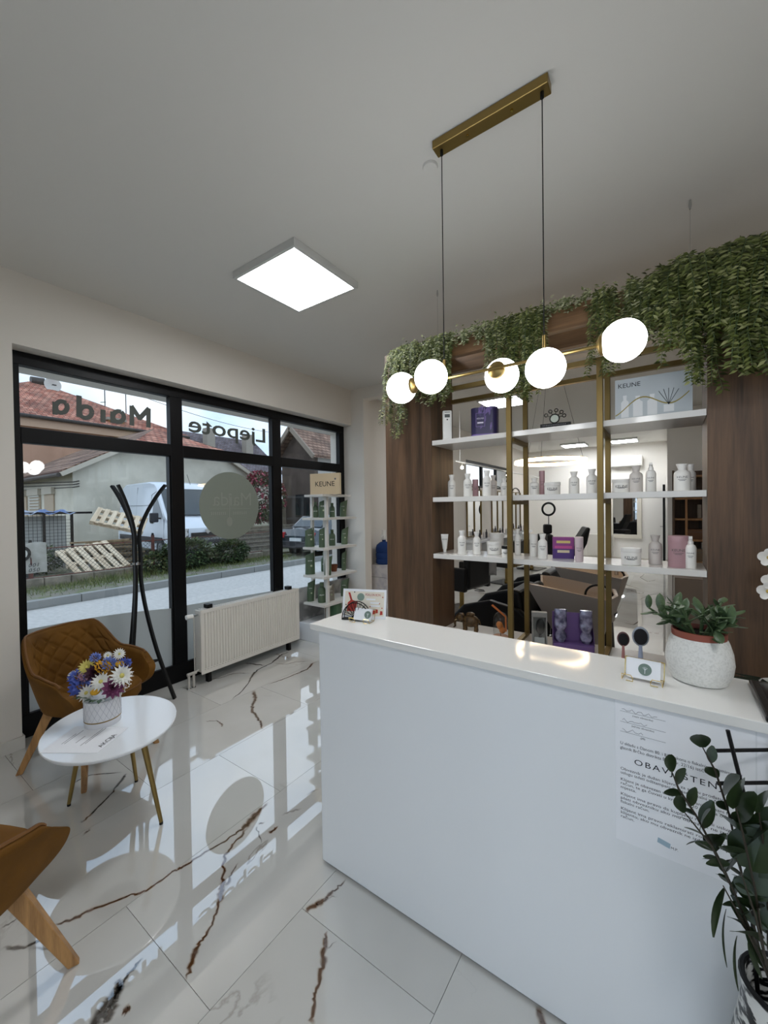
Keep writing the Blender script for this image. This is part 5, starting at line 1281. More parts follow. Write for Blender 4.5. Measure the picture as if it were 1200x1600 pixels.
# ------------------------------------------------------------------ vase of branches and black wire stand in the right foreground
def branch_vase():
    DL = M('glossy_dark_leaf', '#1d2a16', .32, spec=.45, noise=(16, '#2e3d22')); ST = M('branch_stem', '#2b2418', .6)
    vp = Vector((.205, 1.16, .0))
    t = thing('branch_vase', 'black and white vase with tall dark leafy branches', 'plant', vp)
    MB().lathe([(.06, 0), (.075, .02), (.098, .2), (.095, .42), (.075, .54), (.078, .585), (.07, .585), (.065, .54)], 32, cap=False).build('vase', M('vase_black_white', '#0d0d0e', .3, noise=(24, '#d8d8d4', .46, .52), stretch=(1, 1, 2.2)), t, smooth=True)
    MB().lathe([(.01, .002), (.06, .003)], 24).build('vase_floor', BLACK, t); MB().tube([(.075*math.cos(a), .075*math.sin(a), .585) for a in [2*PI*i/28 for i in range(28)]], .006, 6, closed=True).build('vase_rim', BLACK, t, smooth=True)
    def lf(L, W, n=8, cup=.12):
        rows = []
        for i in range(n+1):
            u = i/n; w = W/2*math.sin(PI*min(1, .06 + u*.90))**.75; rows.append([(L*u, k*w, abs(k)*cup*w - .18*L*u*u) for k in (-1, -.5, 0, .5, 1)])
        return MB().grid(rows)
    la = lf(.085, .055).mesh('leaf', True); lb = lf(.10, .030).mesh('leaf', True)
    for m_ in (la, lb): m_.materials.append(DL)
    def px3(u, v, y): return aty(u, v, y) - vp
    def stem(pts, leaves, y):
        P = [px3(u, v, y + dy) for u, v, dy in pts]; MB().tube([Vector((0, 0, .50))] + P, [.003] + [.0022]*(len(P)-1) + [.0011], 6).build('branch', ST, t, smooth=True)
        for (u, v, du, dv, L, me, roll) in leaves:
            q = px3(u, v, y); e = px3(u+du, v+dv, y + random.uniform(-.03, .01)); d = e-q; o = piece('leaf', me, None, t, q, orient(d, roll)); s = d.length/(.085 if me is la else .10); o.scale = (s, s*L, s)
    random.seed(9)
    def auto(pts, y, n, L0, L1, wide, me, skip=0.):
        # leaves in alternate pairs along a branch, closer to its tip
        Q = [Vector((u, v)) for u, v, dy in pts]; seg = [(Q[i+1]-Q[i]).length for i in range(len(Q)-1)]; tot = sum(seg); out = []
        for k in range(n):
            d = tot*(skip + (1-skip)*k/(n-1)); i = 0
            while i < len(seg)-1 and d > seg[i]: d -= seg[i]; i += 1
            p = Q[i] + (Q[i+1]-Q[i])*(d/seg[i]); t_ = (Q[i+1]-Q[i]).normalized(); sg = 1 if k % 2 else -1
            an = sg*random.uniform(.35, 1.0) if k < n-1 else .2; dv = Vector((t_.x*math.cos(an)-t_.y*math.sin(an), t_.x*math.sin(an)+t_.y*math.cos(an)))*random.uniform(L0, L1)
            out.append((p.x, p.y, dv.x, dv.y, wide*random.uniform(.8, 1.15), me, random.uniform(.3, 1.4)))
        stem(pts, out, y)
    auto([(1186, 1480, 0), (1160, 1370, -.02), (1140, 1275, -.03), (1118, 1205, -.04), (1098, 1168, -.04)], 1.12, 9, 24, 38, 1.0, la, .35)
    auto([(1188, 1490, 0), (1128, 1350, -.02), (1088, 1275, -.03), (1060, 1232, -.04), (1050, 1206, -.04)], 1.09, 13, 26, 42, .8, la, .25)
    auto([(1190, 1500, 0), (1150, 1400, -.02), (1112, 1322, -.04), (1070, 1270, -.04)], 1.07, 12, 30, 44, .7, la, .2)
    auto([(1194, 1490, 0), (1180, 1390, -.02), (1160, 1300, -.03), (1150, 1262, -.03)], 1.06, 11, 40, 58, 1.1, la, .1)
    auto([(1200, 1480, 0), (1200, 1380, -.02), (1190, 1300, -.03), (1186, 1270, -.03)], 1.08, 10, 40, 56, 1.1, la, .1)
    stem([(1192, 1505, 0), (1160, 1440, -.02), (1130, 1384, -.04)], [(1132, 1388, -28, 62, .7, lb, 1.3), (1135, 1420, -16, 78, .6, lb, 1.2), (1152, 1462, -14, 72, .5, lb, 1.2), (1142, 1398, 40, 46, .9, lb, .9), (1150, 1420, 46, 32, .9, lb, 1.1), (1160, 1440, 40, 40, .8, lb, 1.), (1170, 1470, 14, 60, .9, lb, 1.2), (1165, 1455, 36, 66, .8, lb, 1.0), (1140, 1410, 44, 60, .7, lb, .7), (1146, 1380, 46, 20, 1.0, lb, 1.1)], 1.07)
    stem([(1196, 1500, 0), (1180, 1430, -.02), (1150, 1340, -.04)], [(1150, 1345, 42, -40, 1.2, la, 1.4), (1140, 1352, -40, -10, .9, la, 1.3), (1146, 1372, 34, 26, 1.3, la, 1.2), (1160, 1350, 40, -50, 1.2, la, 1.2), (1120, 1330, -34, -18, .9, la, 1.3), (1170, 1390, 36, -30, 1.2, la, 1.3), (1180, 1420, -26, -44, 1.0, la, 1.1)], 1.05)
branch_vase()
t = thing('wire_grid_stand', 'black wire grid stand behind the leafy branches', 'wire stand', (.24, 1.20, 0))
yv = 1.2; bl = lambda u, v: aty(u, v, yv) - Vector((.24, 1.20, 0))
def rod(a, b, n='wire_rod'): MB().tube([a, b], .0042, 8).build(n, BLACK, t, smooth=True)
rod(bl(1137, 1141), bl(1162, 1240) ); a = bl(1162, 1240); rod(a, Vector((a.x + .05, a.y, .0)))
for v in (1173, 1224, 1277):
    a = bl({1173: 1110, 1224: 1121, 1277: 1140}[v], v); rod(a, a + Vector((CR.x, CR.y, 0))*.22)
b_ = bl(1137, 1141); rod(b_ + Vector((CR.x, CR.y, 0))*.12, b_ + Vector((CR.x*.12, CR.y*.12, -b_.z)))

# ------------------------------------------------------------------ salon behind the shelf unit
def ring_lamp():
    c = Vector((-.95, 4.22, 2.03)); t = thing('ring_pendant_lamp', 'gold ring pendant lamp glowing over the wash basins', 'pendant lamp', (c.x, c.y, CEIL)); R = .315; dz = c.z-CEIL
    n = 64; an = [2*PI*i/n for i in range(n)]
    rows = lambda rs: [[(r*math.cos(a), r*math.sin(a), dz+h) for a in an] for r, h in rs]
    MB().grid(rows([(R-.004, .012), (R-.004, .026), (R+.014, .026), (R+.014, .012)]), closed=True).build('gold_ring', GOLD, t, smooth=True, angle=30)
    MB().grid(rows([(R-.008, .020), (R-.012, -.010), (R+.020, -.010), (R+.018, .020)]), closed=True).build('light_band', emit_mat('ring_light', '#ffdcae', RINGL), t, smooth=True, angle=30)
    MB().lathe([(.06, -.03), (.06, -.0005)], 24).build('ceiling_rose', GOLD, t, smooth=True)
    for k in range(3):
        a = 2*PI*k/3 + .5; MB().tube([(.03*math.cos(a), .03*math.sin(a), -.03), (R*math.cos(a), R*math.sin(a), dz+.028)], .0015, 5).build('cable', BLACK, t)
ring_lamp()
def styling_chair(x, y, rz, label):
    t = thing('styling_chair', label, 'salon chair', (x, y, 0), rz, 'black styling chairs along the mirrors')
    MB().box(-.27, -.27, 0, .27, .27, .018).build('base_plate', M('black_gloss_plastic', '#060607', .25), t, bevel=.004)
    MB().lathe([(.05, .018), (.045, .05), (.035, .06), (.035, .36)], 20).build('gold_column', GOLD, t, smooth=True)
    MB().box(-.26, -.25, .36, .26, .26, .50).build('seat', BLACKL, t, bevel=.03, seg=3)
    MB().box(-.27, -.33, .40, .27, -.22, .90).build('backrest', BLACKL, t, bevel=.035, seg=3)
    for s in (-1, 1): MB().box(s*.30-.04, -.30, .36, s*.30+.04, .25, .70).build('armrest', BLACKL, t, bevel=.02, seg=3)
    for i in range(12): MB().sphere((.341, -.28, .38 + i*.026), .006, 6, 4).build('stud', CHROME, t)
    MB().tube([(.05, .0, .34), (.22, -.12, .31), (.30, -.20, .29), (.26, -.24, .285), (.14, -.14, .30)], .007, 6).build('pump_lever', BLACK, t, smooth=True)
    MB().tube([(-.18, .30, .42), (-.18, .48, .16), (.18, .48, .16), (.18, .30, .42)], .011, 8).build('footrest', CHROME, t, smooth=True)
    return t
styling_chair(-2.60, 5.75, math.radians(78), 'nearest black styling chair on a gold column')
styling_chair(-2.72, 8.25, math.radians(75), 'second black styling chair along the mirrors')
styling_chair(-2.80, 10.4, math.radians(80), 'farthest black styling chair along the mirrors')
# grey cape over the nearest chair
rows = []
for i in range(10):
    q = i/9; rows.append([(-.16 + .32*k/8, .02*math.sin(k*1.6 + q*3) - .05*q, -.34*q) for k in range(9)])
t = thing('hair_cape', 'grey translucent cape hung over the nearest styling chair', 'cape', (-2.30, 5.98, .88), .4); MB().grid(rows).build('cloth', M('cape_grey', '#7b7b7c', .6), t, smooth=True)
cm = t.children[0].modifiers.new('thick', 'SOLIDIFY'); cm.thickness = .004
# mirror stations on the left salon wall
for k, (y, lab) in enumerate(((8.67, 'nearest'), (10.2, 'middle'), (11.75, 'farthest'))):
    t = thing('mirror_station', lab + ' gold framed mirror station on the left salon wall', 'mirror', (XW, y, 0), 0, 'gold framed mirror stations')
    MB().box(.004, -.40, .93, .012, .40, 1.95).build('mirror_glass', MIRROR, t)
    for a in ((-.42, .92, -.40, 1.97), (.40, .92, .42, 1.97), (-.40, 1.95, .40, 1.97), (-.40, .91, .40, .93), (-.012, .93, .012, 1.95)): MB().box(.002, a[0], a[1], .03, a[2], a[3]).build('gold_frame', GOLDF, t)
    arc = [(.02, .33*math.cos(q), 1.97 + .12*math.sin(q)) for q in [PI*i/16 for i in range(17)]]; MB().tube(arc, .012, 6).build('arch_wire', BLACK, t, smooth=True)
    MB().box(.0, -.5, .80, .34, .5, .86).build('console_shelf', WHITEL, t, bevel=.004); MB().box(.02, -.46, .0, .28, -.42, .80).build('console_leg', WHITEL, t); MB().box(.02, .42, .0, .28, .46, .80).build('console_leg', WHITEL, t)
    for q, (dy, h, c) in enumerate(((-.3, .17, '#2a2a2c'), (-.22, .12, '#b9a9a9'), (-.1, .2, '#3b3b3d'), (.15, .15, '#d8d4d0'), (.3, .19, '#4b4a4c'))):
        b = thing('styling_product', ('tall black', 'rose grey', 'dark grey', 'pale', 'charcoal')[q] + ' styling bottle on the %s mirror console' % lab, 'bottle', (XW+.18, y+dy, .861), 0, 'styling products on the %s console' % lab)
        MB().lathe([(.024, 0), (.025, h*.65), (.012, h*.78), (.012, h)], 12).build('body', M('styling_%s' % c[1:], c, .4), b, smooth=True)
# curtain rail along the stations
t = thing('curtain_rail', 'thin white rail hung along the mirror stations', 'rail', (-2.9, 6.2, 2.355)); MB().tube([(0, 0, 0), (0, 5.6, 0)], .012, 8).build('rail', WHITEP, t, smooth=True)
for y in (.2, 2.8, 5.4): MB().tube([(0, y, .012), (0, y, CEIL-2.355-.001)], .005, 6).build('hanger', WHITEP, t)
BULB = emit_mat('bulb_glow', '#fff4e0', 9)
for k, (u, v) in enumerate(((722, 731), (793, 744))):
    d = ray(u, v); p = atx(u, v, -2.9); b = thing('rail_bulb', ('near' if k == 0 else 'far') + ' small glowing bulb hanging from the white rail', 'bulb', (-2.9, p.y, 2.343), 0, 'bulbs on the white rail')
    MB().tube([(0, 0, 0), (0, 0, -.05)], .008, 8).build('socket', WHITEP, b); MB().sphere((0, 0, -.075), .028, 12, 8).build('glass_bulb', BULB, b, smooth=True)
# backwash units
BOWL = M('basin_ceramic_beige', '#b9a592', .25, spec=.5); BOWLO = M('basin_outer_grey', '#a79f98', .4)
def backwash(y, label):
    t = thing('backwash_unit', label, 'wash basin', (-.66, y, 0), 0, 'black backwash units with beige basins')
    # basin: tapered open tub
    top = [(-.31, -.24, .955), (-.20, -.26, .95), (.30, -.25, .885), (.34, 0, .88), (.30, .25, .885), (-.20, .26, .95), (-.31, .24, .955), (-.27, .09, .91), (-.27, -.09, .91)]
    def sc(k, z, dx=0, thin=0): return [(x*k + dx, yy*k, z + (zz-.92)*(1 if k > .7 else .3)) for x, yy, zz in top]
    outer = [sc(.45, .42, .06), sc(.55, .55, .05), sc(.8, .75, .02), sc(1., .92)]; inner = [sc(.93, .925), sc(.8, .83, .02), sc(.5, .76, .04)]
    MB().grid(outer, closed=True).build('basin_outer', BOWLO, t, smooth=True, angle=50)
    mb = MB().grid([outer[-1]] + inner, closed=True); mb.add(inner[-1], [tuple(range(8, -1, -1))]); mb.build('basin_inner', BOWL, t, smooth=True, angle=50)
    MB().sphere((-.27, 0, .905), .07, 12, 8, sc=(.6, 1.3, .5)).build('neck_rest', BLACK, t, smooth=True)
    MB().tube([(.20 - .10*math.cos(q), .02, .86 + .09*math.sin(q)) for q in [PI*i/14 for i in range(15)]], .009, 8).build('spray_hose', BLACK, t, smooth=True); MB().lathe([(.02, .86), (.02, .92)], 12, (.22, .14, 0)).build('tap', CHROME, t, smooth=True)
    MB().lathe([(.18, 0), (.17, .2), (.16, .42), (.20, .50)], 20, (.04, 0, 0)).build('pedestal', BLACKL, t, smooth=True)
    MB().sphere((-.12, -.2, .5), .05, 12, 8).build('chrome_cup', CHROME, t, smooth=True)
    # reclined seat
    prof = [(-.30, .45), (-.36, .88), (-.44, .90), (-.52, .60), (-.62, .47), (-1.12, .45), (-1.16, .30), (-.55, .20), (-.30, .25)]
    MB().prism([(x, -.24, z) for x, z in prof], (0, .48, 0)).build('reclined_seat', BLACKL, t, bevel=.03, seg=3)
    for s in (-1, 1):
        arm = [(-.24, .30), (-.22, .62), (-.35, .74), (-.60, .79), (-.85, .72), (-.98, .58), (-.98, .22), (-.24, .12)]
        MB().prism([(x, s*.27 - .035, z) for x, z in arm], (0, .07, 0)).build('side_arm', BLACKL, t, bevel=.02, seg=3)
    MB().box(-.95, -.22, 0, -.25, .22, .14).build('floor_base', BLACK, t, bevel=.01)
backwash(3.66, 'nearest backwash unit with tilted beige basin and black seat'); backwash(4.72, 'second backwash unit behind the nearest one')
# reclining barber chair farther back
t = thing('barber_chair', 'black reclining chair with raised leg rest in the middle of the salon', 'salon chair', (-1.52, 8.0, 0), math.radians(20))
MB().lathe([(.28, 0), (.28, .03), (.06, .06), (.05, .45)], 20).build('pedestal', CHROME, t, smooth=True); MB().box(-.3, -.28, .45, .3, .28, .60).build('seat', BLACKL, t, bevel=.04, seg=3)
MB().prism([(-.34, -.25, .55), (-.22, -.25, .55), (-.26, -.25, 1.06), (-.36, -.25, 1.06)], (0, .5, 0)).build('backrest', BLACKL, t, bevel=.03, seg=3); MB().box(-.40, -.10, 1.07, -.26, .10, 1.24).build('headrest', BLACKL, t, bevel=.03, seg=3)
MB().prism([(-.20, -.22, .86), (.08, -.22, .84), (.30, -.22, 1.20), (.36, -.22, 1.18), (.30, -.22, .90), (.16, -.22, .62), (-.1, -.22, .62)], (0, .44, 0)).build('leg_rest', BLACKL, t, bevel=.03, seg=3)
# ring light on a stand
t = thing('ring_light_stand', 'black photo ring light on a thin stand', 'ring light', (-2.66, 11.6, 0), .55); zc = 1.48
MB().tube([(.165*math.cos(a), 0, zc + .165*math.sin(a)) for a in [2*PI*i/40 for i in range(40)]], .028, 8, closed=True).build('ring_head', BLACK, t, smooth=True)
MB().tube([(0, 0, .25), (0, 0, zc-.165)], .010, 8).build('pole', BLACK, t, smooth=True)
for k in range(3): a = 2*PI*k/3; MB().tube([(0, 0, .5), (.35*math.cos(a), .35*math.sin(a), .006)], .008, 6).build('tripod_leg', BLACK, t)
# far wall: air conditioner, framed mirror, radiator, sockets
p0 = aty(953, 722, YFAR); p1 = aty(1004, 722, YFAR)
t = thing('air_conditioner', 'white wall air conditioner on the far salon wall', 'air conditioner', ((p0.x+p1.x)/2, YFAR, 2.62)); w_ = (p1.x-p0.x)/2
MB().box(-w_, -.2, 0, w_, -.001, .28).build('housing', WHITEP, t, bevel=.02, seg=3); MB().box(-w_+.03, -.205, .03, w_-.03, -.199, .07).build('air_flap', M('flap_grey', '#c9c9c6', .4), t); MB().box(-w_+.2, -.203, .2, w_-.1, -.199, .206).build('trim_line', INKG, t)
a = aty(951, 768, YFAR); b_ = aty(1003, 842, YFAR)
t = thing('wall_mirror', 'white framed mirror on the far salon wall', 'mirror', (a.x, YFAR, b_.z)); W_ = b_.x-a.x; H_ = a.z-b_.z; e = .11
MB().box(e, -.02, e, W_-e, -.012, H_-e).build('mirror_glass', MIRROR, t)
for q in ((0, 0, W_, e), (0, H_-e, W_, H_), (0, e, e, H_-e), (W_-e, e, W_, H_-e)): MB().box(q[0], -.04, q[1], q[2], -.001, q[3]).build('frame_rail', M('cream_frame', '#ded8cb', .45), t, bevel=.008)
a = aty(918, 838, YFAR); b_ = aty(957, 872, YFAR)
t = thing('salon_radiator', 'white panel radiator low on the far salon wall', 'radiator', (a.x, YFAR-.02, .12)); W_ = b_.x-a.x
MB().box(0, -.10, 0, W_, -.001, .62).build('panel', WHITEM, t, bevel=.01); [MB().box(.04+i*(W_-.08)/14, -.104, .05, .06+i*(W_-.08)/14, -.100, .57).build('rib', WHITEM, t) for i in range(14)]
MB().tube([(W_+.03, -.05, .03), (W_+.03, -.05, .60)], .02, 8).build('pipe', PIPW if 'PIPW' in globals() else WHITEM, t, smooth=True)
t = thing('wall_socket', 'small white double socket on the far salon wall', 'socket', (aty(928, 845, YFAR).x+.15, YFAR, .9)); MB().box(-.08, -.012, -.04, .08, -.001, .04).build('plate', WHITEP, t, bevel=.003); [MB().lathe([(.02, -.016), (.02, -.012)], 12, (x, 0, 0), 'y').build('outlet', M('flap_grey', '#c9c9c6', .4), t) for x in (-.035, .035)]
# black door standing open edge-on
d1 = bpy.data.objects.new('door_1', None); COL.objects.link(d1); d1.location = (-.075, 12.05, 0); struct(d1, 'black door standing open at the end of the salon', 'door')
MB().box(-.02, 0, .01, .03, .85, 2.06).build('door_leaf', BLACK, d1, bevel=.003)
MB().tube([(-.02, .08, 1.02), (-.07, .08, 1.02), (-.07, .2, 1.02)], .009, 8).build('door_handle', CHROME, d1, smooth=True)
# wooden shelf rack and taupe cabinet by the inner corner
t = thing('wooden_rack', 'tall wooden shelf rack by the salon corner', 'shelf', (.065, 8.58, 0)); RW = wood_mat('rack_oak', '#7a5232', '#a47a4e', .5, 1.0)
MB().box(0, -.42, 0, .03, 0, 2.14).build('side_panel', WALNUT, t); MB().box(.17, -.42, 0, .20, -.39, 2.14).build('upright', RW, t); MB().box(.55, -.42, 0, .58, 0, 2.14).build('side_panel', WALNUT, t); MB().box(.03, -.02, 0, .55, 0, 2.14).build('back_panel', WALNUT, t)
for z in (.25, .62, .98, 1.32, 1.66, 2.02): MB().box(.03, -.39, z, .55, -.02, z+.03).build('rack_shelf', RW, t)
for k, (x, z, w_, h_, c) in enumerate(((.30, 1.011+.001, .2, .16, '#6b4a30'), (.30, .651, .24, .2, '#7d6a55'), (.42, .651, .06, .3, '#c9c4bd'), (.36, 1.351, .05, .22, '#8c8378'), (.44, 1.351, .05, .18, '#b7aea2'), (.33, 1.691, .06, .17, '#4d4038'))):
    b = thing('rack_box', ('low dark brown box', 'wide taupe box', 'tall pale box', 'slim grey brown bottle box', 'slim pale box', 'small dark box')[k] + ' on the wooden rack', 'box', (.065+x, 8.58-.2, z)); MB().box(-w_/2, -.08, 0, w_/2, .08, h_).build('body', M('rack_box_%d' % k, c, .6), b, bevel=.003); MB().box(-w_/2, -.081, h_*.7, w_/2, .081, h_*.72).build('lid_line', INKG, b)
t = thing('taupe_cabinet', 'low taupe cabinet standing in front of the wooden rack', 'cabinet', (.06, 6.3, 0)); MB().box(0, 0, 0, .5, .42, .66).build('carcass', M('taupe_laminate', '#85776c', .5), t, bevel=.003); MB().box(-.002, -.012, .03, .5, -.001, .64).build('door', M('taupe_laminate'), t, bevel=.002); MB().box(-.004, -.014, 0, .012, 0, .67).build('edge_strip', M('flap_grey'), t)

# ------------------------------------------------------------------ outside: street, yard and houses
GZ = -.15
ASPH = M('pale_asphalt', '#c2c1be', .8, noise=(14, '#b3b2af'), bump=(90, .2)); DIRT = M('verge_dirt', '#77746a', .95, noise=(5, '#5f6a45', .45, .6), bump=(30, .5)); KERB = M('kerb_concrete', '#8b8d8c', .8, bump=(40, .2))
YARD = M('yard_ground', '#7d776a', .95, noise=(2, '#5d6444', .45, .6), bump=(20, .5))
struct(MB().box(-9.3, -60, GZ-.2, -4.0, 80, GZ).build('ground_street', ASPH), 'pale asphalt street outside the window', 'street')
struct(MB().box(-4.0, -60, GZ-.2, 60, YN-.2, GZ).build('ground_pavement', M('pavement_grey', '#c4c3c0', .85, bump=(30, .2))), 'grey pavement in front of the added glazed entrance', 'pavement')
struct(MB().box(-11.4, -60, GZ-.2, -9.5, 80, GZ+.10).build('ground_verge', DIRT), 'dirt and grass verge behind the kerb', 'verge')
struct(MB().box(-90, -60, GZ-.2, -11.4, 80, GZ+.16).build('ground_yard', YARD), 'yard ground behind the fence', 'yard')
kb = struct(MB().box(-9.5, -12, GZ-.2, -9.3, 40, GZ-.01).build('ground_kerb_bed', KERB), 'kerb bed', 'kerb')
ks = MB().box(0, 0, 0, .18, .985, .15).mesh('kerb_stone')
for i in range(26): piece('kerb_stone', ks, KERB, kb, (-9.49, -4+i*1.0, GZ-.005))
GY_ = GZ+.16
FX = -11.3
grass = MB(); random.seed(2)
for i in range(5200):
    y = random.uniform(1.5, 9.5); x = -11.12 + abs(random.gauss(0, .45))
    if x > -9.6: continue
    h = random.uniform(.03, .14)*(1.5 if 3.5 < y < 5.2 else .9); a = random.uniform(0, 2*PI)
    grass.add([(x, y, GZ+.10), (x+.012*math.cos(a), y+.012*math.sin(a), GZ+.10), (x+h*.5*math.cos(a*3), y+h*.5*math.sin(a*3), GZ+.10+h)], [(0, 1, 2)], random.choice(['#5c6b38', '#6f7a42', '#47562d', '#7d8150']))
o = grass.build('verge_grass', LEAFM, None, fixn=False); tag(o, 'patchy grass growing along the verge', 'grass', kind='stuff')
# low stone wall under the fence
sw = thing('low_stone_wall', 'low rough stone wall carrying the mesh fence', 'wall', (FX, 0, GZ+.09)); STONE = M('rough_stone', '#8c8577', .9, noise=(6, '#6d675b'), bump=(25, .6))
y = 1.0; k = 0
while y < 9.0:
    random.seed(k+40); L = random.uniform(.35, .7)
    MB().box(-.14, y, 0, .10, y+L-.015, .20 + random.uniform(-.02, .03)).build('stone', STONE, sw, bevel=.02); y += L; k += 1
def post_z(u, v): return atx(u, v, FX).z
FZ0, FZ1 = GZ+.29, .79
fn = thing('mesh_fence', 'rusty posts and diamond wire fence along the yard', 'fence', (FX, 0, 0)); RUST = M('rusty_red_paint', '#6d3a30', .7, noise=(12, '#4b2d26')); WIRE = M('fence_wire', '#5b5f5f', .5, metal=.5)
for yy in (2.72, 5.26, 7.75, 9.2):
    MB().tube([(0, yy, FZ0-.12), (0, yy, FZ1+.14)], .042, 10).build('fence_post', RUST, fn, smooth=True)
    MB().tube([(0, yy, FZ1+.14), (0, yy, FZ1+.20)], [.035, .025], 10).build('post_cap', BLACK, fn, smooth=True)
MB().tube([(0, 1.0, FZ1), (0, 9.2, FZ1)], .014, 6).build('top_rail', RUST, fn); MB().tube([(0, 1.0, FZ0+.02), (0, 9.2, FZ0+.02)], .012, 6).build('bottom_rail', RUST, fn)
wm = MB(); H = FZ1-FZ0
for i in range(int((9.2-1.0+H)/.10)):
    y0 = 1.0 + i*.10
    for s in (1, -1):
        a = [y0 - H, FZ0], [y0, FZ1]
        if s < 0: a = [y0, FZ0], [y0-H, FZ1]
        (ya, za), (yb, zb) = a
        # clip to the fence length
        for lim, sg in ((1.0, 1), (9.2, -1)):
            if (ya-lim)*sg < 0 and (yb-lim)*sg < 0: break
            if (ya-lim)*sg < 0: f = (lim-ya)/(yb-ya); ya, za = lim, za+(zb-za)*f
            if (yb-lim)*sg < 0: f = (lim-yb)/(ya-yb); yb, zb = lim, zb+(za-zb)*f
        else: wm.bar((0, ya, za), (0, yb, zb), .006, .006, (1, 0, 0))
o = wm.build('wire_mesh', WIRE, fn, fixn=False); o['kind'] = 'stuff'
# banner on the fence
ba = atx(34, 852, FX+.03); bb = atx(72, 848, FX+.03); bc = atx(73, 893, FX+.03)
t = thing('fence_banner', 'dirty white banner with a round logo and numbers on the fence', 'banner', (FX+.05, ba.y-.5, bc.z)); W_ = bb.y-ba.y+.5; H_ = bb.z-bc.z
rows = [[(.015*math.sin(j*1.3+i*.8), W_*j/10, H_*i/6 - .03*math.sin(j*.6)*(i == 6)) for j in range(11)] for i in range(7)]
MB().grid(rows).build('cloth', M('banner_cloth', '#b9b8b2', .8, noise=(5, '#a3a199')), t, smooth=True)
def onb(y, z): return (.022, y, z)
for r, c_ in ((.17, '#141414'), (.11, '#d0cfc8'), (.06, '#141414')): MB().lathe([(r, 0), (r, .002)], 28, (.018 + (.24-r)*.02, W_-.44, H_*.68), 'x').build('logo_ring', M('banner_%s' % c_[1:], c_, .7), t)
lettering('001', .115, (.030, W_-.235, H_*.27), (0, 1, 0), (0, 0, 1), INK, t, shear=.25, space=1.15); lettering('050', .115, (.030, W_-.235, H_*.10), (0, 1, 0), (0, 0, 1), INK, t, shear=.25, space=1.15)
# pallets
PAL = wood_mat('pallet_wood', '#b7a184', '#dccdb4', .8, 1.0, 'x'); PALD = wood_mat('old_pallet_wood', '#6f5d47', '#9a8567', .9, 1.0, 'x')
def pallet(o, xd, yd, label, mat=PAL, grp='wooden pallets in the yard', nb=7, L=1.2, W=.9, bw=.10):
    xd = Vector(xd).normalized(); yd = Vector(yd); yd = (yd - xd*yd.dot(xd)).normalized(); zd = xd.cross(yd)
    t = thing('wooden_pallet', label, 'pallet', o, 0, grp); t.rotation_euler = Matrix((xd, yd, zd)).transposed().to_euler()
    for i in range(nb): y = (W-bw)*i/(nb-1); MB().box(0, y, .10, L, y+bw, .122).build('deck_board', mat, t)
    for x in (0, L/2-.05, L-.1):
        MB().box(x, 0, .08, x+.1, W, .10).build('stringer_board', mat, t); MB().box(x, 0, 0, x+.1, W, .02).build('bottom_board', mat, t)
        for y in (0, W/2-.05, W-.1): MB().box(x, y, .02, x+.1, y+.1, .08).build('block', mat, t)
    return t
A = atx(120, 905, -11.75); Bq = atx(203, 887, -11.75); Cq = atx(82, 863, -12.75)
pallet(Bq, Cq-A, A-Bq, 'pale pallet lying tilted behind the fence', nb=6, L=(Cq-A).length, W=(Bq-A).length, bw=(Bq-A).length/8.5)
A = atx(140, 842, -12.9); Bq = atx(222, 836, -12.9); Cq = atx(154, 818, -13.5)
pallet(Bq, Cq-A, A-Bq, 'whitened pallet leaning on top of the pile', nb=7, L=(Cq-A).length, W=(Bq-A).length, bw=(Bq-A).length/11)
for k in range(3):
    p = atx(118, 850, -14.2); pallet((-14.9, p.y, GY_ + k*.14), (0, 1, 0), (-1, 0, 0), ('lowest', 'second', 'topmost')[k] + ' weathered pallet of the stack behind the pile', PALD, L=1.9)
p = atx(118, 830, -14.2); pile = thing('wood_pile', 'pile of old brown boards under the leaning pallet', 'wood pile', (-13.4, p.y+.1, GY_))
for k in range(16): random.seed(k); MB().obox((random.uniform(-.4, .4), random.uniform(.1, .8), .06 + k*.045), (.12, random.uniform(1.0, 1.5), .04), Matrix.Rotation(random.uniform(-.3, .3), 3, 'Z')).build('board', PALD, pile)
# cage with blue tarp
p0 = atx(10, 850, -14.0); p1 = atx(113, 850, -14.0); zt = atx(110, 803, -14.0).z
t = thing('wire_cage', 'black wire cage with white boards and a blue tarp on top', 'cage', (-14.0, p0.y, GY_)); L = p1.y-p0.y; Hc = zt-GY_
for y_ in (0, L*.55, L): MB().box(-.03, y_-.03, 0, .03, y_+.03, Hc).build('cage_post', BLACK, t)
MB().box(-.03, 0, Hc, .03, L+.5, Hc+.06).build('cage_rail', BLACK, t); MB().box(-.03, 0, Hc*.3, .03, L, Hc*.3+.03).build('cage_rail', BLACK, t)
cm = MB()
for i in range(int(L/.09)): cm.box(-.004, i*.09-.004, 0, .004, i*.09+.004, Hc)
for i in range(int(Hc/.09)): cm.box(-.004, 0, i*.09-.004, .004, L, i*.09+.004)
o = cm.build('cage_mesh', BLACK, t); o['kind'] = 'stuff'
MB().box(-.5, 0, 0, -.45, L, Hc-.05).build('white_board', M('white_board', '#c4c6c2', .7), t)
rows = [[(-.9+1.0*i/5, L*1.05*j/12, Hc+.07+.05*math.sin(j*1.7+i)+.04*math.sin(i*2.2)) for j in range(13)] for i in range(6)]
MB().grid(rows).build('blue_tarp', M('tarp_blue', '#3f5f92', .5, noise=(3, '#8b97a8', .45, .6)), t, smooth=True)
t = thing('bent_pipe', 'black corrugated drain pipe bent into an arch in the yard', 'pipe', (-12.6, 2.1, GY_))
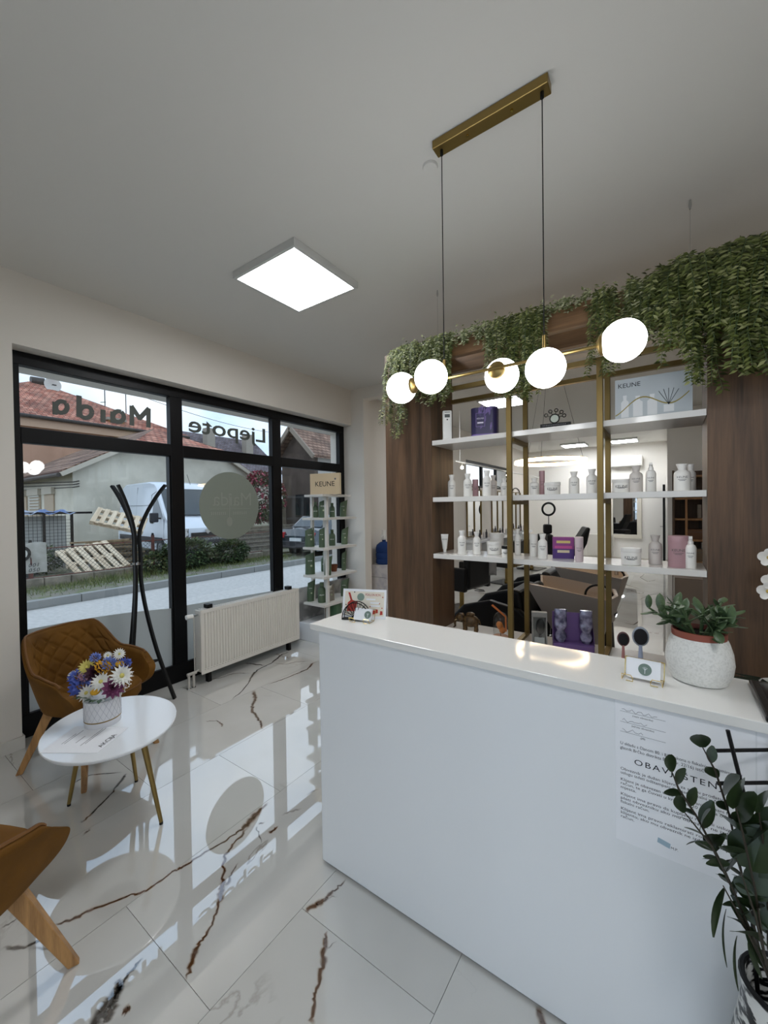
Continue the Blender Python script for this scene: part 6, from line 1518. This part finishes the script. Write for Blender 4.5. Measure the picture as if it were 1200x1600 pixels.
for k in range(3): MB().tube([(0, (.95-.08*k)*math.cos(a), (1.05-.09*k)*math.sin(a)) for a in [PI*i/24 for i in range(25)]], .04, 8).build('pipe_loop', M('black_pipe', '#26292c', .5), t, smooth=True)
# ---- van
def van():
    VW = M('van_white', '#d3dbe4', .25, coat=.4); VD = M('van_plastic_dark', '#2b2b31', .6); VG = M('van_glass', '#2a3438', .05, spec=.8)
    t = thing('white_van', 'white high roof panel van parked behind the fence', 'van', (-12.2, 7.35, GY_), math.radians(-5))
    # side profile (x, z), nose at x = 0 and facing +x
    prof = [(-5.0, .35), (-5.02, 1.0), (-4.95, 2.0), (-4.85, 2.42), (-4.6, 2.52), (-2.3, 2.52), (-1.85, 2.45), (-1.6, 2.30), (-.75, 1.38), (-.25, 1.16), (-.05, 1.0), (0, .75), (0, .38), (-.2, .30), (-4.9, .30)]
    W = 1.0; V = []; F = []
    rows = []
    for y, k in ((-W, 0), (-W*.985, .03), (-W*.93, .07), (0, .09), (W*.93, .07), (W*.985, .03), (W, 0)):
        rows.append([(x*(1 if x < -.1 else 1) + (k*.6 if x > -.9 else 0) - (.12 if abs(y) > .97 and x > -.3 else 0), y*(1 - max(0, z-1.15)*.11), z + (k*.7 if z > 2.2 else 0)) for x, z in prof])
    mb = MB().grid(rows, closed=True); mb.add(rows[0], [tuple(range(len(prof)))]); mb.add(rows[-1], [tuple(range(len(prof)-1, -1, -1))]); mb.build('body', VW, t, smooth=True, angle=35)
    MB().prism([(-1.55, -.80, 2.27), (-.72, -.90, 1.40), (-.62, 0, 1.40), (-.72, .90, 1.40), (-1.55, .80, 2.27), (-1.45, 0, 2.27)], (.03, 0, .03)).build('windscreen', VG, t, smooth=True)
    for s in (-1, 1):
        sd = lambda z: s*(1.0 - max(0, z-1.15)*.11) + s*.006
        MB().add([(x, sd(z), z) for x, z in ((-1.75, 1.32), (-.90, 1.36), (-1.05, 1.55), (-1.52, 2.02), (-1.75, 2.05))], [(0, 1, 2, 3, 4)]).build('door_window', VG, t, fixn=False)
        for seam in ([(-1.95, .45), (-1.95, 2.1), (-1.6, 2.2)], [(-3.3, .45), (-3.3, 2.4)], [(-4.95, 1.75), (-1.9, 1.75)], [(-.78, .5), (-.78, 1.3)]):
            MB().tube([(x, sd(z), z) for x, z in seam], .006, 4).build('panel_seam', VD, t)
        MB().box(-4.8, s*1.005-.02, .52, -.9, s*1.005+.02, .70).build('side_moulding', VD, t, bevel=.01); MB().box(-1.85, sd(1.2)-.012, 1.15, -1.65, sd(1.2)+.012, 1.21).build('door_handle', BLACK, t)
        MB().box(-1.12, s*1.18-.12, 1.20, -.98, s*1.18+.12, 1.50).build('wing_mirror', VD, t, bevel=.03); MB().bar((-1.05, s*.98, 1.32), (-1.05, s*1.08, 1.32), .05, .05).build('mirror_arm', VD, t)
        for x in (-1.0, -4.05):
            MB().lathe([(.33, -.1), (.34, -.08), (.34, .08), (.33, .1)], 28, (x, s*.92, .33), 'y').build('tyre', M('tyre_rubber', '#17181a', .8), t, smooth=True); MB().lathe([(.2, s*.105-.01), (.2, s*.105+.01)], 20, (x, s*.92, .33), 'y').build('wheel_rim', M('rim_grey', '#8c9094', .4, metal=.6), t)
        MB().prism([(-.10, s*.62, .82), (.075, s*.60, .80), (.03, s*.90, .86), (-.18, s*.97, 1.02), (-.25, s*.90, 1.14), (-.05, s*.68, .98)], (.012, 0, .02)).build('headlamp', M('lamp_glass', '#c8d2d8', .1), t)
    MB().box(-.08, -1.0, .22, .10, 1.0, .62).build('front_bumper', VD, t, bevel=.05, seg=3); MB().box(.05, -.52, .70, .085, .52, .86).build('grille', M('grille_black', '#15171a', .5), t, bevel=.005); MB().box(.07, -.52, .66, .092, .52, .69).build('grille_trim', CHROME, t)
    MB().prism([(.075, -.09, .95), (.075, .09, .95), (.082, .06, .86), (.082, 0, .80), (.082, -.06, .86)], (.02, 0, 0)).build('nose_badge', CHROME, t)
    MB().box(.105, -.30, .36, .115, .30, .47).build('number_plate', M('plate_white', '#d4d8da', .5), t); [MB().box(.115, -.22+i*.07, .385, .117, -.18+i*.07, .445).build('plate_character', INK, t) for i in range(7)]
    MB().box(.03, -1.02, .58, .12, -.62, 1.0).build('bumper_cover', M('spotted_cover', '#cfd0cf', .7, noise=(9, '#3c3c3e', .5, .56)), t, bevel=.01)
    for y in (-.5, .15): MB().tube([(-.70, y, 1.44), (-.95, y+.5, 1.62)], .012, 5).build('wiper', BLACK, t)
    MB().tube([(-1.75, .3, 2.48), (-2.0, .3, 2.85)], .008, 5).build('aerial', BLACK, t)
van()
# hedge bush in front of the van and red flowering climber
def bush(loc, r, n, pal, label, size=.08, cat='bush', name='leafy_bush', seed=0, flowers=None):
    random.seed(seed); t = thing(name, label, cat, loc); mb = MB()
    for i in range(n):
        d = Vector((random.gauss(0, 1), random.gauss(0, 1), random.gauss(0, 1))).normalized(); q = random.uniform(.35, 1)**.5
        c = Vector((d.x*r[0]*q, d.y*r[1]*q, r[2] + d.z*r[2]*q)); mb.leaf(c, d + Vector((random.uniform(-.6, .6),)*3), (random.uniform(-1, 1), random.uniform(-1, 1), 1), size*random.uniform(.7, 1.3), size*.55, random.choice(pal), .2)
    o = mb.build('foliage', LEAFM, t, fixn=False); o['kind'] = 'stuff'
    if flowers:
        fb = MB()
        for i in range(flowers[0]):
            d = Vector((random.gauss(.5, 1), random.gauss(0, 1), random.gauss(.5, 1))).normalized(); c = Vector((d.x*r[0]*1.02, d.y*r[1]*1.02, r[2] + d.z*r[2]*1.02))
            for k in range(4): fb.leaf(c, (random.uniform(-1, 1), random.uniform(-1, 1), random.uniform(-1, 1)), (0, 0, 1), size*1.1, size*.8, random.choice(flowers[1]), .1)
        o = fb.build('blossoms', LEAFM, t, fixn=False); o['kind'] = 'stuff'
    for k in range(4): MB().tube([(0, 0, 0), (r[0]*random.uniform(-.4, .4), r[1]*random.uniform(-.6, .6), r[2])], .015, 5).build('stem', M('branch_bark', '#4a3d2e', .9), t)
DK = ['#2f4027', '#3e5231', '#26331f', '#52663c', '#4a5a3a']
p = atx(300, 885, -11.0); bush((-10.86, p.y-.2, GZ+.1), (.27, .80, .42), 2600, DK, 'dark green bush in front of the van', .09, seed=1)
p = atx(345, 885, -11.0); bush((-10.86, p.y+.25, GZ+.1), (.27, .62, .36), 2000, DK, 'smaller dark green bush right of the first one', .09, seed=2)
p = atx(255, 880, -11.0); bush((-10.9, p.y-.25, GZ+.1), (.22, .36, .28), 1000, DK+['#8a8b5c'], 'small yellowish bush beside the rusty fence post', .08, seed=3)
p = atx(130, 850, -13.2); bush((-13.0, p.y-1.35, GY_), (.4, .9, .38), 1500, DK, 'wild green shrub behind the pallets', .10, seed=4)
RD = ['#8f3a4c', '#a8505f', '#7a3040', '#9c5c68']
p = atx(410, 780, -16.6); bush((-16.6, p.y, .9), (.9, 1.25, 1.25), 2600, ['#4d5a3f', '#6a5648', '#3d4a33', '#5d6a4a'], 'climbing shrub with crimson flowers beside the grey house', .16, name='flowering_shrub', seed=5, flowers=(170, RD))
# ---- houses
def tile_mat(name, a, b, sc=4.):
    m = bpy.data.materials.new(name); m.use_nodes = True; n = m.node_tree.nodes; l = m.node_tree.links; bs = n['Principled BSDF']; bs.inputs['Roughness'].default_value = .85
    tc = n.new('ShaderNodeTexCoord'); mp = n.new('ShaderNodeMapping'); mp.inputs['Rotation'].default_value = (0, PI/2, PI/2)
    br = n.new('ShaderNodeTexBrick'); br.inputs['Color1'].default_value = rgb(a); br.inputs['Color2'].default_value = rgb(b); br.inputs['Mortar'].default_value = rgb('#4d3026'); br.inputs['Scale'].default_value = sc; br.inputs['Mortar Size'].default_value = .05; br.inputs['Brick Width'].default_value = .75; br.inputs['Row Height'].default_value = .42
    nz = n.new('ShaderNodeTexNoise'); nz.inputs['Scale'].default_value = 1.2; mx = n.new('ShaderNodeMix'); mx.data_type = 'RGBA'; mx.blend_type = 'MULTIPLY'
    rp = n.new('ShaderNodeValToRGB'); rp.color_ramp.elements[0].color = (.55, .5, .47, 1); rp.color_ramp.elements[1].color = (1.15, 1.1, 1.05, 1); rp.color_ramp.elements[0].position = .35; rp.color_ramp.elements[1].position = .65
    sx = n.new('ShaderNodeSeparateXYZ'); cb = n.new('ShaderNodeCombineXYZ'); l.new(tc.outputs['Object'], sx.inputs[0]); l.new(sx.outputs[1], cb.inputs[0]); l.new(sx.outputs[2], cb.inputs[1])
    l.new(cb.outputs[0], br.inputs['Vector']); l.new(tc.outputs['Object'], nz.inputs['Vector']); l.new(nz.outputs['Fac'], rp.inputs[0])
    mx.inputs[0].default_value = 1; l.new(br.outputs['Color'], mx.inputs[6]); l.new(rp.outputs[0], mx.inputs[7]); l.new(mx.outputs[2], bs.inputs['Base Color'])
    bp = n.new('ShaderNodeBump'); bp.inputs['Strength'].default_value = .6; bp.inputs['Distance'].default_value = .05; l.new(br.outputs['Fac'], bp.inputs['Height']); bp.invert = True; l.new(bp.outputs[0], bs.inputs['Normal'])
    return m
RT = tile_mat('red_roof_tile', '#a8604c', '#d09a86', 2.9); BT = tile_mat('brown_roof_tile', '#7d6455', '#9c8474', 2.4); GT = tile_mat('grey_roof_sheet', '#6b6b76', '#787884', 1.6)
PLAST = M('grey_plaster', '#d8d3c4', .9, noise=(1.1, '#c4bfb0', .4, .65), bump=(12, .2)); PEACH = M('peach_plaster', '#c39a82', .9, noise=(.8, '#b18a73')); TRIMW = M('pale_timber', '#bdb5a6', .7); GUT = M('dark_gutter', '#3a3532', .6)
def wall_poly(name, pts, vec, mat, par): return MB().prism(pts, vec).build(name, mat, par)
# grey house with clipped gable
HX = -18.5; yL, yR = 5.75, 13.95; ez = 3.2; cz_, cy0, cy1 = 4.45, 8.0, 11.7
t = thing('grey_house', 'grey rendered house with clipped gable behind the van', 'house', (HX, 0, GY_)); b0 = 0
gab = [(0, yL, 0), (0, yR, 0), (0, yR, ez), (0, cy1, cz_), (0, cy0, cz_), (0, yL, ez)]
wall_poly('gable_wall', gab, (-.3, 0, 0), PLAST, t); MB().box(-8, yL, 0, -.3, yL+.3, ez).build('side_wall', PLAST, t); MB().box(-8, yR-.3, 0, -.3, yR, ez).build('side_wall', PLAST, t)
rz_ = 6.0; ym = (yL+yR)/2
slope = lambda y: ez + (cz_-ez)*min((y-yL)/(cy0-yL), (yR-y)/(yR-cy1))
ov = .45
for side, ya, yc in ((0, yL, cy0), (1, yR, cy1)):
    sg = -1 if side == 0 else 1; m_ = (cz_-ez)/abs(yc-ya)
    rp = cz_ + m_*abs(ym-yc)
    P = [(.3, ya+sg*ov, ez-m_*ov), (.3, yc, cz_), (-2.2, ym, rp), (-8, ym, rp), (-8, ya+sg*ov, ez-m_*ov)]
    MB().prism(P, (0, 0, .14)).build('roof_slope', BT, t)
    MB().bar(P[0], P[1], .12, .16).build('verge_board', TRIMW, t); MB().tube([(.3, ya+sg*(ov+.06), ez-m_*ov-.02), (-8, ya+sg*(ov+.06), ez-m_*ov-.02)], .08, 8).build('gutter', GUT, t)
MB().prism([(.55, cy0-.25, cz_-.12), (.55, cy1+.25, cz_-.12), (-2.2, ym, rp)], (0, 0, .14)).build('hip_slope', RT, t); MB().bar((.5, cy0-.2, cz_-.14), (.5, cy1+.2, cz_-.14), .1, .16).build('eave_board', TRIMW, t); MB().tube([(.62, cy0-.25, cz_-.05), (.62, cy1+.25, cz_-.05)], .07, 8).build('gutter', GUT, t)
for x0, x1, sh in ((-3.1, -2.0, 0), (-5.1, -3.7, 1), (-6.6, -5.6, 0)):
    w_ = MB().box(x0, yL-.06, 1.0, x1, yL-.01, 2.35).build('window', M('window_peach_board', '#b7a58f', .7), t); MB().box(x0-.06, yL-.14, 2.30, x1+.06, yL-.01, 2.58).build('shutter_box', TRIMW, w_)
    if sh: [MB().box(x0, yL-.10, 1.05+i*.13, x1, yL-.065, 1.12+i*.13).build('shutter_slat', M('slat_white', '#c3c1b8', .6), w_) for i in range(10)]
for i in range(3): MB().tube([(.04, yL+.2, 2.75-.1*i), (.04-.02, yL-.0, 2.7-.1*i), (-6, yL-.05, 2.9-.15*i)], .02, 5).build('wall_pipe', GUT, t)
# big red roofed house
t = thing('red_roof_house', 'large peach house with a hipped red tile roof', 'house', (-30, 0, GY_)); ez2 = 7.0
MB().box(-10, 3.2, 0, 0, 16.0, ez2).build('walls', PEACH, t); ap = (-5.2, 8.65, 10.2); ap2 = (-5.2, 9.6, 10.15)
E_ = [(.5, 2.7, ez2-.05), (.5, 16.5, ez2-.05), (-10.5, 16.5, ez2-.05), (-10.5, 2.7, ez2-.05)]
for P in ((E_[0], E_[1], ap2, ap), (E_[1], E_[2], ap2), (E_[2], E_[3], ap, ap2), (E_[3], E_[0], ap)): MB().prism(P, (0, 0, .18)).build('roof_slope', RT, t)
MB().tube([(.58, 2.7, ez2), (.58, 16.5, ez2)], .11, 8).build('gutter', GUT, t); MB().box(.0, 2.8, ez2-.55, .35, 16.4, ez2-.08).build('eave_board', M('peach_timber', '#c7a78e', .8), t)
[MB().tube([Vector(a), Vector(b)], .14, 8).build('ridge_tiles', RT, t) for a, b in ((E_[0], ap), (ap, ap2), (ap2, E_[1]))]
c = aty(191, 680, 11.0); ck = MB().box(-.9, 11.35, ez2-.6, -.0, 12.3, ez2+.55).build('chimney', M('yellow_brick', '#a88558', .9, noise=(9, '#8a6038')), t); MB().box(-1.0, 11.25, ez2+.55, .1, 12.4, ez2+.72).build('chimney_cap', M('concrete_cap', '#9a9388', .9), ck)
dq = atx(81, 602, -34.6); dl_ = Vector((dq.x+30, dq.y, dq.z-GY_)); rr = 11*(dq-CP).dot(CF)/FPX
MB().tube([(dl_.x-.1, dl_.y, 9.2), (dl_.x-.1, dl_.y, dl_.z+.5)], .05, 6).build('mast', GUT, t); MB().lathe([(.02, 0), (rr*.5, .06), (rr*.97, .2), (rr, .2)], 28, (dl_.x, dl_.y, dl_.z), 'x', cap=False).build('satellite_dish', M('dish_white', '#c8c6c0', .6), t, smooth=True)
MB().tube([(dl_.x+.2, dl_.y, dl_.z), (dl_.x+.6, dl_.y+.05, dl_.z-.1)], .05, 6).build('dish_receiver', GUT, t)
c0 = atx(48, 594, -35.2); c1 = atx(69, 597, -35.2)
MB().tube([(-5.2, c0.y, c0.z-GY_), (-5.2, c1.y, c1.z-GY_)], .26, 14).build('flue_cowl', GUT, t, smooth=True); [MB().tube([(-5.2, c0.y+f*(c1.y-c0.y), 9.6), (-5.2, c0.y+f*(c1.y-c0.y), c0.z-GY_)], .05, 6).build('cowl_leg', GUT, t) for f in (.3, .8)]
for u, v0, v1 in ((164, 612, 632), (197, 615, 645)):
    p = atx(u, v1, -33); q = atx(u, v0, -33); MB().tube([(-3, p.y, p.z-GY_-.3), (-3, p.y, q.z-GY_+.4)], .035, 6).build('aerial', GUT, t)
# grey roofed house farther back
t = thing('grey_roof_house', 'distant house with a wide grey sheet roof and chimneys', 'house', (-46, 0, GY_))
p0 = atx(285, 676, -50); p1 = atx(396, 692, -50); q0 = atx(270, 722, -46); q1 = atx(436, 722, -46); zr = (p0.z+p1.z)/2-GY_; ze = q0.z-GY_-.3
MB().box(-8, q0.y, 0, 0, q1.y, ze).build('walls', M('far_plaster', '#b5aea4', .9), t)
MB().prism([(.4, q0.y-1, ze-.2), (.4, q1.y+.6, ze-.2), (-4, p1.y, zr), (-4, q0.y-1, zr)], (0, 0, .2)).build('roof_slope', GT, t); MB().prism([(.4, q1.y+.6, ze-.2), (-8.4, q1.y+.6, ze-.2), (-4, p1.y, zr)], (0, 0, .2)).build('roof_slope', GT, t)
for u in (328, 388): p = atx(u, 690, -47.5); MB().box(-2.2, p.y-.55, zr-2.2, -1.2, p.y+.55, zr+.55).build('chimney', M('concrete_cap', '#9a9388', .9), t)
# brown gabled outbuilding at the right
DX0, DX1, DY, DZ = -17.4, -14.9, 15.0, 4.45
t = thing('brown_roof_outbuilding', 'outbuilding with a brown tiled gable roof at the street corner', 'building', (DX1, DY, GY_)); w_ = DX1-DX0
MB().prism([(-w_, 0, 0), (0, 0, 0), (0, 0, DZ), (-w_/2, 0, 5.75), (-w_, 0, DZ)], (0, .25, 0)).build('gable_wall', M('dark_timber', '#453c36', .9, noise=(2, '#5b5049')), t); MB().box(-.25, .25, 0, 0, 9, DZ).build('side_wall', M('pale_render', '#b6b2ab', .9), t); MB().box(-w_, .25, 0, -w_+.25, 9, DZ).build('side_wall', M('pale_render'), t)
for s, x_ in ((1, .45), (-1, -w_-.45)): MB().prism([(x_, -.5, DZ-.32), (-w_/2, -.5, 5.78), (-w_/2, 9.3, 5.78), (x_, 9.3, DZ-.32)], (0, 0, .16)).build('roof_slope', BT, t); MB().bar((x_, -.52, DZ-.3), (-w_/2, -.52, 5.8), .1, .22).build('verge_board', M('weathered_board', '#8b8073', .8), t)
MB().box(-1.4, -.06, 1.2, -.4, -.01, 2.3).build('window', M('dark_pane', '#22262b', .1), t); MB().box(-3.2, -.06, 0, -2.2, -.01, 2.1).build('door', M('weathered_board'), t)
# terrace and stacked timber beside it
t = thing('timber_retaining_wall', 'stacked dark sleepers and paving edging along the street', 'retaining wall', (-12.4, 9.6, GY_-.12))
SL = M('old_sleeper', '#4c463f', .9, noise=(4, '#77705f')); 
for i in range(7): MB().box(-.5-i*.45, 0, .0+i*.13, -.12-i*.45, 5.2, .12+i*.13).build('sleeper', SL, t, bevel=.01); MB().box(-.12-i*.45, 0, .0+i*.10, -.05-i*.45, 5.2, .06+i*.12).build('stone_edge', STONE, t)
t = thing('storage_terrace', 'covered storage terrace stacked with crates beside the outbuilding', 'terrace', (-12.0, 15.3, GY_)); MB().box(-2.4, 0, 0, 0, 2.4, .35).build('slab', M('concrete_cap'), t); MB().box(-2.4, 2.1, .35, 0, 2.4, 3.4).build('rear_wall', M('dark_timber'), t); MB().box(-2.5, 0, 2.35, .1, 2.45, 2.5).build('canopy_slab', M('concrete_cap'), t)
for x_ in (-2.35, -.1): MB().box(x_, .05, .35, x_+.12, .17, 2.35).build('canopy_post', M('weathered_board'), t)
for k, (x_, y_, w2, h2, c) in enumerate(((-.6, .5, .8, .7, '#c9ccd0'), (-1.6, .6, .7, .5, '#7a2f2c'), (-1.0, .9, .9, .9, '#5b6064'))): b = thing('storage_crate', ('white storage crate', 'dark red storage crate', 'grey storage crate')[k] + ' on the storage terrace', 'crate', (-12.0+x_, 15.3+y_, GY_+.351)); MB().box(-w2/2, -.2, 0, w2/2, .2, h2).build('crate_body', M('crate_%d' % k, c, .6), b, bevel=.02); MB().box(-w2/2-.01, -.21, h2-.06, w2/2+.01, .21, h2).build('crate_rim', M('crate_%d' % k), b)
b = thing('water_tank', 'white plastic water tank on the storage terrace roof edge', 'tank', (-11.9, 14.95-.5, GY_)); MB().lathe([(.42, 0), (.45, .05), (.45, .95), (.38, 1.05), (.16, 1.1), (.16, 1.18)], 24).build('tank_body', M('tank_white', '#d3d6d8', .4), b, smooth=True); MB().lathe([(.17, 1.18), (.17, 1.22)], 18).build('tank_lid', M('flap_grey'), b)
# parked dark car
def car():
    p = atz(480, 886, GZ); t = thing('parked_car', 'dark parked car with red tail lamps on the street', 'car', (-10.45, 11.6, GZ), math.radians(92)); CP_ = M('car_dark_blue', '#22303a', .2, coat=.8)
    prof = [(-2.05, .45), (-2.1, .75), (-1.95, .98), (-1.55, 1.02), (-1.05, 1.42), (.2, 1.46), (.85, 1.05), (1.75, .92), (2.05, .75), (2.08, .35), (-2.0, .3)]
    rows = [[(x, y*(1-max(0, z-.95)*.35), z + k) for x, z in prof] for y, k in ((-.86, 0), (-.80, .03), (0, .05), (.80, .03), (.86, 0))]
    mb = MB().grid(rows, closed=True); mb.add(rows[0], [tuple(range(len(prof)))]); mb.add(rows[-1], [tuple(range(len(prof)-1, -1, -1))]); mb.build('body', CP_, t, smooth=True, angle=40)
    MB().prism([(-1.53, -.66, 1.06), (-1.10, -.60, 1.40), (-1.10, .60, 1.40), (-1.53, .66, 1.06)], (-.03, 0, .03)).build('rear_window', M('van_glass'), t)
    for s in (-1, 1):
        MB().add([(x, s*(.865-.35*max(0, z-.95)*.86), z) for x, z in ((-1.25, 1.08), (.62, 1.08), (.2, 1.38), (-1.0, 1.36))], [(0, 1, 2, 3)]).build('side_window', M('van_glass'), t, fixn=False)
        for x in (-1.3, 1.3): MB().lathe([(.30, -.1), (.31, 0), (.30, .1)], 24, (x, s*.78, .31), 'y').build('tyre', M('tyre_rubber'), t, smooth=True)
        MB().box(-2.12, s*.7-.13, .72, -1.98, s*.7+.13, .92).build('tail_lamp', M('lamp_red', '#a3272c', .2), t, bevel=.02)
    MB().box(-2.14, -.82, .38, -1.98, .82, .62).build('rear_bumper', M('van_plastic_dark', '#2b2b31', .6), t, bevel=.04); MB().box(-2.15, -.26, .62, -2.10, .26, .73).build('number_plate', M('plate_white'), t)
car()
# overhead wires
for k, (a, b_, s, lab) in enumerate((((-25, -2, 5.6), (-18.1, 9.5, 4.2), .25, 'service wire running to the grey house gable'), ((-34, 2, 11.6), (-34, 40, 12.6), .5, 'upper thin wire crossing the sky above the roofs'), ((-30, 12, 9.8), (-40, 34, 11.0), .5, 'lower thin wire crossing the sky above the roofs'))):
    a = Vector(a); b_ = Vector(b_); t = thing('overhead_wire', lab, 'wire', a, 0, 'overhead wires'); MB().tube([(b_-a)*(i/16) + Vector((0, 0, -s*4*(i/16)*(1-i/16))) for i in range(17)], .022, 5).build('wire', BLACK, t)
